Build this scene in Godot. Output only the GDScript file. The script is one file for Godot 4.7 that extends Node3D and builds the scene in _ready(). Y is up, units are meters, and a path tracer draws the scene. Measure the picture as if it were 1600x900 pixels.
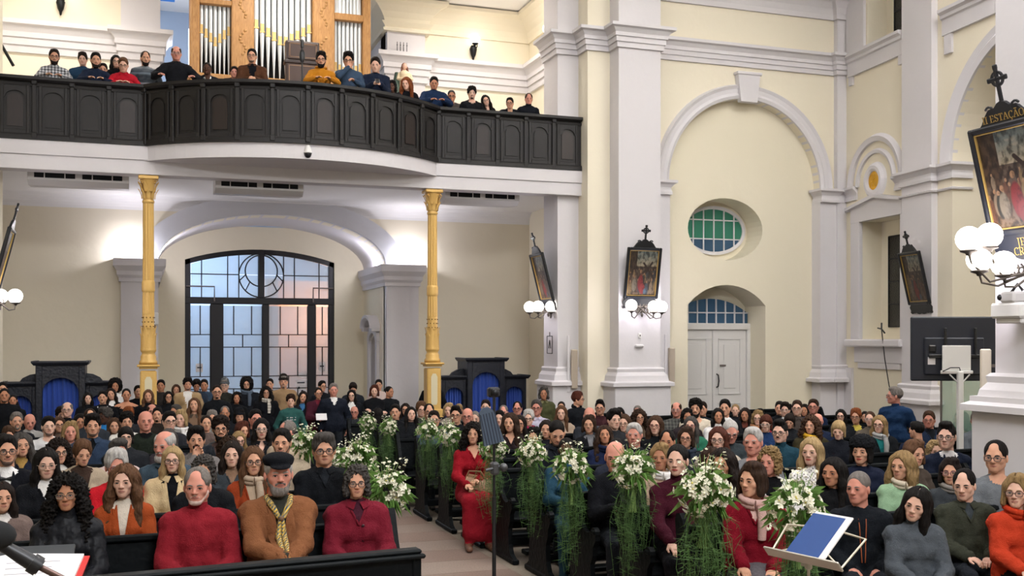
extends Node3D
# A church nave during a concert: gallery with organ, columns, transept walls, pews with flowers and a seated crowd.
# The camera stands near the altar at the origin, 2.3 m up; x right, y up, the entrance lies towards -z.
const F := 1650.0      # focal length in pixels of the 1600 x 900 picture
const HY := 530.0      # the horizon's row
const EYE := 2.3
const YAW := 19.3
const NAVE := 26.0     # strength of the fill panels added over the nave
const WASH := 84.0    # the same added panels' light upwards
const FLOOD := 75.0    # strength of the fill panel added over the altar
const GX := 2.62       # the gallery's curved front
const GR := 3.53
const GA := 0.811
const GZ := -21.43

func _ready() -> void:
	var cam := Camera3D.new()
	cam.name = "camera"
	cam.projection = Camera3D.PROJECTION_FRUSTUM
	cam.near = 0.1; cam.far = 200.0
	cam.size = 0.1 * 900.0 / F
	cam.frustum_offset = Vector2(0, 0.1 * (HY - 450.0) / F)
	add_child(cam)
	cam.position = Vector3(0, EYE, 0)
	cam.rotation_degrees = Vector3(0, -YAW, 0)
	var env := Environment.new()
	env.background_mode = Environment.BG_COLOR
	env.background_color = Color("05070c")
	env.tonemap_mode = Environment.TONE_MAPPER_LINEAR
	env.tonemap_exposure = 0.96
	env.sdfgi_enabled = true; env.ssao_enabled = true; env.ssil_enabled = true
	var we := WorldEnvironment.new()
	we.name = "environment"; we.environment = env
	add_child(we)
	materials()
	lights()
	room()
	fixtures()
	furniture()
	crowd()

const ENT := [[0, 0], [0.05, 0], [0.05, 0.1], [0.08, 0.1], [0.08, 0.2], [0.11, 0.2], [0.11, 0.27], [0.17, 0.34], [0.23, 0.36], [0.23, 0.42], [0, 0.42]]
const BASE := [[0, 0], [0.2, 0], [0.2, 0.07], [0.12, 0.1], [0.1, 0.2], [0.05, 0.27], [0.06, 0.33], [0.03, 0.36], [0, 0.36]]
const IMPOST := [[0, 0], [0.05, 0], [0.05, 0.05], [0.03, 0.1], [0.03, 0.14], [0.08, 0.2], [0.13, 0.23], [0.13, 0.28], [0, 0.28]]
const COVE := [[0, 0], [0.05, 0.0], [0.06, 0.1], [0.1, 0.22], [0.18, 0.34], [0.3, 0.46], [0.44, 0.52], [0.44, 0.6], [0, 0.6]]
var RW := Transform3D(Basis(Vector3(-0.0988, 0, 0.9951), Vector3.UP, Vector3(-0.9951, 0, -0.0988)), Vector3(14.1, 0, -18.9))

func materials() -> void:
	var plaster := noise_tex("plaster", 0.02, 1.2, [], 5)
	var fine := noise_tex("fine", 0.12, 3.0, [], 3)
	for q in [["cream", "e8dfc9"], ["white", "d6d2d3"], ["ceiling", "eeecea"], ["blue_wall", "b9cbe2"], ["niche_cream", "e3dac2"], ["soffit", "dcdde2"]]:
		grain(mat(q[0], q[1], 0.85), null, plaster, Vector3.ONE * 0.6, 0.35, true)
	mat("strong_blue", "3f7cc8", 0.85)
	var wood := noise_tex("wood", 0.015, 0.0, [[0.0, 0.45, 0.55, 1.0], [Color("b98a4f"), Color("a97a43"), Color("9c6d38"), Color("c0925a")]], 4)
	grain(mat("oak", "ffffff", 0.5), wood, null, Vector3(6, 0.7, 6))
	var dark := noise_tex("darkwood", 0.015, 0.0, [[0.0, 0.5, 1.0], [Color("2c2827"), Color("36302e"), Color("252221")]], 4)
	grain(mat("parapet", "7d7979", 0.6), dark, null, Vector3(5, 0.6, 5))
	grain(mat("parapet_brown", "ac8c7e", 0.5), dark, null, Vector3(5, 0.6, 5))
	grain(mat("pew", "121517", 0.5), null, fine, Vector3.ONE * 0.5, 0.15)
	mat("pew_top", "171b1d", 0.5).metallic_specular = 0.25; mats.pew.metallic_specular = 0.2
	grain(mat("navy_wood", "161a24", 0.4), null, fine, Vector3.ONE * 0.5, 0.2)
	mat("velvet", "1f4296", 0.75).rim_enabled = true
	grain(mat("gold", "d9b064", 0.45, 0.15), null, fine, Vector3.ONE, 0.2)
	mat("gold_dark", "7d5a22", 0.6, 0.2)
	mat("bright_gold", "d9a52c", 0.4, 0.4)
	mat("pipe", "d2d6d7", 0.4, 0.25)
	mat("pipe_mouth", "d0b070", 0.5, 0.3)
	mat("void", "0c0d10", 0.9)
	mat("iron", "17181a", 0.45, 0.5)
	mat("bronze", "2c2722", 0.4, 0.7)
	mat("silver_iron", "6d6660", 0.35, 0.8)
	mat("steel_door", "1c1b1e", 0.45, 0.3)
	mat("hinge_grey", "6b625d", 0.5, 0.3)
	mat("plastic_white", "e4e2de", 0.45)
	mat("plastic_grey", "c9c6c4", 0.5)
	mat("plastic_black", "15161a", 0.4)
	mat("tv_back", "20242f", 0.5)
	mat("paper", "e6e2e2", 0.8)
	mat("door_grey", "cfccc8", 0.5)
	mat("beige_speaker", "c2b4a2", 0.6)
	mat("brown_board", "4a3028", 0.5)
	mat("lead_glass", "30323a", 0.25)
	grain(mats.lead_glass, noise_tex("lead", 0.06, 0.0, [[0.0, 0.45, 0.5, 0.55, 1.0], [Color("50545e"), Color("45474f"), Color("101114"), Color("3d4048"), Color("5a5a60")]], 2, 256, FastNoiseLite.TYPE_CELLULAR), fine, Vector3.ONE * 0.9, 0.6)
	var glass := mat("pane", "dfeef2", 0.05)
	glass.transparency = BaseMaterial3D.TRANSPARENCY_ALPHA; glass.albedo_color.a = 0.12
	var frost := mat("frosted", "cfe2ee", 0.35)
	frost.transparency = BaseMaterial3D.TRANSPARENCY_ALPHA; frost.albedo_color.a = 0.45
	var tint := mat("green_glass", "9fc4b4", 0.08)
	tint.transparency = BaseMaterial3D.TRANSPARENCY_ALPHA; tint.albedo_color.a = 0.4
	for q in [["globe", "fff6ea", 3.0], ["panel_light", "fff8ee", 2.5], ["led", "f4f2ff", 4.0]]:
		var g := mat(q[0], "ffffff", 0.4)
		g.emission_enabled = true; g.emission = Color(q[1]); g.emission_energy_multiplier = q[2]
	for q in [["night_green", "2f6d57", "2c6b52", 0.16], ["night_blue", "2c4458", "35607e", 0.16]]:
		var g := mat(q[0], q[1], 0.2)
		g.emission_enabled = true; g.emission = Color(q[2]); g.emission_energy_multiplier = q[3]

func area(called: String, at: Vector3, look: Vector3, size: Vector2, e: float, c := Color("fff9f2")) -> void:
	var l := AreaLight3D.new()
	l.name = called; l.area_size = size; l.light_energy = e; l.light_color = c
	l.shadow_enabled = true; l.area_range = 60.0; l.area_attenuation = 2.0
	add_child(l, true)
	l.look_at_from_position(at, at + look, Vector3(0, 0, 1) if absf(look.y) > 0.9 else Vector3.UP)

func omni(called: String, at: Vector3, e: float, c: Color, size := 0.1) -> void:
	var l := OmniLight3D.new()
	l.name = called; l.light_energy = e; l.light_color = c; l.light_size = size
	l.omni_range = 40.0; l.omni_attenuation = 2.0; l.shadow_enabled = true
	add_child(l, true)
	l.position = at

func lights() -> void:
	# unseen hanging fill panels, added over the nave for light, the lamps of the gallery ceiling
	for q in [[2.7, 10.4, -2.5, 5.0, 3.0, 0.8], [2.7, 10.4, -11.0, 5.0, 3.0, 0.5], [10.9, 10.4, -9.0, 2.5, 3.0, 2.4]]:
		var mb := Mb.new()
		mb.box(Vector3.ZERO, Vector3(q[3], 0.12, q[4]), 0.02)
		var o := thing("ceiling_fill_lamp", "flat lit fill panel added under the high ceiling %s" % ["over the front of the nave", "over the middle of the nave", "over the right transept"][taken.get("ceiling_fill_lamp", 0)], "lamp", Vector3(q[0], q[1], q[2]))
		obj("housing", mb, mat("plastic_white"), o)
		var gl := Mb.new()
		gl.box(Vector3(0, -0.07, 0), Vector3(q[3] - 0.1, 0.02, q[4] - 0.1))
		obj("diffuser", gl, mat("panel_light"), o)
		area("nave_fill", Vector3(q[0], q[1] - 0.12, q[2]), Vector3.DOWN, Vector2(q[3], q[4]), NAVE * q[5] * q[3] * q[4] / 15.0, Color("f6f9ff"))
		var rim := Mb.new(); rim.box(Vector3(0, 0.09, 0), Vector3(q[3] - 0.1, 0.02, q[4] - 0.1))
		obj("upper_diffuser", rim, mat("panel_light"), o)
		area("ceiling_wash", Vector3(q[0], q[1] + 0.14, q[2]), Vector3.UP, Vector2(q[3], q[4]), WASH * q[5] * q[3] * q[4] / 15.0, Color("f6f9ff"))

	# unseen panel added over the altar to light faces and the back wall
	var fl := thing("flood_fill_panel", "flat fill panel added unseen over the altar, tilted towards the nave", "lamp", Vector3(2.5, 8.6, 2.5))
	fl.rotation = Vector3(-0.5, 0, 0)
	var fb := Mb.new(); fb.box(Vector3.ZERO, Vector3(2.4, 1.2, 0.1), 0.02); obj("housing", fb, mat("plastic_white"), fl)
	fb = Mb.new(); fb.box(Vector3(0, 0, -0.06), Vector3(2.3, 1.1, 0.02)); obj("diffuser", fb, mat("panel_light"), fl)
	area("flood_fill", Vector3(2.5, 8.55, 2.4), Vector3(0, -sin(0.5), -cos(0.5)), Vector2(2.3, 1.1), FLOOD, Color("f6f9ff"))

func room() -> void:
	var st: Node3D
	var mb: Mb
	# floor with the aisle's slabs
	st = struct(frame("floor"), "polished terrazzo church floor with pink and beige bands in the aisle", "floor")
	mb = Mb.new(); mb.span(Vector3(-11, -0.3, -30), Vector3(16, -0.012, 7)); 
	var ter := noise_tex("terrazzo", 0.2, 0.0, [[0.0, 0.4, 0.5, 0.6, 1.0], [Color("8f8781"), Color("a8a098"), Color("b9b1a8"), Color("a59c94"), Color("c4bdb4")]], 2, 256)
	for q in [["terrazzo_beige", "cfc9bd"], ["terrazzo_pink", "c4aea6"], ["terrazzo_light", "d0c0b8"], ["terrazzo_grey", "bdb7ae"]]:
		grain(mat(q[0], q[1], 0.55), ter, null, Vector3.ONE * 0.9, 1.0, true)
	obj("base_slab", mb, mat("terrazzo_grey"), st)
	var edge := func(z: float) -> float: return 3.42 + (z + 12.0) * 0.03
	for i in 26:
		var z := -4.4 - i * 0.56
		for j in 2:
			var s := Mb.new()
			var x0 := 1.3 if j == 0 else 2.36
			var e0: float = edge.call(z - 0.56); var e1: float = edge.call(z)
			s.ext(P2([x0 + 0.003, -z, 2.354 if j == 0 else e1 - 0.003, -z, 2.354 if j == 0 else e0 - 0.003, -z + 0.554, x0 + 0.003, -z + 0.554]), -0.03, 0.0)
			obj("slab", s, mat("terrazzo_pink" if i % 2 else "terrazzo_light"), st, Transform3D(Basis(Vector3.RIGHT, -PI / 2), Vector3(0, 0, 0)))
		var b := Mb.new()
		b.ext(P2([edge.call(z), -z, edge.call(z) + 0.72, -z, edge.call(z) + 0.72, -z + 0.554, edge.call(z - 0.56), -z + 0.554]), -0.03, -0.001)
		obj("border_slab", b, mat("terrazzo_beige"), st, Transform3D(Basis(Vector3.RIGHT, -PI / 2), Vector3.ZERO))
	# shell outside the frame
	mb = Mb.new(); mb.span(Vector3(-11, 11.8, -31), Vector3(16, 12.1, 7)); struct(obj("ceiling", mb, mat("ceiling")), "plain white high ceiling", "ceiling")
	mb = Mb.new(); mb.span(Vector3(-10.4, 0, -19.9), Vector3(-10, 11.8, 7)); struct(obj("wall_left", mb, mat("cream")), "cream wall left of the nave", "wall")
	mb = Mb.new(); mb.span(Vector3(-10.4, 0, 6.5), Vector3(16, 11.8, 7)); struct(obj("wall_front", mb, mat("cream")), "cream wall behind the altar", "wall")
	mb = Mb.new(); mb.span(Vector3(-10, 0, -19.9), Vector3(-2.6, 11.8, -18.9)); mb.span(Vector3(-3.6, 0, -24), Vector3(-3.3, 11.8, -19.9)); mb.span(Vector3(-3.3, 0, -19.9), Vector3(-2.25, 11.8, -19.15))
	struct(obj("wall_back_left", mb, mat("cream")), "cream pier left of the gallery", "wall")

	# ---- lower back wall, arched niche of the entrance ----
	st = struct(frame("wall_back"), "cream back wall under the gallery with a deep arched entrance niche", "wall")
	var ell := arch_poly(0.32, 5.2, -1.0, 3.98, 1.04, 28)
	var wl := wall_holes("wall", P2([-3.3, 0, 8.7, 0, 8.7, 5.56, -3.3, 5.56]), [[ell, 0.5]], -23.6, 0.5, mat("cream"), st)
	mb = Mb.new()
	for xx in [[-0.42, 0.32], [5.2, 5.94]]:
		mb.span(Vector3(xx[0], 0, -23.7), Vector3(xx[1], 3.5, -23.4))
	obj("pier", mb, mat("white"), st)
	mb = Mb.new()
	mb.mould([[0, 0], [0.04, 0], [0.04, 0.08], [0.08, 0.14], [0.08, 0.22], [0.15, 0.33], [0.15, 0.48], [0, 0.48]], [Vector2(-0.42, -23.62), Vector2(-0.42, -23.4), Vector2(0.32, -23.4), Vector2(0.32, -25.98)], 3.5, 1)
	mb.mould([[0, 0], [0.04, 0], [0.04, 0.08], [0.08, 0.14], [0.08, 0.22], [0.15, 0.33], [0.15, 0.48], [0, 0.48]], [Vector2(5.2, -25.98), Vector2(5.2, -23.4), Vector2(5.94, -23.4), Vector2(5.94, -23.62)], 3.5, 1)
	mb.span(Vector3(-0.42, 3.5, -23.7), Vector3(0.32, 3.97, -23.4)); mb.span(Vector3(5.2, 3.5, -23.7), Vector3(5.94, 3.97, -23.4))
	obj("pier_cornice", mb, mat("white"), st)
	mb = Mb.new()
	mb.x = Transform3D(Basis(), Vector3(0, 0, -23.6))
	mb.arc([[0.0, 0.0], [0.0, 0.14], [0.42, 0.14], [0.42, 0.0]], Vector2(2.76, 3.98), 2.44, 1.04, 0, PI, 40)
	obj("archivolt", mb, mat("soffit"), st)
	mb = Mb.new()
	mb.x = Transform3D(Basis(), Vector3(0, 0, -26.0))
	mb.arc([[0.0, 0.0], [0.0, 2.5]], Vector2(2.76, 3.98), 2.44, 1.04, 0, PI, 40)
	mb.arc([[0.3, 2.5], [0.3, 0.0]], Vector2(2.76, 3.98), 2.44, 1.04, 0, PI, 40)
	obj("barrel_vault", mb, mat("white"), st)
	mb = Mb.new()
	mb.span(Vector3(0.02, 0, -26), Vector3(0.32, 3.98, -23.65))
	obj("niche_side", mb, mat("niche_cream"), st)
	# right niche side with the little doorway
	var side := frame("wall_niche", Transform3D(Basis(Vector3.UP, -PI / 2), Vector3(5.2, 0, 0)))
	struct(side, "side wall of the entrance niche with a small arched doorway", "wall")
	wall_holes("wall", P2([-26, 0, -23.65, 0, -23.65, 3.98, -26, 3.98]), [[seg_poly(-25.05, -24.35, -0.5, 2.2, 0.2), 0.22, mat("white")]], 0, 0.3, mat("niche_cream"), side)
	mb = Mb.new()
	mb.span(Vector3(-25.25, 0, -0.02), Vector3(-25.05, 2.25, 0.07), 0.01); mb.span(Vector3(-24.35, 0, -0.02), Vector3(-24.15, 2.25, 0.07), 0.01)
	mb.arc([[-0.1, 0.0], [-0.1, 0.07], [0.12, 0.07], [0.12, 0.0]], Vector2(-24.7, 2.25), 0.45, 0.3, 0, PI, 16)
	obj("door_surround", mb, mat("white"), side)
	mb = Mb.new()
	mb.arc([[0.0, 0.0], [0.0, 0.16], [0.06, 0.24], [0.12, 0.24], [0.12, 0.0]], Vector2(-24.7, 2.55), 0.48, 0.2, 0, PI, 16)
	mb.span(Vector3(-25.3, 2.48, 0), Vector3(-25.1, 2.58, 0.2), 0.01); mb.span(Vector3(-24.3, 2.48, 0), Vector3(-24.1, 2.58, 0.2), 0.01)
	obj("door_hood", mb, mat("white"), side)
	mb = Mb.new(); mb.span(Vector3(-25.05, 0, -0.2), Vector3(-24.35, 2.4, -0.16), 0.01); mb.span(Vector3(-24.95, 0.9, -0.16), Vector3(-24.45, 2.1, -0.145), 0.01)
	obj("door_leaf", mb, mat("door_grey"), side)
	# coved ceiling edge
	mb = Mb.new()
	var cv := []
	for i in 9:
		var a := PI / 2 * i / 8.0
		cv.append([0.3 * (1 - cos(a)), 0.3 * sin(a)])
	cv.append([0, 0.3])
	mb.mould(cv, [Vector2(-3.3, -23.6), Vector2(8.7, -23.6)], 5.02, 1)
	obj("cove", mb, mat("ceiling"), st)

	# ---- door wall at the back of the niche and the porch behind ----
	st = struct(frame("wall_door"), "cream wall round the tall glazed entrance doors", "wall")
	wall_holes("wall", P2([0.0, 0, 5.5, 0, 5.5, 5.3, 0.0, 5.3]), [[seg_poly(0.95, 4.47, -0.5, 4.18, 0.28), 0.3]], -26.0, 0.3, mat("niche_cream"), st)
	mb = Mb.new()
	mb.span(Vector3(-0.6, 0, -30), Vector3(-0.4, 5.6, -26.3)); mb.span(Vector3(-0.6, 5.6, -30), Vector3(6.2, 5.8, -26.3)); mb.span(Vector3(-0.6, 0, -30.2), Vector3(6.2, 5.8, -30))
	mb.span(Vector3(-0.6, -0.2, -30), Vector3(6.2, -0.01, -26.3))
	struct(obj("wall_porch", mb, mat("soffit")), "pale porch seen through the entrance doors", "wall")
	mb = Mb.new(); mb.span(Vector3(6.0, 0, -30), Vector3(6.2, 5.6, -26.3)); mb.span(Vector3(3.1, 0, -29.6), Vector3(6.0, 3.9, -29.3))
	mb.span(Vector3(3.1, 0, -29.3), Vector3(3.4, 3.9, -28.4))
	struct(obj("wall_porch_inner", mb, mat("porch_peach", "d9b49c", 0.8)), "peach wall inside the porch", "wall")

	# ---- gallery floor, beam, bulge ----
	st = struct(frame("trim_1"), "white gallery beam and curved gallery floor edge", "gallery")
	mb = Mb.new()
	mb.span(Vector3(-2.25, 5.1, -19.35), Vector3(8.1, 5.34, -19.0), 0.006)
	mb.span(Vector3(-2.25, 5.34, -19.35), Vector3(8.1, 5.58, -18.97), 0.006)
	obj("beam", mb, mat("white"), st)
	mb = Mb.new(); mb.span(Vector3(-3.3, 5.3, -23.6), Vector3(8.7, 5.56, -19.3)); obj("gallery_floor", mb, mat("ceiling"), st)
	mb = Mb.new()
	var half := PackedVector2Array()
	for i in 29:
		var a := lerpf(-GA, GA, i / 28.0)
		half.append(Vector2(GX + GR * sin(a), GZ + GR * cos(a)))
	half.append(Vector2(GX + 2.56, -19.2)); half.append(Vector2(GX - 2.56, -19.2))
	mb.x = Transform3D(Basis(Vector3.RIGHT, PI / 2), Vector3.ZERO)
	mb.ext(half, -5.58, -5.33)
	obj("curved_slab", mb, mat("white"), st)

	# ---- upper back wall with the organ arch ----
	st = struct(frame("wall_back_upper"), "cream upper back wall over the gallery with an opening for the organ", "wall")
	wall_holes("wall", P2([-3.3, 5.56, 8.7, 5.56, 8.7, 11.8, -3.3, 11.8]), [[arch_poly(0.36, 5.22, 5.0, 10.5, 1.2, 24), 0.5]], -23.6, 0.5, mat("cream"), st)
	mb = Mb.new()
	mb.span(Vector3(-0.42, 5.56, -24.1), Vector3(0.36, 9.9, -23.42)); mb.span(Vector3(5.22, 5.56, -24.1), Vector3(6.1, 9.9, -23.42))
	obj("pilaster", mb, mat("white"), st)
	mb = Mb.new()
	var e2 := []
	for q in ENT: e2.append([q[0] * 1.1, q[1] * 1.5])
	mb.mould(e2, [Vector2(-3.3, -23.6), Vector2(-0.42, -23.6), Vector2(-0.42, -23.42), Vector2(0.36, -23.42), Vector2(0.36, -24.1)], 8.13, 1)
	mb.mould(e2, [Vector2(5.22, -25.6), Vector2(5.22, -23.42), Vector2(6.1, -23.42), Vector2(6.1, -23.6), Vector2(8.7, -23.6), Vector2(8.7, -19.9)], 8.13, 1)
	obj("entablature", mb, mat("white"), st)
	mb = Mb.new()
	mb.mould(COVE, [Vector2(5.22, -25.6), Vector2(5.22, -23.42), Vector2(6.1, -23.42), Vector2(6.1, -23.6), Vector2(8.7, -23.6), Vector2(8.7, -19.9)], 9.32, 1)
	mb.mould([[0, 0], [0.1, 0.0], [0.12, 0.05], [0.06, 0.1], [0.16, 0.2], [0, 0.2]], [Vector2(5.22, -25.6), Vector2(5.22, -23.42), Vector2(6.1, -23.42), Vector2(6.1, -23.6)], 9.25, 1)
	obj("cornice", mb, mat("cream"), st)
	mb = Mb.new(); mb.span(Vector3(5.22, 5.56, -26), Vector3(5.6, 11.5, -23.7)); obj("recess_side", mb, mat("white"), st)
	mb = Mb.new(); mb.span(Vector3(-0.4, 5.0, -26.2), Vector3(6, 11.8, -25.9)); obj("recess_back", mb, mat("blue_wall"), st)
	mb = Mb.new(); mb.span(Vector3(-0.3, 5.3, -25.9), Vector3(0.34, 11.8, -24.1)); obj("recess_side", mb, mat("blue_wall"), st)
	mb = Mb.new(); mb.span(Vector3(0.34, 9.78, -24.6), Vector3(0.68, 10.1, -24.4)); mb.span(Vector3(0.34, 8.3, -24.5), Vector3(0.4, 8.72, -24.3)); obj("blue_moulding", mb, mat("strong_blue"), st)
	mb = Mb.new(); mb.span(Vector3(-3.3, 9.95, -26), Vector3(8.7, 10.1, -19.3)); struct(obj("ceiling_gallery", mb, mat("ceiling")), "bright white ceiling over the gallery", "ceiling")
	mb = Mb.new(); mb.span(Vector3(8.7, 0, -24.1), Vector3(9.0, 11.8, -19.9)); struct(obj("wall_gallery_right", mb, mat("cream")), "cream side wall at the right end of the gallery", "wall")

	# ---- stepped pier ----
	st = struct(frame("wall_pier"), "stepped white and cream pier between the gallery and the right transept", "wall")
	mb = Mb.new(); mb.span(Vector3(7.65, 0, -19.9), Vector3(8.08, 11.8, -19.15)); mb.span(Vector3(8.08, 0, -19.9), Vector3(8.1, 11.8, -19.15)); obj("pilaster", mb, mat("white"), st)
	mb = Mb.new(); mb.span(Vector3(8.09, 0, -19.9), Vector3(8.6, 11.8, -18.7)); obj("step", mb, mat("cream"), st)
	mb = Mb.new(); mb.span(Vector3(8.56, 0, -19.9), Vector3(9.45, 11.8, -18.3)); obj("pilaster", mb, mat("white"), st)
	var path := [Vector2(7.65, -19.9), Vector2(7.65, -19.15), Vector2(8.09, -19.15), Vector2(8.09, -18.7), Vector2(8.56, -18.7), Vector2(8.56, -18.3), Vector2(9.45, -18.3), Vector2(9.45, -18.9)]
	mb = Mb.new(); mb.mould(ENT, path, 7.86, 1); obj("entablature", mb, mat("white"), st)
	mb = Mb.new(); mb.mould(BASE, [Vector2(7.65, -19.9), Vector2(7.65, -19.15), Vector2(8.09, -19.15)], 1.4, 1); mb.mould(BASE, [Vector2(8.56, -18.7), Vector2(8.56, -18.3), Vector2(9.45, -18.3), Vector2(9.45, -18.9)], 1.4, 1)
	mb.span(Vector3(7.5, 0, -19.9), Vector3(8.09, 1.4, -19.03), 0.01); mb.span(Vector3(8.42, 0, -18.9), Vector3(9.6, 1.4, -18.16), 0.01)
	obj("base", mb, mat("white"), st)

	# ---- transept back wall with blind arch, oculus and door ----
	st = struct(frame("wall_transept"), "cream transept wall with a tall blind arch, an oval window and a door niche", "wall")
	var niche := arch_poly(9.92, 13.5, -0.5, 5.45, 1.78, 32)
	wall_holes("wall", P2([9.4, 0, 14.3, 0, 14.3, 11.8, 9.4, 11.8]), [[niche, 0.22]], -18.9, 0.22, mat("cream"), st)
	var oval := PackedVector2Array()
	for i in 40: oval.append(Vector2(11.37 + 0.88 * cos(TAU * i / 40), 4.57 + 0.64 * sin(TAU * i / 40)))
	var oval2 := PackedVector2Array()
	for i in 40: oval2.append(Vector2(11.42 + 0.74 * cos(TAU * i / 40), 4.6 + 0.5 * sin(TAU * i / 40)))
	wall_holes("blind_wall", P2([9.4, 0, 14.3, 0, 14.3, 7.6, 9.4, 7.6]), [[oval, 0.5], [oval2, 0.9], [seg_poly(10.49, 12.32, -0.5, 3.0, 0.42), 0.7]], -19.12, 0.9, mat("niche_cream"), st)
	mb = Mb.new()
	mb.x = Transform3D(Basis(), Vector3(0, 0, -18.9))
	mb.arc([[0.0, -0.2], [0.0, 0.05], [0.06, 0.08], [0.12, 0.05], [0.2, 0.06], [0.26, 0.1], [0.3, 0.0]], Vector2(11.71, 5.45), 1.79, 1.78, 0, PI, 40)
	obj("archivolt", mb, mat("white"), st)
	mb = Mb.new(); mb.x = Transform3D(Basis(), Vector3(0, 0, -18.9)); mb.ext(P2([11.52, 7.15, 11.9, 7.15, 11.97, 7.72, 11.45, 7.72]), 0, 0.14); mb.span(Vector3(11.42, 7.7, 0), Vector3(12.0, 7.76, 0.17), 0.01)
	obj("keystone", mb, mat("white"), st)
	mb = Mb.new()
	mb.span(Vector3(9.45, 0, -19.2), Vector3(9.95, 5.2, -18.86)); mb.span(Vector3(13.46, 0, -19.2), Vector3(13.86, 5.2, -18.82))
	obj("arch_pilaster", mb, mat("white"), st)
	mb = Mb.new(); mb.mould(IMPOST, [Vector2(9.45, -18.84), Vector2(9.92, -18.84), Vector2(9.92, -19.1)], 5.18, 1); mb.mould(IMPOST, [Vector2(13.5, -19.1), Vector2(13.5, -18.8), Vector2(13.86, -18.8), Vector2(13.86, -18.9)], 5.18, 1)
	obj("impost", mb, mat("white"), st)
	mb = Mb.new(); mb.span(Vector3(13.86, 0, -19), Vector3(14.3, 11.8, -18.78)); obj("corner_pilaster", mb, mat("white"), st)
	mb = Mb.new(); mb.mould(ENT, [Vector2(9.45, -18.9), Vector2(13.86, -18.9), Vector2(13.86, -18.78), Vector2(14.2, -18.78)], 7.88, 1); obj("entablature", mb, mat("white"), st)
	mb = Mb.new(); mb.mould(COVE, [Vector2(9.45, -18.9), Vector2(13.86, -18.9), Vector2(13.86, -18.78), Vector2(14.2, -18.78)], 9.05, 1); obj("cornice", mb, mat("white"), st)
	mb = Mb.new(); mb.mould(BASE, [Vector2(13.5, -19.1), Vector2(13.5, -18.82), Vector2(13.86, -18.82), Vector2(13.86, -18.78), Vector2(14.2, -18.78)], 1.4, 1); obj("base", mb, mat("white"), st)
	# oculus window
	var w: Node3D = struct(frame("window_1"), "oval window with white glazing bars and green night light behind", "window")
	mb = Mb.new(); mb.x = Transform3D(Basis(), Vector3(0, 0, -19.72))
	mb.arc([[-0.05, 0], [-0.05, 0.05], [0.02, 0.05], [0.02, 0]], Vector2(11.42, 4.6), 0.74, 0.5, 0, TAU, 40)
	for i in 5: mb.span(Vector3(10.93 + i * 0.245 - 0.012, 4.6 - 0.49 * sqrt(maxf(0.0, 1 - pow((10.93 + i * 0.245 - 11.42) / 0.74, 2))), 0), Vector3(10.93 + i * 0.245 + 0.012, 4.6 + 0.49 * sqrt(maxf(0.0, 1 - pow((10.93 + i * 0.245 - 11.42) / 0.74, 2))), 0.04))
	for yy in [4.42, 4.82]: mb.span(Vector3(11.42 - 0.66, yy - 0.012, 0), Vector3(11.42 + 0.66, yy + 0.012, 0.035))
	obj("window_frame", mb, mat("white"), w)
	for i in 6:
		for j in 3:
			var pm := Mb.new(); var x0 := 10.685 + i * 0.245; var y0: float = [4.1, 4.43, 4.83][j]; var y1: float = [4.41, 4.81, 5.1][j]
			var pp := Geometry2D.intersect_polygons(P2([x0 + 0.013, y0, x0 + 0.232, y0, x0 + 0.232, y1, x0 + 0.013, y1]), oval2)
			if pp: pm.ext(pp[0], -19.715, -19.705); obj("pane", pm, mat("night_blue" if j == 0 else "night_green"), w)
	# door with fanlight
	w = struct(frame("door_1"), "pale grey double door with panels under a fanlight", "door")
	mb = Mb.new(); mb.x = Transform3D(Basis(), Vector3(0, 0, -19.8))
	mb.span(Vector3(10.45, 2.5, 0), Vector3(12.36, 2.64, 0.1), 0.01); mb.span(Vector3(12.24, 0, 0), Vector3(12.36, 2.5, 0.1), 0.01); mb.span(Vector3(10.45, 0, 0), Vector3(10.55, 2.5, 0.1), 0.01)
	obj("door_frame", mb, mat("door_grey"), w)
	for lf in [[10.55, 11.42], [11.43, 12.24]]:
		mb = Mb.new(); mb.x = Transform3D(Basis(), Vector3(0, 0, -19.8)); mb.span(Vector3(lf[0], 0, 0), Vector3(lf[1], 2.5, 0.05), 0.006)
		var leaf := obj("door_leaf", mb, mat("door_grey"), w)
		for yy in [[0.2, 0.95], [1.12, 2.32]]:
			mb = Mb.new(); mb.x = Transform3D(Basis(), Vector3(0, 0, -19.75))
			var a := Vector2(lf[0] + 0.13, yy[0]); var b := Vector2(lf[1] - 0.13, yy[1])
			for r in [[a.x, a.y, b.x, a.y + 0.03], [a.x, b.y - 0.03, b.x, b.y], [a.x, a.y, a.x + 0.03, b.y], [b.x - 0.03, a.y, b.x, b.y]]: mb.span(Vector3(r[0], r[1], 0), Vector3(r[2], r[3], 0.018), 0.006)
			mb.span(Vector3(a.x + 0.13, a.y + 0.13, 0), Vector3(b.x - 0.13, b.y - 0.13, 0.014), 0.01)
			obj("panel_moulding", mb, mat("door_grey"), leaf)
	mb = Mb.new(); mb.tube([Vector3(11.52, 1.28, -19.74), Vector3(11.53, 1.3, -19.69), Vector3(11.54, 1.42, -19.68), Vector3(11.53, 1.54, -19.69), Vector3(11.52, 1.56, -19.74)], 0.014); obj("handle", mb, mat("iron"), w)
	mb = Mb.new(); mb.span(Vector3(11.6, 1.72, -19.75), Vector3(11.74, 1.76, -19.72), 0.005); obj("latch", mb, mat("hinge_grey"), w)
	w = struct(frame("window_2"), "fanlight of dark blue panes over the grey door", "window")
	var fan := seg_poly(10.5, 12.3, 2.64, 2.86, 0.3)
	mb = Mb.new(); mb.x = Transform3D(Basis(), Vector3(0, 0, -19.8))
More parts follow.
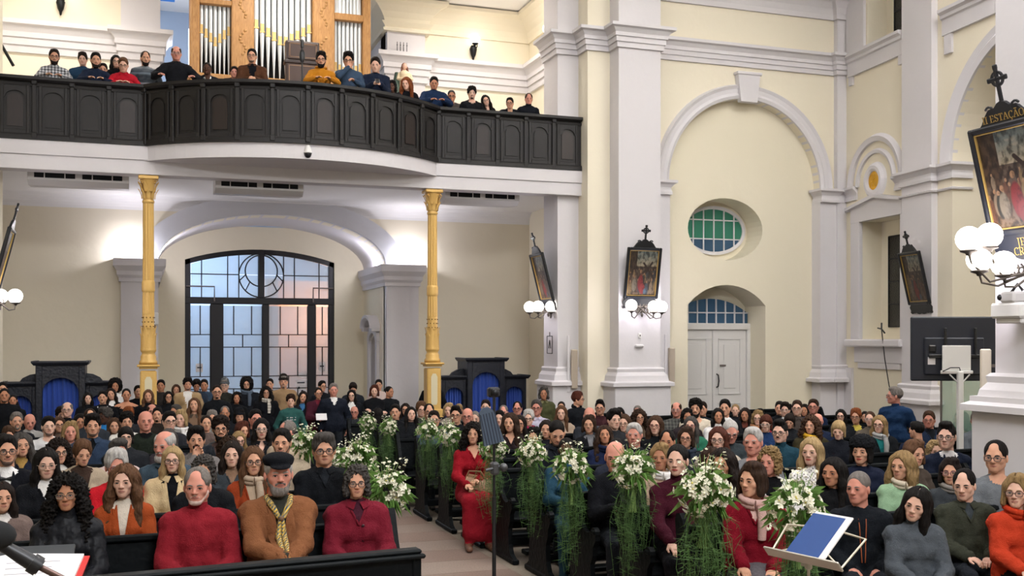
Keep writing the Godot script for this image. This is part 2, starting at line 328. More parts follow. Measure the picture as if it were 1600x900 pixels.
	for i in 8: mb.span(Vector3(10.62 + i * 0.225 - 0.012, 2.64, 0), Vector3(10.62 + i * 0.225 + 0.012, 2.86 + 0.3 * (1.0 - pow((10.62 + i * 0.225 - 11.4) / 0.9, 2)), 0.05))
	mb.span(Vector3(10.5, 2.85, 0), Vector3(12.3, 2.875, 0.045))
	obj("window_frame", mb, mat("white"), w)
	for i in 9:
		for j in 2:
			var pm := Mb.new(); var x0 := 10.395 + i * 0.225; var y0: float = [2.64, 2.876][j]; var y1: float = [2.85, 3.2][j]
			var pp := Geometry2D.intersect_polygons(P2([x0 + 0.013, y0, x0 + 0.212, y0, x0 + 0.212, y1, x0 + 0.013, y1]), fan)
			if pp: pm.ext(pp[0], -19.795, -19.785); obj("pane", pm, mat("night_blue"), w)

	# ---- right wall, turned a little: x runs towards the altar, z into the room ----
	st = struct(frame("wall_right", RW), "cream right transept wall with a blind arch, windows and a wide arch", "wall")
	var big := arch_poly(3.62, 7.6, -0.5, 5.45, 2.0, 28)
	wall_holes("wall", P2([-0.3, 0, 26, 0, 26, 11.8, -0.3, 11.8]), [[P2([0.72, 2.3, 2.14, 2.3, 2.14, 4.72, 0.72, 4.72]), 0.5], [P2([0.9, 8.25, 2.1, 8.25, 2.1, 11, 0.9, 11]), 0.5], [big, 0.9]], 0.0, 0.9, mat("cream"), st)
	mb = Mb.new(); mb.span(Vector3(3, 0, -1.4), Vector3(9, 8, -1.2)); obj("aisle_back", mb, mat("cream"), st)
	mb = Mb.new(); mb.span(Vector3(5.0, 2.4, -1.2), Vector3(5.5, 5.4, -1.16)); obj("aisle_window", mb, mat("lead_glass"), st)
	mb = Mb.new(); mb.span(Vector3(2.28, 0, -0.05), Vector3(3.2, 11.8, 0.13)); mb.span(Vector3(0.2, 8.3, -0.05), Vector3(0.85, 11.8, 0.06)); obj("pilaster", mb, mat("white"), st)
	mb = Mb.new()
	mb.mould(IMPOST, [Vector2(1.9, 0.0), Vector2(2.28, 0.0), Vector2(2.28, 0.13), Vector2(3.2, 0.13), Vector2(3.2, 0.0), Vector2(3.62, 0.0), Vector2(3.62, -0.4)], 5.2, 1)
	mb.mould([[0, 0], [0.04, 0.0], [0.05, 0.03], [0, 0.05]], [Vector2(1.9, 0.0), Vector2(2.28, 0.0), Vector2(2.28, 0.13), Vector2(3.2, 0.13), Vector2(3.2, 0.0), Vector2(3.62, 0.0), Vector2(3.62, -0.4)], 5.0, 1)
	mb.mould(IMPOST, [Vector2(0.08, 0.0), Vector2(0.55, 0.0)], 5.2, 1)
	mb.mould([[0, 0], [0.04, 0.0], [0.05, 0.03], [0, 0.05]], [Vector2(0.08, 0.0), Vector2(0.55, 0.0)], 4.98, 1)
	obj("impost", mb, mat("white"), st)
	mb = Mb.new()
	mb.arc([[0.0, 0.0], [0.0, 0.06], [0.1, 0.09], [0.16, 0.0]], Vector2(1.22, 5.45), 0.84, 0.84, 0, PI, 28)
	mb.arc([[0.0, 0.0], [0.0, 0.05], [0.06, 0.07], [0.1, 0.0]], Vector2(1.22, 5.45), 0.6, 0.6, 0, PI, 28)
	obj("blind_arch", mb, mat("white"), st)
	mb = Mb.new()
	mb.arc([[0.0, -0.1], [0.0, 0.05], [0.1, 0.09], [0.16, 0.04], [0.26, 0.08], [0.32, 0.0]], Vector2(5.61, 5.45), 1.99, 2.0, 0, PI, 40)
	obj("archivolt", mb, mat("white"), st)
	mb = Mb.new(); mb.x = Transform3D(Basis(), Vector3(1.22, 5.5, 0))
	mb.arc([[0.0, 0.0], [0.0, 0.07], [0.05, 0.1], [0.11, 0.1], [0.17, 0.05], [0.19, 0.0]], Vector2(0, 0), 0.19, 0.19, 0, TAU, 32)
	var ring := obj("medallion_ring", mb, mat("white"), st)
	mb = Mb.new()
	var rows := []
	for i in 7:
		var line := PackedVector3Array()
		for k in 24:
			var a := TAU * k / 24
			var r := 0.19 * i / 6.0
			line.append(Vector3(1.22 + cos(a) * r, 5.5 + sin(a) * r, 0.05 + (0.016 * sin(a * 5.0 + i) * sin(i * 1.7) if i < 6 else 0.0)))
		rows.append(line)
	mb.skin(rows, true)
	obj("medallion", mb, mat("bright_gold"), st)
	# lower window: pediment, surround, sill
	mb = Mb.new()
	mb.ext(P2([0.4, 4.72, 2.2, 4.72, 2.2, 5.0, 1.32, 5.16, 0.4, 5.0]), -0.02, 0.08)
	mb.ext(P2([0.3, 4.98, 1.32, 5.14, 2.25, 4.98, 2.25, 5.04, 1.32, 5.22, 0.3, 5.04]), 0.0, 0.16)
	mb.span(Vector3(0.4, 2.3, -0.02), Vector3(0.72, 4.72, 0.08), 0.01); mb.span(Vector3(2.14, 2.3, -0.02), Vector3(2.3, 4.72, 0.08), 0.01)
	mb.span(Vector3(0.32, 2.14, -0.02), Vector3(2.3, 2.3, 0.2), 0.03); mb.span(Vector3(0.5, 1.82, -0.02), Vector3(2.2, 2.14, 0.06), 0.01); mb.span(Vector3(0.62, 1.7, -0.02), Vector3(2.1, 1.82, 0.05), 0.01)
	obj("window_surround", mb, mat("white"), st)
	mb = Mb.new(); mb.mould([[0, 0], [0.06, 0], [0.06, 0.28], [0.1, 0.3], [0.1, 0.36], [0.16, 0.4], [0.16, 0.46], [0, 0.46]], [Vector2(0.25, 0.0), Vector2(2.2, 0.0)], 7.8, 1)
	mb.mould([[0, 0], [0.06, 0], [0.06, 0.28], [0.1, 0.3], [0.1, 0.36], [0.16, 0.4], [0.16, 0.46], [0, 0.46]], [Vector2(3.4, 0.0), Vector2(7.2, 0.0)], 7.8, 1)
	mb.span(Vector3(0.28, 7.62, -0.02), Vector3(0.42, 7.8, 0.05)); mb.span(Vector3(2.04, 7.62, -0.02), Vector3(2.17, 7.8, 0.05)); mb.span(Vector3(3.45, 7.45, -0.02), Vector3(3.65, 7.8, 0.05))
	obj("upper_sill", mb, mat("white"), st)
	mb = Mb.new(); mb.mould(BASE, [Vector2(2.28, 0.0), Vector2(2.28, 0.13), Vector2(3.2, 0.13), Vector2(3.2, 0.0)], 1.1, 1); mb.span(Vector3(2.2, 0, 0), Vector3(3.3, 1.1, 0.25), 0.01); mb.span(Vector3(0.0, 0, 0), Vector3(0.4, 1.7, 0.06)); obj("base", mb, mat("white"), st)
	for q in [["window_3", "tall dark leaded window low in the right transept wall", 1.0, 2.1, 2.55, 4.4], ["window_4", "dark leaded window high in the right transept wall", 1.2, 2.1, 8.25, 11.0]]:
		w = struct(frame(q[0], RW), q[1], "window")
		mb = Mb.new()
		mb.span(Vector3(q[2] - 0.3, q[4] - 0.4, -0.5), Vector3(q[3] + 0.1, q[5] + 0.4, -0.45)); obj("back_plate", mb, mat("cream"), w)
		for i in 2:
			for j in 4:
				mb = Mb.new()
				var x0: float = lerpf(q[2], q[3], i / 2.0); var y0: float = lerpf(q[4], q[5], j / 4.0)
				mb.span(Vector3(x0 + 0.008, y0 + 0.008, -0.45), Vector3(x0 + (q[3] - q[2]) / 2 - 0.008, y0 + (q[5] - q[4]) / 4 - 0.008, -0.43)); obj("pane", mb, mat("lead_glass"), w)
		mb = Mb.new()
		for i in 3: mb.span(Vector3(lerpf(q[2], q[3], i / 2.0) - 0.01, q[4], -0.45), Vector3(lerpf(q[2], q[3], i / 2.0) + 0.01, q[5], -0.42))
		for j in 5: mb.span(Vector3(q[2], lerpf(q[4], q[5], j / 4.0) - 0.01, -0.45), Vector3(q[3], lerpf(q[4], q[5], j / 4.0) + 0.01, -0.42))
		obj("window_frame", mb, mat("iron"), w)

	# ---- near crossing pier at the right edge ----
	st = struct(frame("wall_crossing"), "white crossing pier with stepped base at the right", "wall")
	mb = Mb.new(); mb.span(Vector3(7.65, 0, -7.95), Vector3(9.2, 11.8, -5.4)); obj("pier", mb, mat("white"), st)
	mb = Mb.new(); mb.mould(BASE, [Vector2(9.2, -7.95), Vector2(7.65, -7.95), Vector2(7.65, -5.4)], 1.62, 1)
	mb.mould([[0, 0], [0.22, 0.0], [0.22, 0.06], [0.16, 0.09], [0.16, 0.14], [0, 0.14]], [Vector2(9.2, -7.95), Vector2(7.65, -7.95), Vector2(7.65, -5.4)], 1.62, 1)
	mb.span(Vector3(7.5, 0, -8.1), Vector3(9.35, 1.62, -5.3), 0.01)
	obj("base", mb, mat("white"), st)

func parapet() -> void:
	var o := thing("gallery_parapet", "long dark panelled wooden parapet along the front edge of the gallery", "parapet")
	var path: Array = [Vector2(-2.25, -19.0)]
	for i in 25:
		var a := lerpf(-GA, GA, i / 24.0)
		path.append(Vector2(GX + GR * sin(a), GZ + GR * cos(a)))
	path.append(Vector2(8.08, -19.0))
	var mb := Mb.new()
	mb.mould([[0, 0], [-0.05, 0], [-0.05, 0.98], [0, 0.98], [0, 0]], path, 5.6, 1)
	obj("backboard", mb, mat("parapet"), o)
	mb = Mb.new(); mb.mould([[-0.1, 0], [0.03, 0], [0.05, -0.04], [0.1, -0.01], [0.1, 0.04], [-0.1, 0.04], [-0.1, 0]], path, 6.57, 1)
	obj("hand_rail", mb, mat("parapet"), o)
	mb = Mb.new(); mb.mould([[0, 0], [0.05, 0], [0.05, 0.07], [0.03, 0.1], [0, 0.1]], path, 5.58, 1); mb.mould([[0, 0], [0.03, 0], [0.04, 0.04], [0, 0.04]], path, 6.46, 1)
	obj("plinth_strip", mb, mat("parapet"), o)
	# stations along the three stretches
	var spots := []
	for i in 4: spots.append([Vector2(-2.25 + 0.575 * (i + 0.5), -19.0), 0.0, 0.575])
	for i in 10:
		var a := lerpf(-GA, GA, (i + 0.5) / 10.0)
		spots.append([Vector2(GX + GR * sin(a), GZ + GR * cos(a)), a, 0.57])
	for i in 5: spots.append([Vector2(5.2 + 0.575 * (i + 0.5), -19.0), 0.0, 0.575])
	for k in spots.size():
		var s: Array = spots[k]
		mb = Mb.new()
		var w := 0.22
		var op := arch_poly(-0.165, 0.165, 0.14, 0.66, 0.13, 10)
		var pa := Mb.new()
		# frame round an arched panel: strips, spandrels, inner moulding
		mb.span(Vector3(-w, 0.06, 0), Vector3(-0.17, 0.9, 0.025), 0.006); mb.span(Vector3(0.17, 0.06, 0), Vector3(w, 0.9, 0.025), 0.006)
		mb.span(Vector3(-0.17, 0.06, 0), Vector3(0.17, 0.14, 0.025), 0.006)
		var sp := PackedVector2Array()
		for q in op:
			if q.y >= 0.659: sp.append(q)
		sp.append(Vector2(-0.17, 0.9)); sp.append(Vector2(0.17, 0.9))
		mb.ext(sp, 0, 0.02)
		mb.arc([[-0.015, 0.0], [-0.015, 0.026], [0.01, 0.026]], Vector2(0, 0.66), 0.165, 0.13, 0, PI, 10)
		pa.ext(arch_poly(-0.12, 0.12, 0.19, 0.63, 0.1, 10), 0, 0.016)
		var at := Transform3D(Basis(Vector3.UP, s[1]), Vector3(s[0].x, 5.6, s[0].y + 0.0))
		var f := obj("panel", mb, mat("parapet"), o, at)
		obj("panel_field", pa, mat("parapet_brown" if k % 3 == 0 else "parapet"), f)
		mb = Mb.new(); mb.span(Vector3(-0.035, 0.02, 0), Vector3(0.035, 0.96, 0.04), 0.008); mb.span(Vector3(-0.045, 0.88, 0), Vector3(0.045, 0.98, 0.07), 0.012); mb.span(Vector3(-0.045, 0.0, 0), Vector3(0.045, 0.1, 0.055), 0.01)
		var e: Transform3D = at
		var dir := Vector3(cos(s[1]), 0, -sin(s[1]))
		e.origin -= dir * s[2] / 2
		obj("stile", mb, mat("parapet"), o, e)

func column(x: float, label: String) -> void:
	var o := thing("gilded_column", label, "column", Vector3(x, 0, -19.16))
	var mb := Mb.new()
	mb.box(Vector3(0, 0.88, 0), Vector3(0.27, 1.76, 0.27), 0.02); mb.box(Vector3(0, 0.5, 0), Vector3(0.34, 1.0, 0.34), 0.02); mb.box(Vector3(0, 0.15, 0), Vector3(0.42, 0.3, 0.42), 0.02)
	obj("pedestal", mb, mat("gold"), o)
	mb = Mb.new()
	mb.ext(P2([-0.045, 1.08, 0.045, 1.08, 0.06, 1.13, 0.06, 1.6, 0.03, 1.66, -0.03, 1.66, -0.06, 1.6, -0.06, 1.13]), 0.13, 0.142)
	obj("inset_panel", mb, mat("cream_panel", "d9cfae", 0.6), o)
	mb = Mb.new(); mb.box(Vector3(0, 1.81, 0), Vector3(0.3, 0.04, 0.3), 0.01); mb.box(Vector3(0, 1.845, 0), Vector3(0.37, 0.04, 0.37), 0.012); obj("pedestal_cap", mb, mat("gold"), o)
	mb = Mb.new()
	mb.lathe([[0, 1.86], [0.15, 1.86], [0.15, 1.92], [0.125, 1.95], [0.13, 2.0], [0.115, 2.03], [0.105, 2.06], [0.125, 2.09], [0.132, 2.12], [0.12, 2.16]], 20)
	mb.lathe([[0.118, 2.14], [0.12, 2.3], [0.105, 2.42], [0.1, 2.46], [0.112, 2.49]], 20)
	mb.lathe([[0.098, 2.46], [0.094, 2.68], [0.1, 2.7], [0.092, 2.72], [0.1, 2.73]], 20)
	mb.lathe([[0.09, 3.1], [0.104, 3.12], [0.108, 3.15], [0.108, 3.26], [0.104, 3.29], [0.09, 3.31]], 20)
	obj("base_mouldings", mb, mat("gold"), o)
	mb = Mb.new(); mb.lathe([[0.092, 2.7, 1], [0.088, 3.12, 1], [0.088, 3.29, 1], [0.082, 4.66, 1]], 60, Vector3.ZERO, 0.09, 12); obj("fluted_shaft", mb, mat("gold"), o)
	mb = Mb.new()
	for r in 2:
		for k in 8:
			var a := TAU * (k + 0.5 * r) / 8
			var d := Vector3(cos(a), 0, sin(a)); var t := Vector3(-sin(a), 0, cos(a))
			var rows := []
			var hh := 0.28 if r == 0 else 0.4
			for i in 6:
				var f := i / 5.0
				var y := 2.12 + hh * f
				var rad := 0.118 - 0.02 * f + 0.035 * f * f * (1.0 if i == 5 else 0.6)
				var w := 0.045 * sin(PI * clampf(0.25 + f * 0.72, 0, 1))
				rows.append(PackedVector3Array([d * rad * 0.97 + Vector3(0, y, 0) + t * w, d * (rad + 0.012) + Vector3(0, y + 0.008, 0), d * rad * 0.97 + Vector3(0, y, 0) - t * w]))
			mb.skin(rows)
	obj("acanthus", mb, mat("gold"), o)
	mb = Mb.new()
	for r in 3:
		for k in 10:
			var a := TAU * (k + 0.5 * (r % 2)) / 10
			mb.ball(Vector3(cos(a) * 0.1, 2.52 + r * 0.075, sin(a) * 0.1), Vector3.ONE * 0.012, 4)
	obj("studs", mb, mat("gold_dark"), o)
	# capital
	mb = Mb.new()
	mb.lathe([[0.082, 4.62], [0.1, 4.64], [0.1, 4.67], [0.086, 4.69], [0.088, 4.8], [0.1, 4.9], [0.14, 5.02], [0.14, 5.03]], 20)
	mb.box(Vector3(0, 5.06, 0), Vector3(0.33, 0.06, 0.33), 0.012)
	obj("capital", mb, mat("gold"), o)
	mb = Mb.new()
	for r in 2:
		for k in 8:
			var a := TAU * (k + 0.5 * r) / 8
			var d := Vector3(cos(a), 0, sin(a)); var t := Vector3(-sin(a), 0, cos(a))
			var rows := []
			for i in 6:
				var f := i / 5.0
				var y := 4.7 + r * 0.12 + 0.17 * f
				var rad := 0.1 + r * 0.016 + 0.06 * f * f
				var w := 0.036 * sin(PI * clampf(0.3 + f * 0.65, 0, 1))
				rows.append(PackedVector3Array([d * rad * 0.97 + Vector3(0, y, 0) + t * w, d * (rad + 0.014) + Vector3(0, y + 0.006, 0), d * rad * 0.97 + Vector3(0, y, 0) - t * w]))
			mb.skin(rows)
	for k in 4:
		var a := TAU * (k + 0.5) / 4
		var pts := []
		for i in 9:
			var b := i * 0.65
			pts.append(Vector3(cos(a) * (0.15 + 0.03 * cos(b) * (1 - i / 12.0)), 4.98 + 0.03 * sin(b) * (1 - i / 12.0), sin(a) * (0.15 + 0.03 * cos(b) * (1 - i / 12.0))))
		mb.tube(pts, 0.012, 5)
	obj("capital_leaves", mb, mat("gold"), o)

func organ() -> void:
	var o := thing("pipe_organ", "tall oak pipe organ case with grey metal pipes in the arch behind the gallery", "organ", Vector3(0, 5.56, -22.0))
	var x0 := 0.9; var x1 := 4.52
	var mb := Mb.new()
	for q in [[0.9, 1.08], [1.7, 2.14], [3.33, 3.78], [4.38, 4.54]]: mb.span(Vector3(q[0], 0, -0.5), Vector3(q[1], 5.4, 0.06), 0.02)
	obj("post", mb, mat("oak"), o)
	mb = Mb.new(); mb.span(Vector3(x0 - 0.02, 0, -0.5), Vector3(x1 + 0.04, 1.62, 0.04), 0.02); mb.span(Vector3(x0 - 0.05, 1.6, -0.5), Vector3(x1 + 0.07, 1.74, 0.1), 0.02); mb.span(Vector3(x0 - 0.05, 1.95, -0.5), Vector3(x1 + 0.07, 2.06, 0.09), 0.02)
	for xx in [[3.78, 4.38]]: mb.span(Vector3(xx[0], 3.4, -0.1), Vector3(xx[1], 3.54, 0.05), 0.01)
	mb.span(Vector3(1.08, 3.46, -0.1), Vector3(1.7, 3.56, 0.05), 0.01)
	obj("case_rail", mb, mat("oak"), o)
	mb = Mb.new()
	for xx in [1.92, 3.55]:
		for k in 3:
			for i in 9:
				mb.ball(Vector3(xx + 0.06 * sin(i * 0.9 + k), 2.5 + k * 0.75 + i * 0.06, 0.065), Vector3(0.03, 0.03, 0.014), 4)
	obj("carving", mb, mat("oak_carved", "a87c46", 0.55), o)
	mb = Mb.new(); mb.span(Vector3(x0, 1.7, -0.5), Vector3(x1, 5.4, -0.42)); obj("back_panel", mb, mat("void"), o)
	for bay in [[1.08, 1.7, 7, 1.0, 0.0], [2.14, 3.33, 10, 1.35, 0.1], [3.78, 4.38, 7, 1.0, -0.25]]:
		var n: int = bay[2]
		for i in n:
			var f := (i + 0.5) / n
			var xx := lerpf(bay[0], bay[1], f)
			var r: float = (bay[1] - bay[0]) / n * 0.44
			var mouth: float = 2.72 + bay[4] + 0.55 * absf(f - 0.5) * bay[3]
			if n == 7 and bay[0] > 3: mouth = 2.3 + 0.3 * absf(f - 0.5)
			mb = Mb.new()
			mb.lathe([[0.012, 2.06], [r, mouth - 0.05], [r, mouth - 0.04], [r, 3.4 if n == 7 and bay[0] > 3 else 5.3], [0, 5.3]], 12, Vector3(xx, 0, -0.12))
			var p := obj("pipe", mb, mat("pipe"), o)
			mb = Mb.new(); mb.span(Vector3(xx - r * 0.75, mouth - 0.05, -0.13 + r * 0.75), Vector3(xx + r * 0.75, mouth + 0.12, -0.12 + r * 1.02), 0.01); mb.span(Vector3(xx - r, mouth - 0.07, -0.13 + r * 0.6), Vector3(xx + r, mouth - 0.04, -0.12 + r * 1.08), 0.004)
			obj("pipe_mouth", mb, mat("pipe_mouth"), p)
	for i in 7:
		mb = Mb.new(); mb.lathe([[0.03, 3.54], [0.036, 3.6], [0.036, 5.3], [0, 5.3]], 10, Vector3(lerpf(3.82, 4.34, (i + 0.5) / 7), 0, -0.12)); obj("upper_pipe", mb, mat("pipe"), o)
	# the dark carved chest in front of the organ
	o = thing("carved_cabinet", "dark brown carved cabinet with two framed panels in front of the organ pipes", "cabinet", Vector3(2.93, 5.56, -20.6))
	mb = Mb.new(); mb.span(Vector3(-0.32, 0, -0.2), Vector3(0.32, 2.5, 0.0), 0.01); mb.span(Vector3(-0.35, 2.06, -0.22), Vector3(0.35, 2.12, 0.04), 0.01); obj("body", mb, mat("cab_dark", "352119", 0.45), o)
	for q in [[-0.29, 2.14, 0.29, 2.47], [-0.3, 1.6, 0.3, 2.05]]:
		mb = Mb.new(); mb.span(Vector3(q[0], q[1], 0), Vector3(q[2], q[3], 0.03), 0.008); var pn := obj("panel", mb, mat("cab_brown", "4a2f20", 0.45), o)
		mb = Mb.new()
		for r in [[q[0] + 0.03, q[1] + 0.03, q[2] - 0.03, q[1] + 0.045], [q[0] + 0.03, q[3] - 0.045, q[2] - 0.03, q[3] - 0.03], [q[0] + 0.03, q[1] + 0.03, q[0] + 0.045, q[3] - 0.03], [q[2] - 0.045, q[1] + 0.03, q[2] - 0.03, q[3] - 0.03]]: mb.span(Vector3(r[0], r[1], 0.03), Vector3(r[2], r[3], 0.037))
		obj("panel_line", mb, mat("cab_line", "9a7350", 0.5), pn)
	for i in 4:
		mb = Mb.new(); mb.lathe([[0.012, 1.3], [0.03, 1.36], [0.012, 1.42], [0.02, 1.5], [0.012, 1.6]], 8, Vector3(-0.3 + i * 0.2, -0.1, 0.1))
		obj("gilt_finial", mb, mat("bright_gold"), o)
	o = thing("recorder_stand", "thin black tripod with a small black recorder in front of the carved cabinet", "tripod", Vector3(2.72, 5.56, -19.2))
	mb = Mb.new()
	for k in 3: mb.tube([Vector3(0, 1.5, 0), Vector3(cos(k * 2.1) * 0.24, 0, sin(k * 2.1) * 0.2)], 0.014, 6)
	mb.tube([Vector3(0, 1.0, 0), Vector3(0, 2.02, 0)], 0.015, 6); obj("legs", mb, mat("plastic_black"), o)
	mb = Mb.new(); mb.box(Vector3(0, 2.06, 0), Vector3(0.06, 0.16, 0.06), 0.02); mb.ball(Vector3(0, 1.84, 0), Vector3(0.055, 0.13, 0.04), 6); mb.tube([Vector3(0, 1.75, 0), Vector3(0, 2.0, 0)], 0.02, 6); obj("recorder", mb, mat("plastic_black"), o)

func aircon(x: float, w: float, label: String) -> void:
	var o := thing("air_conditioner", label, "air conditioner", Vector3(x, 4.97, -19.75))
	var mb := Mb.new()
	var rows := P2([-0.3, -0.02, 0.3, -0.02, 0.32, 0.05, 0.3, 0.28, -0.3, 0.28])
	mb.x = Transform3D(Basis(Vector3.UP, -PI / 2), Vector3(w / 2, 0, 0))
	mb.ext(P2([-0.32, 0.0, -0.28, -0.03, 0.2, -0.06, 0.34, 0.02, 0.34, 0.17, 0.28, 0.28, -0.32, 0.28]), 0, w)
	obj("casing", mb, mat("plastic_grey"), o)
	for s in 2:
		var c := -w * 0.235 if s == 0 else w * 0.235
		mb = Mb.new(); mb.span(Vector3(c - w * 0.2, 0.055, 0.33), Vector3(c + w * 0.2, 0.15, 0.345)); var g := obj("outlet", mb, mat("void"), o)
		for k in [-0.25, 0.25]:
			mb = Mb.new(); mb.span(Vector3(c + k * w * 0.4 - 0.008, 0.05, 0.34), Vector3(c + k * w * 0.4 + 0.008, 0.155, 0.355))
			obj("divider", mb, mat("plastic_grey"), g)

func entrance() -> void:
	var o: Node3D = struct(frame("door_2"), "tall dark steel entrance doors of pale panes under a curved fanlight with a round motif", "door")
	var z := -26.12
	var mb := Mb.new(); mb.x = Transform3D(Basis(), Vector3(0, 0, z))
	var outer := seg_poly(0.95, 4.47, 0, 4.18, 0.28, 20)
	# outer arch band and posts
	for i in range(1, 21):
		var a: Vector2 = outer[i]; var b: Vector2 = outer[i + 1]
		mb.ext(P2([a.x, a.y, b.x, b.y, b.x, b.y - 0.12, a.x, a.y - 0.12]), -0.05, 0.06)
	mb.span(Vector3(0.95, 0, -0.05), Vector3(1.08, 4.2, 0.06), 0.01); mb.span(Vector3(4.34, 0, -0.05), Vector3(4.47, 4.2, 0.06), 0.01)
	mb.span(Vector3(0.95, 3.14, -0.05), Vector3(4.47, 3.3, 0.08), 0.01)
	mb.span(Vector3(2.65, 3.3, -0.05), Vector3(2.79, 4.44, 0.07), 0.01)
	mb.span(Vector3(1.53, 0, -0.05), Vector3(1.83, 3.14, 0.07), 0.01); mb.span(Vector3(3.83, 0, -0.05), Vector3(4.03, 3.14, 0.07), 0.01); mb.span(Vector3(2.74, 0, -0.05), Vector3(2.9, 3.14, 0.07), 0.01)
	obj("door_frame", mb, mat("steel_door"), o)
	mb = Mb.new(); mb.x = Transform3D(Basis(), Vector3(0, 0, z))
	mb.tube([Vector3(0.98, 3.55, 0.12), Vector3(1.62, 3.55, 0.12), Vector3(1.62, 3.2, 0.12)], 0.02, 6); mb.tube([Vector3(4.44, 3.55, 0.12), Vector3(3.95, 3.55, 0.12), Vector3(3.95, 3.2, 0.12)], 0.02, 6)
	obj("closer_bar", mb, mat("hinge_grey"), o)
	var cells := []
	# side lights and two leaves: pairs of tall panes, then a low row
	for g in [[1.08, 1.53, [1.3]], [4.03, 4.34, [4.19]]]:
		var y := 3.1
		while y > 0.2:
			for c in [[g[0], g[2][0]], [g[2][0], g[1]]]: cells.append([c[0], y - 0.68, c[1], y])
			cells.append([g[0], y - 0.98, g[1], y - 0.7])
			y -= 1.0
	for g in [[1.83, 2.74, [2.07, 2.49], 2.28], [2.9, 3.83, [3.17, 3.59], 3.37]]:
		var y := 3.1
		while y > 0.2:
			for c in [[g[0], g[2][0]], [g[2][0], g[2][1]], [g[2][1], g[1]]]: cells.append([c[0], y - 0.68, c[1], y])
			cells.append([g[0], y - 0.98, g[3], y - 0.7]); cells.append([g[3], y - 0.98, g[1], y - 0.7])
			y -= 1.0
	mb = Mb.new()
	for c in cells:
		mb.span(Vector3(c[0] - 0.012, c[1] - 0.02, z - 0.02), Vector3(c[2] + 0.012, c[1], z + 0.02)); mb.span(Vector3(c[2] - 0.012, c[1], z - 0.02), Vector3(c[2] + 0.012, c[3], z + 0.02))
		var pm := Mb.new(); pm.span(Vector3(c[0] + 0.004, maxf(c[1], 0.05), z - 0.004), Vector3(c[2] - 0.004, c[3], z + 0.004)); obj("pane", pm, mat("frosted"), o)
	# fanlight
	var xs := [1.08, 1.33, 1.93, 2.19, 2.65]
	for side in 2:
		for i in 4:
			var a: float = xs[i]; var b: float = xs[i + 1]
			if side == 1: var t := a; a = 5.44 - b; b = 5.44 - t
			mb.span(Vector3(b - 0.012, 3.3, z - 0.02), Vector3(b + 0.012, 4.36 - 0.3 * pow((b - 2.72) / 1.76, 2), z + 0.02))
			for r in [[3.3, 3.84], [3.86, 4.4]]:
				var pp := Geometry2D.intersect_polygons(P2([a + 0.012, r[0], b - 0.012, r[0], b - 0.012, r[1], a + 0.012, r[1]]), seg_poly(1.07, 4.35, 3.3, 4.08, 0.27, 16))
				var pm := Mb.new()
				if pp: pm.ext(pp[0], z - 0.004, z + 0.004); obj("pane", pm, mat("frosted"), o)
	for r in [[1.08, 2.19], [3.25, 4.34]]: mb.span(Vector3(r[0], 3.838, z - 0.02), Vector3(r[1], 3.862, z + 0.02))
	var ring := Mb.new(); ring.x = Transform3D(Basis(), Vector3(0, 0, z))
	ring.arc([[-0.015, -0.02], [-0.015, 0.025], [0.015, 0.025], [0.015, -0.02]], Vector2(2.72, 3.84), 0.53, 0.53, 0, TAU, 40)
	ring.arc([[-0.015, -0.02], [-0.015, 0.025], [0.015, 0.025], [0.015, -0.02]], Vector2(2.72, 3.95), 0.38, 0.38, 0, TAU, 36)
	for a in [PI * 1.25, PI * 1.75, PI * 1.08, PI * 1.92]: ring.tube([Vector3(2.72 + cos(a) * 0.38, 3.95 + sin(a) * 0.38, 0), Vector3(2.72 + cos(a) * 0.53, 3.84 + sin(a) * 0.53, 0)], 0.016, 5)
	obj("round_motif", ring, mat("steel_door"), o)
	obj("glazing_bar", mb, mat("steel_door"), o)
	# papers on the glass
	for q in [[1.2, 1.52, 0.16, 0.2, "white notice taped inside the left side pane"], [4.1, 1.52, 0.16, 0.22, "white notice taped inside the right side pane"], [3.6, 1.35, 0.2, 0.12, "small white notice high on the right door leaf"], [3.55, 0.95, 0.24, 0.34, "white poster with dark emblems low on the right door leaf"]]:
		mb = Mb.new(); mb.span(Vector3(q[0], q[1], z + 0.006), Vector3(q[0] + q[2], q[1] + q[3], z + 0.01))
		var pp: Node3D = thing("door_notice", q[4], "notice")
		obj("sheet", mb, mat("paper"), pp)
		mb = Mb.new()
		if q[3] > 0.3:
			mb.span(Vector3(q[0] + 0.03, q[1] + 0.27, z + 0.01), Vector3(q[0] + 0.21, q[1] + 0.3, z + 0.012)); mb.ball(Vector3(q[0] + 0.07, q[1] + 0.16, z + 0.01), Vector3(0.03, 0.03, 0.003), 5); mb.ball(Vector3(q[0] + 0.15, q[1] + 0.08, z + 0.01), Vector3(0.03, 0.03, 0.003), 5)
		else: mb.span(Vector3(q[0] + 0.03, q[1] + q[3] * 0.45, z + 0.01), Vector3(q[0] + q[2] - 0.03, q[1] + q[3] * 0.6, z + 0.012))
		obj("print", mb, mat("ink", "3a3a40", 0.8), pp)

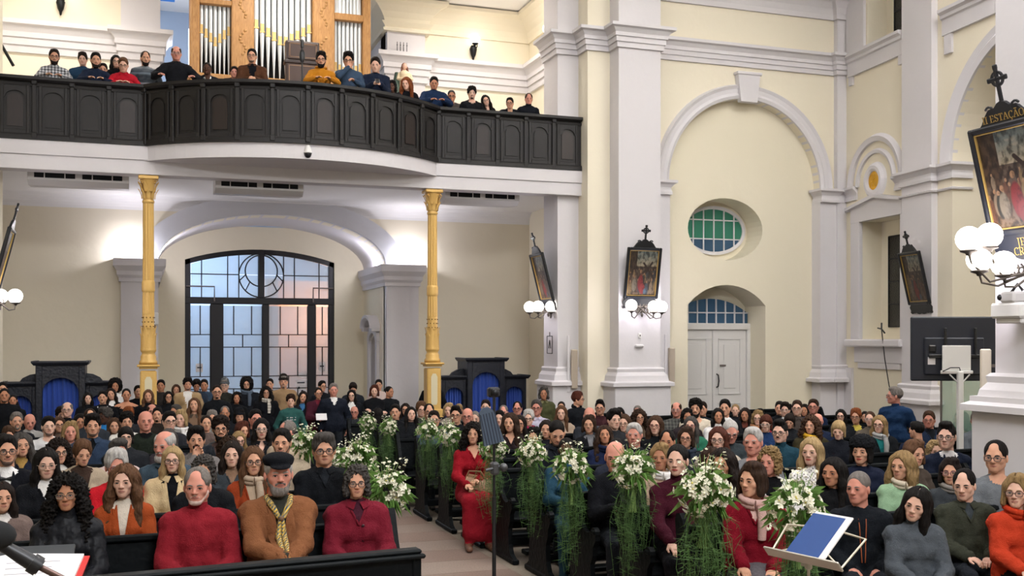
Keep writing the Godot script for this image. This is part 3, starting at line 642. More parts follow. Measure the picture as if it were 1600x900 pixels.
func confessional(x: float, z: float, turn: float, label: String) -> void:
	var o := thing("confessional", label, "confessional", Vector3(x, 0, z), turn)
	var bays := [[-0.93, -0.41, 1.48, 0.38, 1.12], [-0.41, 0.41, 1.85, 0.6, 1.34], [0.41, 0.93, 1.48, 0.38, 1.12]]
	for i in 3:
		var b: Array = bays[i]
		var d := 0.0 if i != 1 else 0.1
		var mb := Mb.new()
		var c: float = (b[0] + b[1]) / 2; var w: float = b[3] / 2
		for e in [[b[0], c - w], [c + w, b[1]]]: mb.span(Vector3(e[0], 0, -0.6), Vector3(e[1], b[2], d), 0.01)
		var sp := PackedVector2Array()
		for k in 13: sp.append(Vector2(c + w * cos(PI * k / 12), b[4] + w * 0.9 * sin(PI * k / 12)))
		sp.append(Vector2(c - w, b[2])); sp.append(Vector2(c + w, b[2]))
		mb.ext(sp, d - 0.06, d)
		mb.span(Vector3(b[0], 0, -0.65), Vector3(b[1], b[2], -0.6))
		var body := obj("bay_frame", mb, mat("navy_wood"), o)
		mb = Mb.new(); mb.mould([[0, 0], [0.03, 0.0], [0.07, 0.05], [0.07, 0.08], [0, 0.08]], [Vector2(b[0], -0.6), Vector2(b[0], d), Vector2(b[1], d), Vector2(b[1], -0.6)], b[2] - 0.02, 1); mb.span(Vector3(b[0], b[2], -0.6), Vector3(b[1], b[2] + 0.05, d))
		obj("bay_cornice", mb, mat("navy_wood"), o)
		mb = Mb.new()
		var rows := []
		for k in 2:
			var line := PackedVector3Array()
			for j in 49:
				var f := j / 48.0
				line.append(Vector3(c - w + 2 * w * f, 0.1 if k == 0 else b[4] + w * 0.95, d - 0.12 + 0.022 * sin(f * 44.0 + i) + 0.012 * sin(f * 23.0)))
			rows.append(line)
		mb.skin(rows)
		obj("curtain", mb, mat("velvet"), o)
	for s in [-1.0, 1.0]:
		var mb2 := Mb.new()
		var cx: float = s * 0.41
		mb2.ext(P2([cx, 1.52, cx + s * 0.3, 1.52, cx + s * 0.24, 1.6, cx + s * 0.12, 1.66, cx, 1.68]) , -0.3, -0.2)
		obj("scroll_bracket", mb2, mat("navy_wood"), o)

func scroll(mb: Mb, c: Vector3, u: Vector3, w: Vector3, r: float, turns: float, a0: float, th: float) -> void:
	var pts := []
	for i in 15:
		var f := i / 14.0
		var a := a0 + turns * TAU * f
		pts.append(c + (u * cos(a) + w * sin(a)) * r * (1.0 - 0.75 * f))
	mb.tube(pts, th, 5)

# three-globe bracket: local z points out of the wall
func sconce(label: String, at: Transform3D, globes: Array, e: float, m := "silver_iron", single := false) -> void:
	var o := thing("wall_sconce", label, "lamp")
	o.transform = at
	var mb := Mb.new()
	if single:
		mb.lathe([[0, -0.34], [0.02, -0.32], [0.03, -0.26], [0.06, -0.2], [0.09, -0.06], [0.06, 0.0], [0.05, 0.02]], 10, Vector3(0, 0, 0.06))
		for k in 4: scroll(mb, Vector3(0.02 * (k - 1.5), -0.1 + 0.04 * k, 0.1), Vector3.RIGHT, Vector3.UP, 0.07, 0.9, k * 1.5, 0.012)
	else:
		mb.lathe([[0, 0.0], [0.1, 0.0], [0.11, 0.02], [0.05, 0.04], [0.0, 0.06]], 14)
		mb.v.clear(); mb.n.clear()
		for k in 6: scroll(mb, Vector3(0.08 * (k % 3 - 1), -0.02 + 0.09 * (k / 3 - 0.5), 0.03), Vector3.RIGHT, Vector3.UP, 0.07, 1.2, k * 1.3, 0.011)
		for k in 5: mb.ball(Vector3(0.07 * (k - 2), -0.05 + 0.05 * (k % 2), 0.04), Vector3(0.035, 0.03, 0.02), 5)
		mb.lathe([[0, -0.2], [0.015, -0.19], [0.03, -0.15], [0.012, -0.12], [0.02, -0.08]], 8, Vector3(0, 0, 0.04))
	obj("bracket", mb, mat(m), o)
	for g in globes:
		mb = Mb.new()
		var p := Vector3(g[0], g[1], g[2])
		var foot := p - Vector3(0, 0.13, 0)
		if p.length() > 0.12:
			mb.tube([Vector3(0, -0.06, 0.03), Vector3(p.x * 0.3, -0.12, 0.03 + (p.z - 0.03) * 0.35), Vector3(p.x * 0.7, -0.2 + foot.y * 0.2, p.z * 0.75), Vector3(p.x * 0.95, foot.y - 0.08, p.z * 0.97), foot], 0.012, 6)
			scroll(mb, Vector3(p.x * 0.45, -0.08, p.z * 0.45), Vector3(p.x, 0, p.z).normalized(), Vector3.UP, 0.06, 1.1, 2.0, 0.009)
		mb.lathe([[0.0, 0.0], [0.02, 0.0], [0.03, 0.02], [0.075, 0.035], [0.08, 0.05], [0.0, 0.05]], 12, foot - Vector3(0, 0.02, 0))
		obj("arm", mb, mat(m), o)
		mb = Mb.new(); mb.ball(p, Vector3.ONE * 0.115, 10)
		obj("globe", mb, mat("globe"), o)
		omni("globe_light", at * p, e, Color("fff1e2") if single else Color("f6f0ff"), 0.11)

func painting(key: String, n: int) -> StandardMaterial3D:
	# a dim oil painting: sky, walls, a crowd of robed figures, one in red with a cross
	var w := 192; var h := 256
	var im := Image.create(w, h, false, Image.FORMAT_RGB8)
	var nz := FastNoiseLite.new(); nz.seed = 31 + n; nz.frequency = 0.02; nz.fractal_octaves = 4
	for y in h:
		for x in w:
			var f := y / float(h)
			var c := Color("6f8791").lerp(Color("b6a888"), clampf(f * 2.6, 0, 1)) if f < 0.35 else Color("4c3d31").lerp(Color("8a7458"), clampf((f - 0.75) * 4.0, 0, 1))
			c = c.lerp(Color("c9bfa8"), clampf(nz.get_noise_2d(x, y * 2) * 1.5, 0, 0.6) if f < 0.35 else 0.0)
			var v := nz.get_noise_2d(x * 2.5 + 99, y * 1.4)
			c = c.darkened(clampf(v, 0, 0.5)).lightened(clampf(-v, 0, 0.15))
			if x < w * 0.28 and f < 0.55: c = Color("5a4636").darkened(clampf(v + 0.2, 0, 0.5))
			im.set_pixel(x, y, c)
	var rng := RandomNumberGenerator.new(); rng.seed = 500 + n
	var pal := [Color("5b4a3a"), Color("7d6b58"), Color("8e7f6a"), Color("4a5560"), Color("6a4a3a"), Color("3a3a34"), Color("94805c")]
	var blob := func(cx: float, cy: float, rx: float, ry: float, c: Color) -> void:
		for y in range(maxi(0, int(cy - ry)), mini(h, int(cy + ry))):
			for x in range(maxi(0, int(cx - rx)), mini(w, int(cx + rx))):
				var d := pow((x - cx) / rx, 2) + pow((y - cy) / ry, 2)
				if d < 1.0: im.set_pixel(x, y, im.get_pixel(x, y).lerp(c.darkened(clampf(0.35 * nz.get_noise_2d(x * 5, y * 3) + 0.25 * ((x - cx) / rx), 0, 0.6)), clampf((1.0 - d) * 3.0, 0, 1)))
	for k in 26:
		var cx := rng.randf_range(6, w - 6); var cy := rng.randf_range(h * 0.5, h * 0.86)
		var s := 0.55 + (cy / h - 0.5) * 1.4
		blob.call(cx, cy, 13 * s, 38 * s, pal[rng.randi() % pal.size()])
		blob.call(cx + rng.randf_range(-3, 3), cy - 40 * s, 6 * s, 8 * s, Color("b08e6e"))
	for i in 70:
		var f := i / 70.0
		blob.call(lerpf(w * 0.52, w * 0.9, f), lerpf(h * 0.28, h * 0.62, f), 6, 6, Color("3a2a22"))
		if i < 34: blob.call(lerpf(w * 0.8, w * 0.6, i / 34.0), lerpf(h * 0.26, h * 0.5, i / 34.0), 6, 6, Color("3f2e25"))
	blob.call(w * 0.45, h * 0.72, 19, 52, Color("8c2f30")); blob.call(w * 0.52, h * 0.84, 20, 34, Color("9a3a3a")); blob.call(w * 0.62, h * 0.9, 12, 18, Color("5d7890"))
	blob.call(w * 0.44, h * 0.46, 8, 11, Color("b58f6c")); blob.call(w * 0.24, h * 0.76, 17, 40, Color("8f8878")); blob.call(w * 0.24, h * 0.58, 7, 9, Color("a98465"))
	var m := mat(key, "ffffff", 0.45)
	m.albedo_texture = ImageTexture.create_from_image(im); m.albedo_color = Color("a8a29a")
	return m

func station(label: String, at: Transform3D, w: float, h: float, lean: float, key: String, n: int, top := "", low: Array = []) -> void:
	var o := thing("station_picture", label, "picture")
	o.transform = at * Transform3D(Basis(Vector3.RIGHT, lean), Vector3(0, 0, 0.03))
	var mb := Mb.new()
	var b := 0.055
	for r in [[-w / 2, 0.0, -w / 2 + b, h], [w / 2 - b, 0.0, w / 2, h], [-w / 2 + b, 0.0, w / 2 - b, b], [-w / 2 + b, h - b, w / 2 - b, h]]: mb.span(Vector3(r[0], r[1], 0), Vector3(r[2], r[3], 0.06), 0.014)
	obj("frame", mb, mat("bronze_black", "14161b", 0.35), o)
	mb = Mb.new()
	var g := b; var t := 0.014
	for r in [[-w / 2 + g, g, -w / 2 + g + t, h - g], [w / 2 - g - t, g, w / 2 - g, h - g], [-w / 2 + g, g, w / 2 - g, g + t], [-w / 2 + g, h - g - t, w / 2 - g, h - g]]: mb.span(Vector3(r[0], r[1], 0.01), Vector3(r[2], r[3], 0.042), 0.004)
	obj("gilt_liner", mb, mat("gilt", "a88a4c", 0.45, 0.4), o)
	var am := ArrayMesh.new()
	var st := SurfaceTool.new()
	st.begin(Mesh.PRIMITIVE_TRIANGLES)
	var q := [Vector2(-1, 0), Vector2(-1, 1), Vector2(1, 1), Vector2(-1, 0), Vector2(1, 1), Vector2(1, 0)]
	for p in q:
		st.set_normal(Vector3(0, 0, 1)); st.set_uv(Vector2((p.x + 1) / 2, 1 - p.y)); st.add_vertex(Vector3(p.x * (w / 2 - g), g + p.y * (h - 2 * g), 0.022))
	inst("canvas", st.commit(), o).material_override = painting(key, n)
	mb = Mb.new(); mb.span(Vector3(-w / 2 + g, g, 0.0), Vector3(w / 2 - g, h - g, 0.018)); obj("backing", mb, mat("bronze_black"), o)
	# crest with scrolls and a ringed cross
	mb = Mb.new()
	var cw := w * 0.27
	var cr := PackedVector2Array([Vector2(-cw * 1.2, h), Vector2(cw * 1.2, h)])
	for i in 13:
		var f := i / 12.0
		cr.append(Vector2(lerpf(cw * 1.1, -cw * 1.1, f), h + 0.02 + w * (0.16 * sin(PI * f) + 0.035 * absf(sin(3 * PI * f)))))
	mb.ext(cr, 0, 0.035)
	for s in [-1.0, 1.0]: scroll(mb, Vector3(s * cw * 0.62, h + w * 0.13, 0.025), Vector3.RIGHT * s, Vector3.UP, w * 0.06, 1.2, 0.5, 0.012)
	obj("crest", mb, mat("bronze_black"), o)
	mb = Mb.new()
	var cy := h + w * 0.44; var cs := w * 0.12
	mb.span(Vector3(-0.016, h + w * 0.16, 0.0), Vector3(0.016, cy + cs, 0.03), 0.005); mb.span(Vector3(-cs * 0.85, cy - 0.016, 0.0), Vector3(cs * 0.85, cy + 0.016, 0.03), 0.005)
	for e in [Vector2(0, cs), Vector2(cs * 0.85, 0), Vector2(-cs * 0.85, 0)]: mb.box(Vector3(e.x, cy + e.y, 0.015), Vector3(0.045, 0.045, 0.03), 0.008)
	mb.x = Transform3D(Basis(), Vector3(0, 0, 0.012)); mb.arc([[-0.01, -0.01], [-0.01, 0.01], [0.01, 0.01], [0.01, -0.01], [-0.01, -0.01]], Vector2(0, cy), cs * 0.58, cs * 0.58, 0, TAU, 20)
	obj("cross", mb, mat("bronze_black"), o)
	# cartouche below
	mb = Mb.new()
	var ca := PackedVector2Array()
	for i in 21:
		var f := i / 20.0
		ca.append(Vector2(lerpf(-w * 0.46, w * 0.46, f), -w * (0.2 + 0.05 * sin(PI * f) + 0.03 * absf(sin(4 * PI * f)))))
	ca.append(Vector2(w * 0.5, -w * 0.08)); ca.append(Vector2(w * 0.42, 0.0)); ca.append(Vector2(-w * 0.42, 0.0)); ca.append(Vector2(-w * 0.5, -w * 0.08))
	mb.ext(ca, 0.0, 0.03)
	for s in [-1.0, 1.0]: scroll(mb, Vector3(s * w * 0.43, -w * 0.2, 0.02), Vector3.RIGHT * s, Vector3.DOWN, w * 0.06, 1.2, 0.0, 0.014)
	var cart := obj("cartouche", mb, mat("bronze_black"), o)
	if top: text(top, w * 0.1, Vector3(0, h + w * 0.055, 0.037), mat("gilt"), o)
	for i in low.size(): text(low[i], w * 0.11, Vector3(0, -w * (0.04 + 0.1 * i) - w * 0.045, 0.032), mat("gilt"), o)

func text(s: String, size: float, at: Vector3, m: Material, parent: Node, font := "Droid Serif") -> MeshInstance3D:
	var t := TextMesh.new()
	var f := SystemFont.new()
	f.font_names = PackedStringArray([font])
	t.font = f; t.text = s; t.font_size = 32; t.pixel_size = size / 32.0; t.depth = 0.004; t.curve_step = 2.0
	t.material = m
	return inst("lettering", t, parent, Transform3D(Basis(), at))

func fixtures() -> void:
	parapet()
	column(0.1, "gilded fluted cast iron column left of the entrance doors")
	column(5.13, "gilded fluted cast iron column right of the entrance doors")
	organ()
	aircon(-1.02, 1.6, "grey air conditioner under the gallery, left of the left gilded column")
	aircon(2.0, 1.55, "grey air conditioner under the gallery between the two gilded columns")
	aircon(6.2, 1.5, "grey air conditioner under the gallery, right of the right gilded column")
	entrance()
	confessional(-1.38, -20.6, 0.0, "dark navy confessional with blue velvet curtains left of the left gilded column")
	confessional(6.82, -21.2, 0.0, "dark navy confessional with blue velvet curtains right of the right gilded column")
	# lamps
	sconce("three globe bracket lamp on the white pilaster below the picture facing the nave aisle", Transform3D(Basis(), Vector3(9.02, 2.92, -18.28)), [[-0.3, 0.02, 0.2], [0.16, 0.0, 0.22], [0.36, 0.0, 0.16]], 0.4)
	sconce("three globe bracket lamp on the pier face at the right end of the gallery", Transform3D(Basis(Vector3.UP, -PI / 2), Vector3(7.63, 2.94, -19.5)), [[0.12, 0.0, 0.3], [-0.2, 0.0, 0.36], [0.2, 0.0, 0.06]], 0.4)
	sconce("large globe bracket lamp under the big leaning picture at the right edge", Transform3D(Basis(Vector3.UP, -PI / 2), Vector3(7.63, 3.0, -7.3)), [[-0.3, 0.2, 0.62], [-0.22, 0.23, 0.46], [-0.3, 0.02, 0.5], [-0.2, -0.02, 0.32]], 0.4)
	sconce("globe bracket lamp at the left edge beside the left end of the gallery", Transform3D(Basis(Vector3.UP, PI / 2), Vector3(-2.23, 2.98, -18.2)), [[0.1, 0.0, 0.34], [-0.2, 0.0, 0.1], [0.2, 0.0, 0.12]], 0.4)
	sconce("single globe wall lamp above the gallery, right of the organ", Transform3D(Basis(), Vector3(7.28, 9.12, -23.58)), [[0.03, 0.16, 0.12]], 0.16, "iron", true)
	sconce("single globe wall lamp above the gallery at the left", Transform3D(Basis(), Vector3(-1.58, 9.28, -23.58)), [[0.03, 0.16, 0.12]], 0.16, "iron", true)
	sconce("single globe wall lamp on the side wall beside the gallery pier", Transform3D(Basis(Vector3.UP, -PI / 2), Vector3(8.68, 9.0, -21.6)), [[0.03, 0.1, 0.3]], 0.16, "iron", true)
	# uplights hidden on the entrance pier cornices
	for q in [[-0.05, -23.75], [5.57, -23.75]]:
		var mb := Mb.new(); mb.span(Vector3(q[0] - 0.3, 3.985, q[1] + 0.12), Vector3(q[0] + 0.3, 4.0, q[1] + 0.16))
		var o := obj("led_strip", mb, mat("led")); tag(o, "hidden light strip on top of the %s pier cornice of the entrance niche" % ("left" if q[0] < 1 else "right"), "lamp")
	for q in [[-0.2, -23.34], [5.74, -23.34], [0.41, -24.4], [5.11, -24.4]]: omni("cornice_light", Vector3(q[0], 4.1, q[1]), 1.3, Color("f3f1ff"), 0.05)
	# gallery ceiling lamps, the middle one added for the organ, and porch lights
	for q in [[6.9, -21.6], [-1.6, -21.6], [2.8, -20.6]]:
		var mb := Mb.new(); mb.box(Vector3.ZERO, Vector3(1.6, 0.06, 0.5), 0.01)
		var o := obj("ceiling_fill_lamp", mb, mat("panel_light"), null, Transform3D(Basis(), Vector3(q[0], 9.92, q[1]))); tag(o, "flat lamp on the gallery ceiling %s" % ("right of the organ" if q[0] > 3 else "left of the organ" if q[0] < 0 else "in front of the organ, added to light it"), "lamp")
		area("gallery_light", Vector3(q[0], 9.88, q[1]), Vector3.DOWN, Vector2(1.6, 0.5), 10.0)
	var rb := Mb.new(); rb.box(Vector3.ZERO, Vector3(0.06, 0.9, 0.06), 0.01)  # unseen strip, added only to brighten the blue recess
	var ro := obj("recess_fill_strip", rb, mat("led"), null, Transform3D(Basis(), Vector3(0.98, 8.6, -24.0))); tag(ro, "hidden upright light strip added to brighten the recess beside the organ case", "lamp")
	omni("recess_fill", Vector3(0.92, 8.6, -24.2), 1.1, Color("f2f6ff"), 0.1)
	omni("porch_light", Vector3(1.2, 4.4, -28.2), 8.0, Color("a9d4ff"), 0.25)
	omni("porch_lamp_inner", Vector3(4.6, 2.9, -28.4), 3.0, Color("ffe2c8"), 0.2)
	# stations of the cross
	station("dark framed painting of robed figures on the white pilaster facing the nave", Transform3D(Basis(), Vector3(8.98, 3.08, -18.28)), 0.72, 0.98, 0.2, "painting_front", 1)
	station("dark framed painting seen edge-on, leaning from the pier at the right end of the gallery", Transform3D(Basis(Vector3.UP, -PI / 2), Vector3(7.63, 3.05, -19.5)), 0.7, 0.98, 0.25, "painting_side", 2)
	station("dark framed painting leaning out from the white pilaster of the right transept wall", RW * Transform3D(Basis(), Vector3(2.95, 2.95, 0.14)), 0.66, 1.0, 0.24, "painting_right", 3)
	station("large dark framed painting of a red robed figure carrying a cross", Transform3D(Basis(Vector3.UP, -PI / 2), Vector3(7.46, 3.25, -7.32)), 0.86, 1.0, 0.26, "painting_near", 4, "II ESTAÇÃO", ["JESVS", "CRVZ ÀS"])
	station("dark framed painting seen edge-on at the left edge of the picture", Transform3D(Basis(Vector3.UP, PI / 2), Vector3(-2.23, 3.1, -18.3)), 0.7, 0.98, 0.25, "painting_left", 5)

func at_px(px: float, py: float, z: float) -> Vector3:
	# the point of the plane z = -depth seen at that pixel
	var u := (px - 800.0) / F
	var d := z / (cos(deg_to_rad(YAW)) - sin(deg_to_rad(YAW)) * u)
	return Vector3(d * (sin(deg_to_rad(YAW)) + cos(deg_to_rad(YAW)) * u), EYE - (py - HY) * d / F, -z)

func pew_parts(length: float) -> Node3D:
	var o := Node3D.new()
	var mb := Mb.new()
	mb.span(Vector3(0.02, 0.41, -0.2), Vector3(length - 0.02, 0.45, 0.24), 0.012); obj("seat", mb, mat("pew"), o)
	mb = Mb.new(); mb.x = Transform3D(Basis(Vector3.RIGHT, -0.12), Vector3(0, 0.5, -0.2)); mb.span(Vector3(0.02, -0.02, -0.03), Vector3(length - 0.02, 0.36, 0.0), 0.006); mb.span(Vector3(0.0, 0.36, -0.05), Vector3(length, 0.41, 0.03), 0.012); obj("backrest", mb, mat("pew"), o)
	mb = Mb.new(); mb.span(Vector3(0.05, 0.1, -0.62), Vector3(length - 0.05, 0.15, -0.48), 0.01); obj("kneeler", mb, mat("pew_top"), o)
	mb = Mb.new(); mb.span(Vector3(0.02, 0.16, 0.16), Vector3(length - 0.02, 0.24, 0.19), 0.006); obj("stretcher", mb, mat("pew"), o)
	var prof := PackedVector2Array([Vector2(-0.34, 0.0), Vector2(0.36, 0.0), Vector2(0.36, 0.05), Vector2(0.27, 0.09), Vector2(0.22, 0.18), Vector2(0.21, 0.34), Vector2(0.26, 0.42), Vector2(0.27, 0.5), Vector2(0.32, 0.56)])
	for i in 7:
		var a := -0.6 + i * 0.52
		prof.append(Vector2(0.27 + 0.055 * cos(a), 0.62 + 0.05 * sin(a)))
	for i in 9:
		var f := i / 8.0
		prof.append(Vector2(lerpf(0.2, -0.2, f), 0.62 + 0.34 * f * f - 0.05 * sin(PI * f)))
	prof.append_array([Vector2(-0.24, 1.0), Vector2(-0.29, 0.99), Vector2(-0.31, 0.94), Vector2(-0.26, 0.6), Vector2(-0.24, 0.3), Vector2(-0.26, 0.1), Vector2(-0.34, 0.05)])
	for xx in [0.0, length - 0.045]:
		mb = Mb.new(); mb.x = Transform3D(Basis(Vector3.UP, -PI / 2), Vector3(xx + 0.045, 0, 0)); mb.ext(prof, 0.0, 0.045)
		var e := obj("end_panel", mb, mat("pew"), o)
		mb = Mb.new(); mb.span(Vector3(xx - 0.012, 0.0, -0.36), Vector3(xx + 0.057, 0.055, 0.4), 0.012); obj("foot_rail", mb, mat("pew"), e)
		mb = Mb.new(); mb.span(Vector3(xx - 0.01, 0.6, 0.22), Vector3(xx + 0.055, 0.66, 0.32), 0.02); obj("arm_scroll", mb, mat("pew"), e)
	return o

var pew_kinds := {}
func pew(x0: float, x1: float, z: float, label: String, group: String) -> void:
	var L := snappedf(x1 - x0, 0.5)
	if not pew_kinds.has(L): pew_kinds[L] = pew_parts(L)
	var o: Node3D = pew_kinds[L].duplicate()
	o.name = numbered("pew"); add_child(o, true)
	o.position = Vector3(x0, 0, z)
	tag(o, label, "pew", group)

var flower_kinds := []
func bouquet_parts(n: int, green: bool) -> Node3D:
	var o := Node3D.new()
	var rng := RandomNumberGenerator.new(); rng.seed = 40 + n
	var mb := Mb.new(); var yolk := Mb.new()
	for i in 135:
		var d := Vector3(rng.randfn(0, 1), rng.randfn(0.25, 1), rng.randfn(0.3, 1)).normalized()
		var c := d * Vector3(0.19, 0.15, 0.16) * rng.randf_range(0.75, 1.12)
		if i > 100: c = Vector3(rng.randf_range(-0.16, 0.16), rng.randf_range(0.14, 0.26), rng.randf_range(-0.1, 0.12)); d = Vector3(d.x, 1.2, d.z).normalized()
		var s := d.cross(Vector3(0.3, 0.9, 0.2)).normalized(); var u := s.cross(d)
		var r := rng.randf_range(0.022, 0.038) if i <= 100 else rng.randf_range(0.011, 0.017)
		for k in 5:
			var a := TAU * k / 5 + rng.randf() * 0.4
			var p := s * cos(a) + u * sin(a); var q := s * -sin(a) + u * cos(a)
			var m := c + p * r * 0.6 + d * r * 0.42
			mb.quad(c, m - q * r * 0.36, c + p * r * 1.05 + d * r * 0.3, m + q * r * 0.36)
		if i % 3 == 0: yolk.ball(c + d * r * 0.25, Vector3.ONE * r * 0.2, 3)
	var f := obj("blossoms", mb, mat("petal", "e2dfc9", 0.75), o); f.set_meta("kind", "stuff")
	var f2 := obj("blossom_centres", yolk, mat("pollen", "c9bd62", 0.8), o); f2.set_meta("kind", "stuff")
	mb = Mb.new()
	var blade := func(a: Vector3, d: Vector3, len: float, w: float) -> void:
		var s := d.cross(Vector3.UP).normalized()
		var p1 := a + d * len * 0.5 + Vector3(0, 0.02, 0); var p2 := a + d * len - Vector3(0, len * 0.25, 0)
		mb.quad(a, p1 - s * w, p2, p1); mb.quad(a, p1, p2, p1 + s * w)
	for i in 90:
		var d := Vector3(rng.randfn(0, 1), rng.randfn(0.1, 0.9), rng.randfn(0.2, 1)).normalized()
		blade.call(d * 0.07, d, rng.randf_range(0.11, 0.19), rng.randf_range(0.012, 0.024))
	var lf := obj("leaves", mb, mat("leaf", "729a4c", 0.55), o); lf.set_meta("kind", "stuff")
	mb = Mb.new()
	for i in 26: mb.tube([Vector3(rng.randf_range(-0.07, 0.07), 0.0, rng.randf_range(-0.05, 0.05)), Vector3(rng.randf_range(-0.02, 0.02), -0.16, rng.randf_range(-0.02, 0.02)), Vector3(rng.randf_range(-0.05, 0.05), -0.36, rng.randf_range(-0.04, 0.04))], 0.004, 4)
	for i in 22:
		var t := Vector3(rng.randf_range(-0.15, 0.15), rng.randf_range(0.12, 0.24), rng.randf_range(-0.1, 0.12))
		mb.tube([t * 0.2, t * 0.7, t], 0.0028, 3)
	var sm := obj("stems", mb, mat("stem", "7d9a55", 0.6), o); sm.set_meta("kind", "stuff")
	if green:
		mb = Mb.new()
		for i in 64:
			var a := Vector3(rng.randf_range(-0.09, 0.09), rng.randf_range(-0.15, -0.02), rng.randf_range(-0.08, 0.1))
			var len := rng.randf_range(0.35, 0.98)
			var sw := Vector3(rng.randfn(0, 0.06), 0, rng.randfn(0.01, 0.06))
			var pts := []
			for k in 6:
				var q := k / 5.0
				var y := maxf(a.y - len * q, -1.02)
				pts.append(Vector3(a.x, y, a.z) + sw * sin(q * 2.6) * 1.3 + Vector3(0.012 * sin(q * 9.0 + i), 0, 0.012 * cos(q * 8.0 + i)))
			mb.tube(pts, 0.0017, 3, false)
			for k in 22:
				var q := rng.randf()
				var b: Vector3 = pts[int(q * 4.99)].lerp(pts[int(q * 4.99) + 1], fmod(q * 4.99, 1.0))
				var fz := 0.022 + 0.035 * q
				var e := b + Vector3(rng.randfn(0, fz), rng.randfn(-0.012, 0.02), rng.randfn(0, fz))
				var s := (e - b).cross(Vector3(0.2, 0.3, 1)).normalized() * 0.0028
				mb.flat(b - s, b + s, e); 
		var fr := obj("hanging_fern", mb, mat("fern", "4c6e36", 0.7), o); fr.set_meta("kind", "stuff")
	return o

func bouquet(px: float, py: float, z: float, size: float, n: int, green: bool, label: String, group := "") -> void:
	while flower_kinds.size() < 4: flower_kinds.append(bouquet_parts(flower_kinds.size(), flower_kinds.size() < 3))
	var o: Node3D = flower_kinds[n % 3 if green else 3].duplicate()
	o.name = numbered("bouquet"); add_child(o, true)
	o.position = at_px(px, py, z)
	o.scale = Vector3.ONE * size; o.rotation.y = px
	if green: o.scale.y = minf(size, o.position.y / 1.03)
	tag(o, label, "bouquet", group)

func pew_edge(z: float) -> float:
	return 3.48 + (z + 12.0) * 0.06

func furniture() -> void:
	for k in 13:
		var z := -6.8 - 0.93 * k
		var x0 := pew_edge(z)
		pew(x0, x0 + (4.0 if k < 2 else 4.5), z, PEWS[k], "right pews beside the aisle")
		if k >= 2: pew(x0 + 4.7, x0 + 9.2, z, PEWS[k + 24], "right pews in the transept")
	for k in 11:
		var z := -7.75 - 0.93 * k
		var x1 := 1.86 + (z + 7.0) * 0.03
		pew(x1 - 5.0, x1, z, PEWS[k + 13], "left pews")
	# the screen before the first left pew
	var o := thing("kneeling_screen", "long black wooden pew front with moulded top before the first left row", "screen", Vector3(1.76, 0, -6.87), 0.1)
	var mb := Mb.new(); mb.span(Vector3(-5, 0.0, -0.05), Vector3(-0.03, 0.84, 0.0), 0.005); obj("panel", mb, mat("pew"), o)
	mb = Mb.new(); mb.span(Vector3(-5, 0.84, -0.1), Vector3(0.02, 0.87, 0.05), 0.01); mb.span(Vector3(-5, 0.87, -0.08), Vector3(0, 0.9, 0.03), 0.012); obj("top_moulding", mb, mat("pew_top"), o)
	mb = Mb.new(); mb.span(Vector3(-5, 0.58, 0.0), Vector3(0.02, 0.62, 0.045), 0.012); mb.span(Vector3(-5, 0.56, 0.0), Vector3(0.0, 0.58, 0.025), 0.006); obj("middle_rail", mb, mat("pew"), o)
	mb = Mb.new(); mb.span(Vector3(-0.06, 0.0, -0.09), Vector3(0.0, 0.84, 0.015), 0.008); obj("end_post", mb, mat("pew"), o)
	# flowers
	var B := [[1245, 796, 1, 1.0], [1100, 768, 2, 1.1], [990, 735, 3, 0.92], [893, 730, 4, 0.92], [830, 708, 5, 0.8], [772, 700, 6, 0.78], [702, 680, 7, 0.78], [668, 673, 8, 0.72], [608, 668, 9, 0.72], [574, 662, 10, 0.72]]
	var name_of := ["beside the blue folder", "before the smiling woman in maroon", "before the bald man with the phone", "before the woman in denim", "before the woman with dark curls", "behind the black camera stand", "beside the woman in red", "behind the one beside the woman in red", "second farthest from the front", "farthest from the front"]
	for i in B.size():
		# the spot beside the pew ends on this line of sight
		var u: float = (B[i][0] - 800.0) / F
		var zz := 8.0
		for it in 20: zz = (pew_edge(-zz) - 0.06) * (cos(deg_to_rad(YAW)) - sin(deg_to_rad(YAW)) * u) / (sin(deg_to_rad(YAW)) + cos(deg_to_rad(YAW)) * u)
		bouquet(B[i][0], B[i][1], zz, B[i][3], i, true, "white flower bunch with trailing fern, pew end %s" % name_of[i], "pew end bouquets right of the aisle")
	for q in [[603, 768, 8.45, 1.05, "large white flower bunch behind the woman in the maroon coat, aisle side"], [560, 716, 9.2, 0.85, "white flower bunch above the maroon coat woman's grey hair, left pew end"], [527, 722, 9.9, 0.75, "small white flower bunch beside the man in the open black coat"], [478, 694, 10.6, 0.8, "white flower bunch between the trench coat man and the black coat man"]]:
		bouquet(q[0], q[1], q[2], q[3], 0, false, q[4], "pew end bouquets left of the aisle")
	equipment()
	small_things()

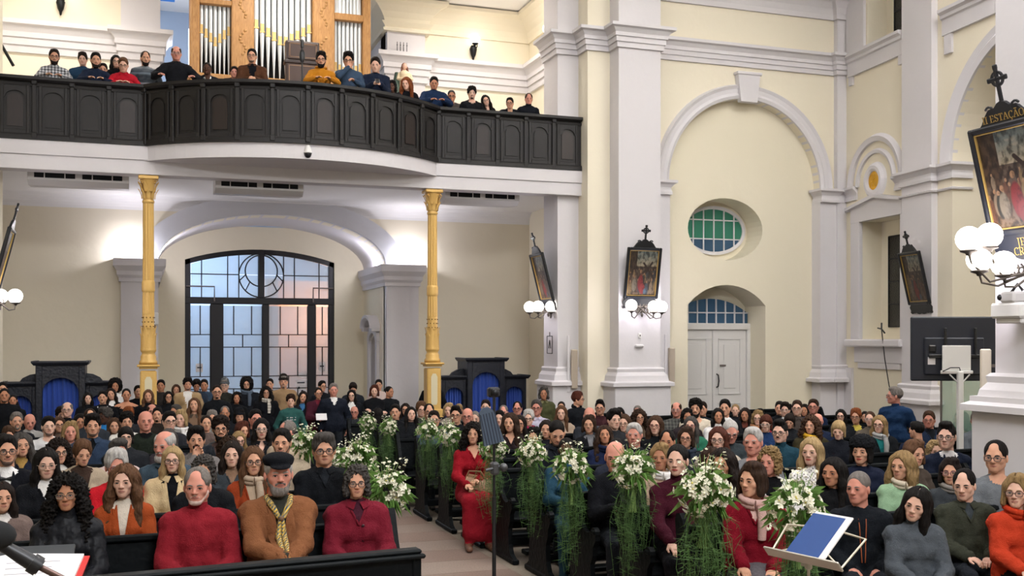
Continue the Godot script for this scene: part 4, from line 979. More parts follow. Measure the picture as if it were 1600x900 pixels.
func equipment() -> void:
	# camera stand in the aisle
	var p := at_px(772, 735, 7.0)
	var o := thing("camera_stand", "tall thin black stand in the aisle with a clamp and a small camera on top", "stand", Vector3(p.x, 0, p.z))
	var mb := Mb.new(); mb.tube([Vector3(0, 0, 0), Vector3(0, 1.2, 0)], 0.014, 10); mb.tube([Vector3(0, 1.2, 0), Vector3(0, 1.9, 0)], 0.01, 10); obj("pole", mb, mat("plastic_black"), o)
	mb = Mb.new()
	for k in 3: mb.tube([Vector3(0, 0.25, 0), Vector3(cos(k * 2.1 + 0.3) * 0.32, 0.01, sin(k * 2.1 + 0.3) * 0.32)], 0.011, 6)
	obj("tripod_leg", mb, mat("plastic_black"), o)
	mb = Mb.new(); mb.box(Vector3(0, 1.4, 0.01), Vector3(0.06, 0.09, 0.07), 0.015); mb.tube([Vector3(-0.07, 1.39, 0.03), Vector3(0.07, 1.42, 0.03)], 0.012, 6); mb.ball(Vector3(0.05, 1.41, 0.06), Vector3.ONE * 0.03, 6); obj("clamp", mb, mat("clamp_grey", "4c4d50", 0.4, 0.4), o)
	mb = Mb.new(); mb.box(Vector3(-0.005, 1.93, 0), Vector3(0.085, 0.07, 0.06), 0.012); mb.x = Transform3D(Basis(Vector3.RIGHT, PI / 2), Vector3(-0.01, 1.93, 0.03)); mb.lathe([[0, 0], [0.024, 0], [0.024, 0.04], [0.0, 0.04]], 12); obj("camera", mb, mat("plastic_black"), o)
	mb = Mb.new(); mb.x = Transform3D(Basis(Vector3.BACK, 0.22), Vector3(-0.055, 1.7, 0.05))
	mb.ext(P2([-0.05, 0.1, -0.02, 0.13, 0.02, 0.13, 0.05, 0.1, 0.085, -0.13, -0.065, -0.13]), -0.012, 0.012); obj("striped_flag", mb, mat("flag_grey", "4a5666", 0.9), o)
	mb = Mb.new(); mb.x = Transform3D(Basis(Vector3.BACK, 0.22), Vector3(-0.055, 1.7, 0.05))
	for i in 6: mb.span(Vector3(-0.05 + i * 0.021, -0.128, 0.0125), Vector3(-0.042 + i * 0.021, 0.09, 0.0135))
	obj("flag_stripe", mb, mat("flag_dark", "2a3140", 0.9), o)
	# music stand with the blue folder
	p = at_px(1257, 876, 4.7)
	o = thing("music_stand", "thin folding metal music stand at the lower right in front of the first row", "music stand", p, deg_to_rad(-76))
	mb = Mb.new(); mb.tube([Vector3(0, -p.y, -0.05), Vector3(0, 0, -0.03)], 0.008, 8); obj("pole", mb, mat("stand_metal", "b9b2a6", 0.35, 0.6), o)
	var lean := Transform3D(Basis(Vector3.RIGHT, -0.87), Vector3.ZERO)
	mb = Mb.new(); mb.x = lean; mb.span(Vector3(-0.25, -0.012, -0.01), Vector3(0.25, 0.0, 0.055), 0.003); obj("ledge", mb, mat("stand_metal"), o, Transform3D())
	mb = Mb.new(); mb.x = lean
	for sx in [-1.0, 1.0]:
		mb.tube([Vector3(sx * 0.235, 0.0, 0.0), Vector3(sx * 0.26, 0.21, 0.0), Vector3(sx * 0.12, 0.225, 0.0)], 0.006, 6); mb.tube([Vector3(sx * 0.235, 0.0, 0.0), Vector3(sx * 0.05, 0.1, 0.0), Vector3(sx * 0.02, 0.22, 0)], 0.005, 6)
	obj("wing", mb, mat("stand_cream", "d8cfbb", 0.4, 0.3), o)
	mb = Mb.new(); mb.box(Vector3(0, -0.03, -0.03), Vector3(0.04, 0.04, 0.03), 0.008); mb.tube([Vector3(-0.045, -0.03, -0.03), Vector3(-0.01, -0.03, -0.03)], 0.009, 6); obj("knob", mb, mat("stand_metal"), o)
	o = thing("folder", "blue folder with a white border lying on the music stand", "folder", p, deg_to_rad(-76))
	mb = Mb.new(); mb.x = lean; mb.span(Vector3(-0.125, 0.002, 0.008), Vector3(0.125, 0.32, 0.02), 0.003); obj("white_back", mb, mat("paper"), o)
	mb = Mb.new(); mb.x = lean; mb.span(Vector3(-0.127, 0.003, 0.02), Vector3(0.088, 0.302, 0.024), 0.001); obj("blue_cover", mb, mat("folder_blue", "1b4484", 0.6), o)
	# booklet, its stand and the microphone in the lower left corner
	var q := at_px(10, 900, 3.2)
	o = thing("black_lectern", "black music desk edge behind the open booklet at the lower left", "music stand", q, deg_to_rad(-4))
	mb = Mb.new(); mb.x = Transform3D(Basis(Vector3.RIGHT, -1.0), Vector3(0, -0.02, 0)); mb.span(Vector3(-0.3, -0.1, -0.02), Vector3(0.16, 0.155, -0.008), 0.003); obj("desk", mb, mat("desk_black", "2b2e31", 0.6), o)
	mb = Mb.new(); mb.tube([Vector3(-0.1, -q.y, -0.1), Vector3(-0.1, -0.03, -0.03)], 0.014, 8); obj("pole", mb, mat("plastic_black"), o)
	o = thing("booklet", "open white booklet with printed lines in a red cover on the black music desk", "booklet", q, deg_to_rad(-4))
	mb = Mb.new(); mb.x = Transform3D(Basis(Vector3.RIGHT, -1.0), Vector3(0, -0.02, 0)); mb.ext(P2([-0.27, -0.12, 0.17, -0.12, 0.205, 0.095, -0.27, 0.105]), -0.008, -0.003); obj("red_cover", mb, mat("booklet_red", "c0241f", 0.5), o)
	mb = Mb.new(); mb.x = Transform3D(Basis(Vector3.RIGHT, -1.0), Vector3(0, -0.02, 0)); mb.ext(P2([-0.27, -0.12, 0.15, -0.12, 0.19, 0.095, 0.0, 0.11, -0.04, 0.1, -0.27, 0.115]), -0.003, 0.006); var pg := obj("page", mb, mat("paper"), o)
	mb = Mb.new(); mb.x = Transform3D(Basis(Vector3.RIGHT, -1.0), Vector3(0, -0.02, 0))
	for i in 9:
		mb.span(Vector3(-0.25, 0.08 - i * 0.022, 0.006), Vector3(-0.06, 0.082 - i * 0.022, 0.0065)); mb.span(Vector3(-0.01, 0.07 - i * 0.022, 0.006), Vector3(0.13 - 0.02 * (i % 3), 0.0718 - i * 0.022, 0.0065))
	obj("printed_line", mb, mat("print_grey", "9c98a0", 0.9), pg)
	o = thing("microphone", "black microphone with a foam windscreen on a boom arm at the lower left corner", "microphone")
	mb = Mb.new(); var m0 := at_px(-6, 846, 2.45); var m1 := at_px(58, 884, 2.45); var m2 := at_px(150, 930, 2.4)
	mb.tube([m2 + Vector3(0.1, -0.06, 0), m2, m1], 0.007, 8); obj("boom_arm", mb, mat("boom_metal", "6b5752", 0.3, 0.8), o)
	mb = Mb.new(); mb.tube([m1 + (m1 - m0) * 0.08, m1 - (m1 - m0) * 0.35, m0 + (m1 - m0) * 0.3, m0], [0.017, 0.016, 0.013, 0.014], 10); mb.tube([m1 + (m1 - m0) * 0.05, m1 - (m1 - m0) * 0.15], 0.021, 10); obj("clip", mb, mat("plastic_black"), o)
	mb = Mb.new(); mb.ball(m0 + Vector3(-0.01, 0.012, 0.0), Vector3(0.05, 0.033, 0.035), 8); obj("windscreen", mb, mat("foam", "17181a", 0.95), o)
	# television seen from behind on its white stand
	p = at_px(1490, 545, 11.4)
	o = thing("television", "large flat television seen from behind in front of the right wall", "television", p, -deg_to_rad(YAW))
	mb = Mb.new(); mb.box(Vector3(0, 0, -0.02), Vector3(1.14, 0.86, 0.05), 0.015); mb.box(Vector3(0, -0.1, 0.015), Vector3(0.8, 0.5, 0.04), 0.015); obj("back_shell", mb, mat("tv_back"), o)
	mb = Mb.new()
	for sx in [-0.13, 0.27]: mb.box(Vector3(sx, 0.1, 0.05), Vector3(0.035, 0.36, 0.03), 0.008)
	mb.box(Vector3(0.05, -0.1, 0.05), Vector3(0.8, 0.05, 0.03), 0.008); mb.box(Vector3(-0.3, 0.0, 0.04), Vector3(0.1, 0.1, 0.03), 0.02); obj("mount_rail", mb, mat("plastic_black"), o)
	mb = Mb.new(); mb.box(Vector3(-0.31, -0.16, 0.037), Vector3(0.1, 0.1, 0.003)); obj("sticker", mb, mat("paper"), o)
	o = thing("television_stand", "white painted metal stand with a square plate behind the television", "stand", Vector3(p.x, 0, p.z), -deg_to_rad(YAW))
	mb = Mb.new(); mb.box(Vector3(0.0, p.y - 0.12, 0.09), Vector3(0.38, 0.33, 0.02), 0.006); mb.box(Vector3(0.0, p.y - 0.31, 0.1), Vector3(0.42, 0.045, 0.05), 0.008); obj("plate", mb, mat("plastic_white"), o)
	mb = Mb.new(); mb.span(Vector3(0.0, 0.0, 0.08), Vector3(0.075, p.y - 0.3, 0.15), 0.01); obj("post", mb, mat("plastic_white"), o)
	mb = Mb.new(); mb.tube([Vector3(-0.1, p.y - 0.34, 0.11), Vector3(0.02, p.y - 0.46, 0.11)], 0.01, 6); mb.tube([Vector3(0.17, p.y - 0.34, 0.11), Vector3(0.06, p.y - 0.46, 0.11)], 0.01, 6); obj("brace", mb, mat("plastic_white"), o)
	mb = Mb.new(); mb.tube([Vector3(-0.2, p.y - 0.3, 0.13), Vector3(-0.1, p.y - 0.25, 0.14), Vector3(0.02, p.y - 0.25, 0.14), Vector3(0.03, p.y - 0.29, 0.14)], 0.008, 6); obj("cable", mb, mat("plastic_black"), o)
	mb = Mb.new(); mb.box(Vector3(0.04, 0.02, 0.1), Vector3(0.6, 0.04, 0.5), 0.01); obj("foot", mb, mat("plastic_white"), o)
	p = at_px(1501, 640, 12.2)
	o = thing("glass_screen", "greenish glass screen standing below the television", "glass panel", Vector3(p.x, 0, p.z), -deg_to_rad(YAW))
	mb = Mb.new(); mb.box(Vector3(0, 0.95, 0), Vector3(0.55, 1.9, 0.012)); obj("pane", mb, mat("green_glass"), o)
	mb = Mb.new(); mb.box(Vector3(0, 0.03, 0), Vector3(0.6, 0.06, 0.08), 0.01); mb.box(Vector3(-0.28, 0.95, 0), Vector3(0.02, 1.9, 0.03)); obj("rail", mb, mat("hinge_grey"), o)
	p = at_px(1540, 603, 8.4)
	o = thing("column_speaker", "slim cream column loudspeaker on the near pier at the right", "loudspeaker", p, -0.6)
	mb = Mb.new(); mb.box(Vector3.ZERO, Vector3(0.095, 0.74, 0.09), 0.012); obj("case", mb, mat("speaker_cream", "ded5c2", 0.5), o)
	mb = Mb.new(); mb.box(Vector3(0.06, 0.2, -0.05), Vector3(0.12, 0.03, 0.03)); mb.box(Vector3(0.06, -0.2, -0.05), Vector3(0.12, 0.03, 0.03)); obj("bracket", mb, mat("hinge_grey"), o)

func small_things() -> void:
	var mb: Mb
	var o: Node3D
	for q in [[Vector3(7.93, 1.72, -18.98), "slim beige column loudspeaker on the pier under the gallery's right end"], [Vector3(9.95, 1.75, -18.8), "slim beige column loudspeaker beside the grey door"]]:
		o = thing("column_speaker", q[1], "loudspeaker", q[0], -0.2)
		mb = Mb.new(); mb.box(Vector3.ZERO, Vector3(0.12, 0.76, 0.1), 0.012); obj("case", mb, mat("beige_speaker"), o)
		mb = Mb.new(); mb.box(Vector3(0, 0, 0.051), Vector3(0.1, 0.72, 0.004)); obj("grille", mb, mat("grille_beige", "ab9d8c", 0.8), o)
		mb = Mb.new(); mb.box(Vector3(-0.11, 0.1, -0.02), Vector3(0.05, 1.1, 0.02), 0.004); obj("cable_duct", mb, mat("white"), o)
	o = thing("emergency_light", "small white emergency light on the pilaster under the bracket lamp", "lamp", Vector3(8.98, 2.17, -18.27))
	mb = Mb.new(); mb.box(Vector3.ZERO, Vector3(0.19, 0.07, 0.06), 0.025); obj("case", mb, mat("plastic_grey"), o)
	mb = Mb.new(); mb.tube([Vector3(0.02, 0.03, 0.0), Vector3(0.03, 0.1, 0.0), Vector3(0.03, 0.16, 0.0)], 0.004, 5); obj("cord", mb, mat("plastic_white"), o)
	o = thing("wall_socket", "small white wall socket on the pilaster above the emergency light", "socket", Vector3(9.0, 2.37, -18.29))
	mb = Mb.new(); mb.box(Vector3.ZERO, Vector3(0.06, 0.1, 0.03), 0.008); obj("plate", mb, mat("plastic_white"), o)
	mb = Mb.new(); mb.box(Vector3(0, 0, 0.016), Vector3(0.025, 0.03, 0.006)); obj("outlet", mb, mat("hinge_grey"), o)
	o = thing("wrought_frame", "small wrought metal bracket frame on the pier side below the lamp", "bracket", Vector3(7.62, 2.22, -19.45), -PI / 2)
	mb = Mb.new()
	for r in [[-0.14, -0.2, -0.14, 0.14], [0.14, -0.2, 0.14, 0.14], [-0.14, -0.2, 0.14, -0.2], [-0.14, 0.14, 0.14, 0.14], [0, 0.14, 0, 0.22], [-0.05, -0.1, 0.0, 0.06], [0.05, -0.1, 0.0, 0.06]]: mb.tube([Vector3(r[0], r[1], 0.02), Vector3(r[2], r[3], 0.02)], 0.008, 5)
	obj("bars", mb, mat("bronze"), o)
	o = thing("brown_board", "dark brown wooden board on the side wall behind the leaning picture", "board", Vector3(8.66, 3.2, -20.6), -PI / 2)
	mb = Mb.new(); mb.box(Vector3.ZERO, Vector3(0.62, 1.5, 0.04), 0.01); obj("panel", mb, mat("brown_board"), o)
	mb = Mb.new(); mb.box(Vector3(0, -0.74, 0.02), Vector3(0.68, 0.06, 0.08), 0.01); obj("ledge", mb, mat("brown_board"), o)
	o = thing("gallery_plaque", "narrow dark grey plaque on the side wall at the gallery's right end", "plaque", Vector3(8.68, 7.35, -20.3), -PI / 2)
	mb = Mb.new(); mb.box(Vector3.ZERO, Vector3(0.5, 1.3, 0.03), 0.008); obj("panel", mb, mat("plaque_grey", "6d675f", 0.6), o)
	mb = Mb.new(); mb.box(Vector3(0, 0, 0.01), Vector3(0.56, 1.36, 0.02), 0.008); obj("rim", mb, mat("hinge_grey"), o)
	for q in [[at_px(481, 240, 17.9), "white dome security camera hanging from the curved gallery edge"], [at_px(859, 18, 19.9), "small black security camera high on the pier"]]:
		o = thing("security_camera", q[1], "camera", q[0])
		mb = Mb.new(); mb.lathe([[0, 0.14], [0.03, 0.14], [0.05, 0.09], [0.07, 0.02], [0.07, 0.0], [0, 0.0]], 14); obj("housing", mb, mat("plastic_white" if taken.security_camera == 1 else "plastic_black"), o)
		mb = Mb.new(); mb.ball(Vector3(0, -0.01, 0), Vector3(0.062, 0.065, 0.062), 8); obj("dome", mb, mat("plastic_black"), o)
		mb = Mb.new()
		if taken.security_camera == 1: mb.tube([Vector3(0, 0.12, 0), Vector3(0.01, 0.2, -0.01), Vector3(0.03, 0.3, -0.03)], 0.012, 6)
		else: mb.tube([Vector3(0, 0.05, 0), Vector3(0.02, 0.06, -0.06)], 0.02, 6)
		obj("arm", mb, mat("plastic_white"), o)
	# saint statue and candlesticks on the right gallery pilaster
	o = thing("saint_statue", "small statue of a long haired saint in a cream robe beside the organ arch", "statue", at_px(632, 150, 22.9))
	mb = Mb.new(); mb.lathe([[0, 0], [0.16, 0.0], [0.15, 0.06], [0.13, 0.2], [0.11, 0.34], [0.14, 0.46], [0.12, 0.52], [0.05, 0.56], [0.0, 0.57]], 16); mb.tube([Vector3(0.12, 0.48, 0), Vector3(0.15, 0.36, 0.06), Vector3(0.03, 0.38, 0.14)], [0.045, 0.04, 0.03], 8); mb.tube([Vector3(-0.12, 0.48, 0), Vector3(-0.16, 0.35, 0.05), Vector3(-0.04, 0.35, 0.14)], [0.045, 0.04, 0.03], 8); obj("robe", mb, mat("statue_cream", "d9c9a6", 0.5), o)
	mb = Mb.new(); mb.ball(Vector3(0, 0.65, 0.01), Vector3(0.055, 0.075, 0.06), 8); mb.tube([Vector3(0, 0.54, 0), Vector3(0, 0.62, 0)], 0.03, 8); obj("head", mb, mat("skinp", "dcb09a", 0.5), o)
	mb = Mb.new(); mb.ball(Vector3(0, 0.665, -0.015), Vector3(0.065, 0.075, 0.06), 8); mb.tube([Vector3(-0.05, 0.64, 0), Vector3(-0.075, 0.52, 0.03)], [0.03, 0.02], 6); mb.tube([Vector3(0.05, 0.64, 0), Vector3(0.075, 0.52, 0.03)], [0.03, 0.02], 6); obj("hair", mb, mat("statue_hair", "6a3a22", 0.6), o)
	mb = Mb.new(); mb.tube([Vector3(-0.15, 0.5, -0.04), Vector3(-0.19, 0.3, 0.0), Vector3(-0.16, 0.0, 0.04)], [0.06, 0.07, 0.05], 8); obj("mantle", mb, mat("statue_green", "3f5246", 0.6), o)
	for i in 4:
		o = thing("candlestick", ["leftmost of the four thin black candlesticks on the gallery ledge", "second from the left of the four thin black candlesticks on the gallery ledge", "third from the left of the four thin black candlesticks on the gallery ledge", "rightmost of the four thin black candlesticks on the gallery ledge"][i], "candlestick", Vector3(5.42 + i * 0.075, 8.76, -23.3), 0.0, "four candlesticks on the ledge")
		mb = Mb.new(); mb.lathe([[0, 0], [0.03, 0], [0.03, 0.015], [0.008, 0.02], [0.007, 0.16], [0.014, 0.165], [0.014, 0.175], [0.007, 0.18], [0.007, 0.24], [0, 0.24]], 8); obj("stick", mb, mat("iron"), o)
	# hook and cord by the window, projector on the near pier
	o = thing("window_cord", "black hooked cord hanging under the tall window of the right wall", "cord")
	mb = Mb.new(); var a := RW * Vector3(1.75, 2.5, 0.2)
	mb.tube([RW * Vector3(1.75, 2.5, 0.22), RW * Vector3(1.77, 1.9, 0.16), RW * Vector3(1.85, 1.4, 0.12), RW * Vector3(1.95, 1.15, 0.1)], 0.01, 6); mb.tube([RW * Vector3(1.62, 2.52, 0.22), RW * Vector3(1.75, 2.5, 0.22), RW * Vector3(1.86, 2.42, 0.22)], 0.016, 6); mb.tube([RW * Vector3(1.75, 2.5, 0.22), RW * Vector3(1.72, 2.62, 0.2)], 0.016, 6); obj("cord", mb, mat("plastic_black"), o)
	o = thing("wall_projector", "white projector and small camera on a bracket on the near pier", "projector", at_px(1590, 482, 7.5), -PI / 2)
	mb = Mb.new(); mb.box(Vector3(0, -0.02, 0.0), Vector3(0.36, 0.14, 0.3), 0.02); mb.box(Vector3(0, -0.11, 0), Vector3(0.3, 0.05, 0.22), 0.01); obj("case", mb, mat("plastic_white"), o)
	mb = Mb.new(); mb.box(Vector3(0.02, 0.1, 0.05), Vector3(0.18, 0.1, 0.2), 0.02); obj("camera", mb, mat("plastic_grey"), o)
	mb = Mb.new(); mb.tube([Vector3(-0.04, 0.15, 0.03), Vector3(0.02, 0.22, 0.02), Vector3(0.06, 0.16, 0.0)], 0.014, 6); mb.ball(Vector3(-0.06, 0.1, 0.14), Vector3.ONE * 0.03, 6); obj("cable", mb, mat("plastic_black"), o)
	o = thing("door_speaker", "small white box loudspeaker on the wall beside the left gilded column", "loudspeaker", at_px(241, 498, 23.2))
	mb = Mb.new(); mb.box(Vector3.ZERO, Vector3(0.17, 0.26, 0.16), 0.02); obj("case", mb, mat("plastic_white"), o)
	mb = Mb.new(); mb.box(Vector3(0, -0.16, -0.05), Vector3(0.05, 0.08, 0.12)); obj("bracket", mb, mat("hinge_grey"), o)
	o = thing("stair_rail", "black stair rail slanting at the left end of the gallery", "railing")
	mb = Mb.new(); mb.tube([at_px(-12, 45, 21), at_px(21, 103, 21)], 0.03, 6); mb.tube([at_px(2, 70, 21), at_px(2, 118, 21)], 0.015, 6); obj("rail", mb, mat("iron"), o)

# ---------- figures: smooth fields meshed as surface nets ----------
class Sdf:
	var o: Vector3
	var c: float
	var nx: int
	var ny: int
	var nz: int
	var f := PackedFloat32Array()
	var lab := PackedByteArray()
	var best := PackedFloat32Array()
	func _init(lo: Vector3, hi: Vector3, cell: float) -> void:
		o = lo; c = cell
		nx = int(ceil((hi.x - lo.x) / cell)) + 1; ny = int(ceil((hi.y - lo.y) / cell)) + 1; nz = int(ceil((hi.z - lo.z) / cell)) + 1
		f.resize(nx * ny * nz); f.fill(9.0)
		best.resize(nx * ny * nz); best.fill(9.0)
		lab.resize(nx * ny * nz)
	# tapered capsule; q stretches space about the middle (a flat limb has q.z > 1)
	func cap(a: Vector3, b: Vector3, ra: float, rb: float, k := 0.02, label := 0, q := Vector3.ONE) -> void:
		var R := maxf(ra, rb) + k + c * 2.0
		var lo := a.min(b) - Vector3(R, R, R) / q.min(Vector3.ONE); var hi := a.max(b) + Vector3(R, R, R) / q.min(Vector3.ONE)
		var m := (a + b) * 0.5
		var A := (a - m) * q; var B := (b - m) * q
		var ab := B - A
		var L := maxf(ab.length_squared(), 1e-9)
		var i0 := maxi(0, int((lo.x - o.x) / c)); var i1 := mini(nx - 1, int((hi.x - o.x) / c) + 1)
		var j0 := maxi(0, int((lo.y - o.y) / c)); var j1 := mini(ny - 1, int((hi.y - o.y) / c) + 1)
		var l0 := maxi(0, int((lo.z - o.z) / c)); var l1 := mini(nz - 1, int((hi.z - o.z) / c) + 1)
		var inv := 1.0 / maxf(q.x, maxf(q.y, q.z))
		for l in range(l0, l1 + 1):
			for j in range(j0, j1 + 1):
				var at := (l * ny + j) * nx
				for i in range(i0, i1 + 1):
					var p := (Vector3(o.x + i * c, o.y + j * c, o.z + l * c) - m) * q - A
					var t := clampf(p.dot(ab) / L, 0.0, 1.0)
					var d := ((p - ab * t).length() - ra - (rb - ra) * t) * (inv if inv < 1.0 else 1.0)
					var e := f[at + i]
					if d < best[at + i]: best[at + i] = d; lab[at + i] = label
					var h := k - absf(e - d)
					f[at + i] = minf(e, d) - (h * h / (4.0 * k) if h > 0.0 else 0.0)
	func ell(m: Vector3, r: Vector3, k := 0.02, label := 0, cut := false, turn := Basis()) -> void:
		var R := r + Vector3.ONE * (k + c * 2.0)
		if turn != Basis(): var w := maxf(R.x, maxf(R.y, R.z)); R = Vector3(w, w, w)
		var lo := m - R; var hi := m + R
		var i0 := maxi(0, int((lo.x - o.x) / c)); var i1 := mini(nx - 1, int((hi.x - o.x) / c) + 1)
		var j0 := maxi(0, int((lo.y - o.y) / c)); var j1 := mini(ny - 1, int((hi.y - o.y) / c) + 1)
		var l0 := maxi(0, int((lo.z - o.z) / c)); var l1 := mini(nz - 1, int((hi.z - o.z) / c) + 1)
		var inv := Vector3.ONE / r
		var tt := turn.transposed()
		for l in range(l0, l1 + 1):
			for j in range(j0, j1 + 1):
				var at := (l * ny + j) * nx
				for i in range(i0, i1 + 1):
					var p := tt * (Vector3(o.x + i * c, o.y + j * c, o.z + l * c) - m)
					var k0 := (p * inv).length()
					var k1 := (p * inv * inv).length()
					var d := k0 * (k0 - 1.0) / maxf(k1, 1e-6)
					var e := f[at + i]
					if cut:
						d = -d
						var h := k - absf(e - d)
						f[at + i] = maxf(e, d) + (h * h / (4.0 * k) if h > 0.0 else 0.0)
					else:
						if d < best[at + i]: best[at + i] = d; lab[at + i] = label
						var h := k - absf(e - d)
						f[at + i] = minf(e, d) - (h * h / (4.0 * k) if h > 0.0 else 0.0)
	# keeps what lies where n.p < w
	func clip(n: Vector3, w: float, k := 0.01) -> void:
		for l in nz:
			for j in ny:
				var at := (l * ny + j) * nx
				for i in nx:
					var e := f[at + i]
					if e > 8.0: continue
					var d := n.dot(Vector3(o.x + i * c, o.y + j * c, o.z + l * c)) - w
					var h := k - absf(e - d)
					f[at + i] = maxf(e, d) + (h * h / (4.0 * k) if h > 0.0 else 0.0)
	func value(p: Vector3) -> float:
		var q := (p - o) / c
		var i := clampi(int(q.x), 0, nx - 2); var j := clampi(int(q.y), 0, ny - 2); var l := clampi(int(q.z), 0, nz - 2)
		var u := q.x - i; var v := q.y - j; var w := q.z - l
		var a := (l * ny + j) * nx + i
		var b := a + nx * ny
		return lerpf(lerpf(lerpf(f[a], f[a + 1], u), lerpf(f[a + nx], f[a + nx + 1], u), v), lerpf(lerpf(f[b], f[b + 1], u), lerpf(f[b + nx], f[b + nx + 1], u), v), w)
	# how far the surface reaches to the front at (x, y)
	func front(x: float, y: float) -> float:
		var z := o.z + (nz - 2) * c
		while z > o.z:
			if value(Vector3(x, y, z)) < 0.0: return z + c * 0.3
			z -= c * 0.5
		return 0.0
	# {label: [vertices, normals, indices]}
	func nets(bump := 0.0, seed_ := 1, keep := 0) -> Dictionary:
		var id := PackedInt32Array()
		id.resize(nx * ny * nz); id.fill(-1)
		var V := PackedVector3Array()
		var G := PackedByteArray()
		var sl := nx * ny
		var off := PackedInt32Array([0, 1, nx, nx + 1, sl, sl + 1, sl + nx, sl + nx + 1])
		var e0 := PackedInt32Array([0, 2, 4, 6, 0, 1, 4, 5, 0, 1, 2, 3]); var e1 := PackedInt32Array([1, 3, 5, 7, 2, 3, 6, 7, 4, 5, 6, 7])
		var cor := PackedVector3Array([Vector3(0, 0, 0), Vector3(1, 0, 0), Vector3(0, 1, 0), Vector3(1, 1, 0), Vector3(0, 0, 1), Vector3(1, 0, 1), Vector3(0, 1, 1), Vector3(1, 1, 1)])
		for l in nz - 1:
			for j in ny - 1:
				var at := (l * ny + j) * nx
				for i in nx - 1:
					var a := at + i
					var s := f[a] < 0.0
					if (f[a + 1] < 0.0) == s and (f[a + nx] < 0.0) == s and (f[a + nx + 1] < 0.0) == s and (f[a + sl] < 0.0) == s and (f[a + sl + 1] < 0.0) == s and (f[a + sl + nx] < 0.0) == s and (f[a + sl + nx + 1] < 0.0) == s: continue
					var sum := Vector3(); var n := 0
					for e in 12:
						var g0 := f[a + off[e0[e]]]; var g1 := f[a + off[e1[e]]]
						if (g0 < 0.0) != (g1 < 0.0):
							sum += cor[e0[e]].lerp(cor[e1[e]], g0 / (g0 - g1)); n += 1
					id[a] = V.size()
					V.append(o + (Vector3(i, j, l) + sum / n) * c)
					var w := 9.0; var g := 0
					for k in 8:
						if best[a + off[k]] < w: w = best[a + off[k]]; g = lab[a + off[k]]
					G.append(g)
		var T := PackedInt32Array()
		var step := [1, nx, sl]
		for l in range(1, nz - 1):
			for j in range(1, ny - 1):
				var at := (l * ny + j) * nx
				for i in range(1, nx - 1):
					var a := at + i
					var s := f[a] < 0.0
					for ax in 3:
						if (f[a + step[ax]] < 0.0) == s: continue
						var u: int = step[(ax + 1) % 3]; var v: int = step[(ax + 2) % 3]
						var q0 := id[a]; var q1 := id[a - u]; var q2 := id[a - u - v]; var q3 := id[a - v]
						if q0 < 0 or q1 < 0 or q2 < 0 or q3 < 0: continue
						if s: T.append_array([q0, q2, q1, q0, q3, q2])
						else: T.append_array([q0, q1, q2, q0, q2, q3])
		var N := PackedVector3Array()
		N.resize(V.size())
		for pass_ in 2:
			N.fill(Vector3.ZERO)
			for t in range(0, T.size(), 3):
				var n := (V[T[t + 2]] - V[T[t]]).cross(V[T[t + 1]] - V[T[t]])
				N[T[t]] += n; N[T[t + 1]] += n; N[T[t + 2]] += n
			for i in N.size(): N[i] = N[i].normalized()
			if bump == 0.0 or pass_ == 1: break
			var nz_ := FastNoiseLite.new(); nz_.seed = seed_; nz_.frequency = 9.0; nz_.fractal_octaves = 2
			for i in V.size():
				if G[i] > keep: V[i] += N[i] * bump * nz_.get_noise_3d(V[i].x * 1.3, V[i].y * 0.8, V[i].z * 1.3)
		var out := {}
		var back := PackedInt32Array()
		for t in range(0, T.size(), 3):
			var g := G[T[t]]
			if not out.has(g): out[g] = []
			out[g].append(t)
		var done := {}
		for g in out:
			back.resize(V.size()); back.fill(-1)
			var v2 := PackedVector3Array(); var n2 := PackedVector3Array(); var t2 := PackedInt32Array()
			for t in out[g]:
				for k in 3:
					var i := T[t + k]
					if back[i] < 0: back[i] = v2.size(); v2.append(V[i]); n2.append(N[i])
					t2.append(back[i])
			done[g] = [v2, n2, t2]
		return done

const CELLS := {"head": [0.0052, 0.0078, 0.0105], "body": [0.017, 0.024, 0.031], "hand": [0.0055, 0.0075, 0.0095], "hair": [0.0068, 0.01, 0.0135]}
var kept := {}

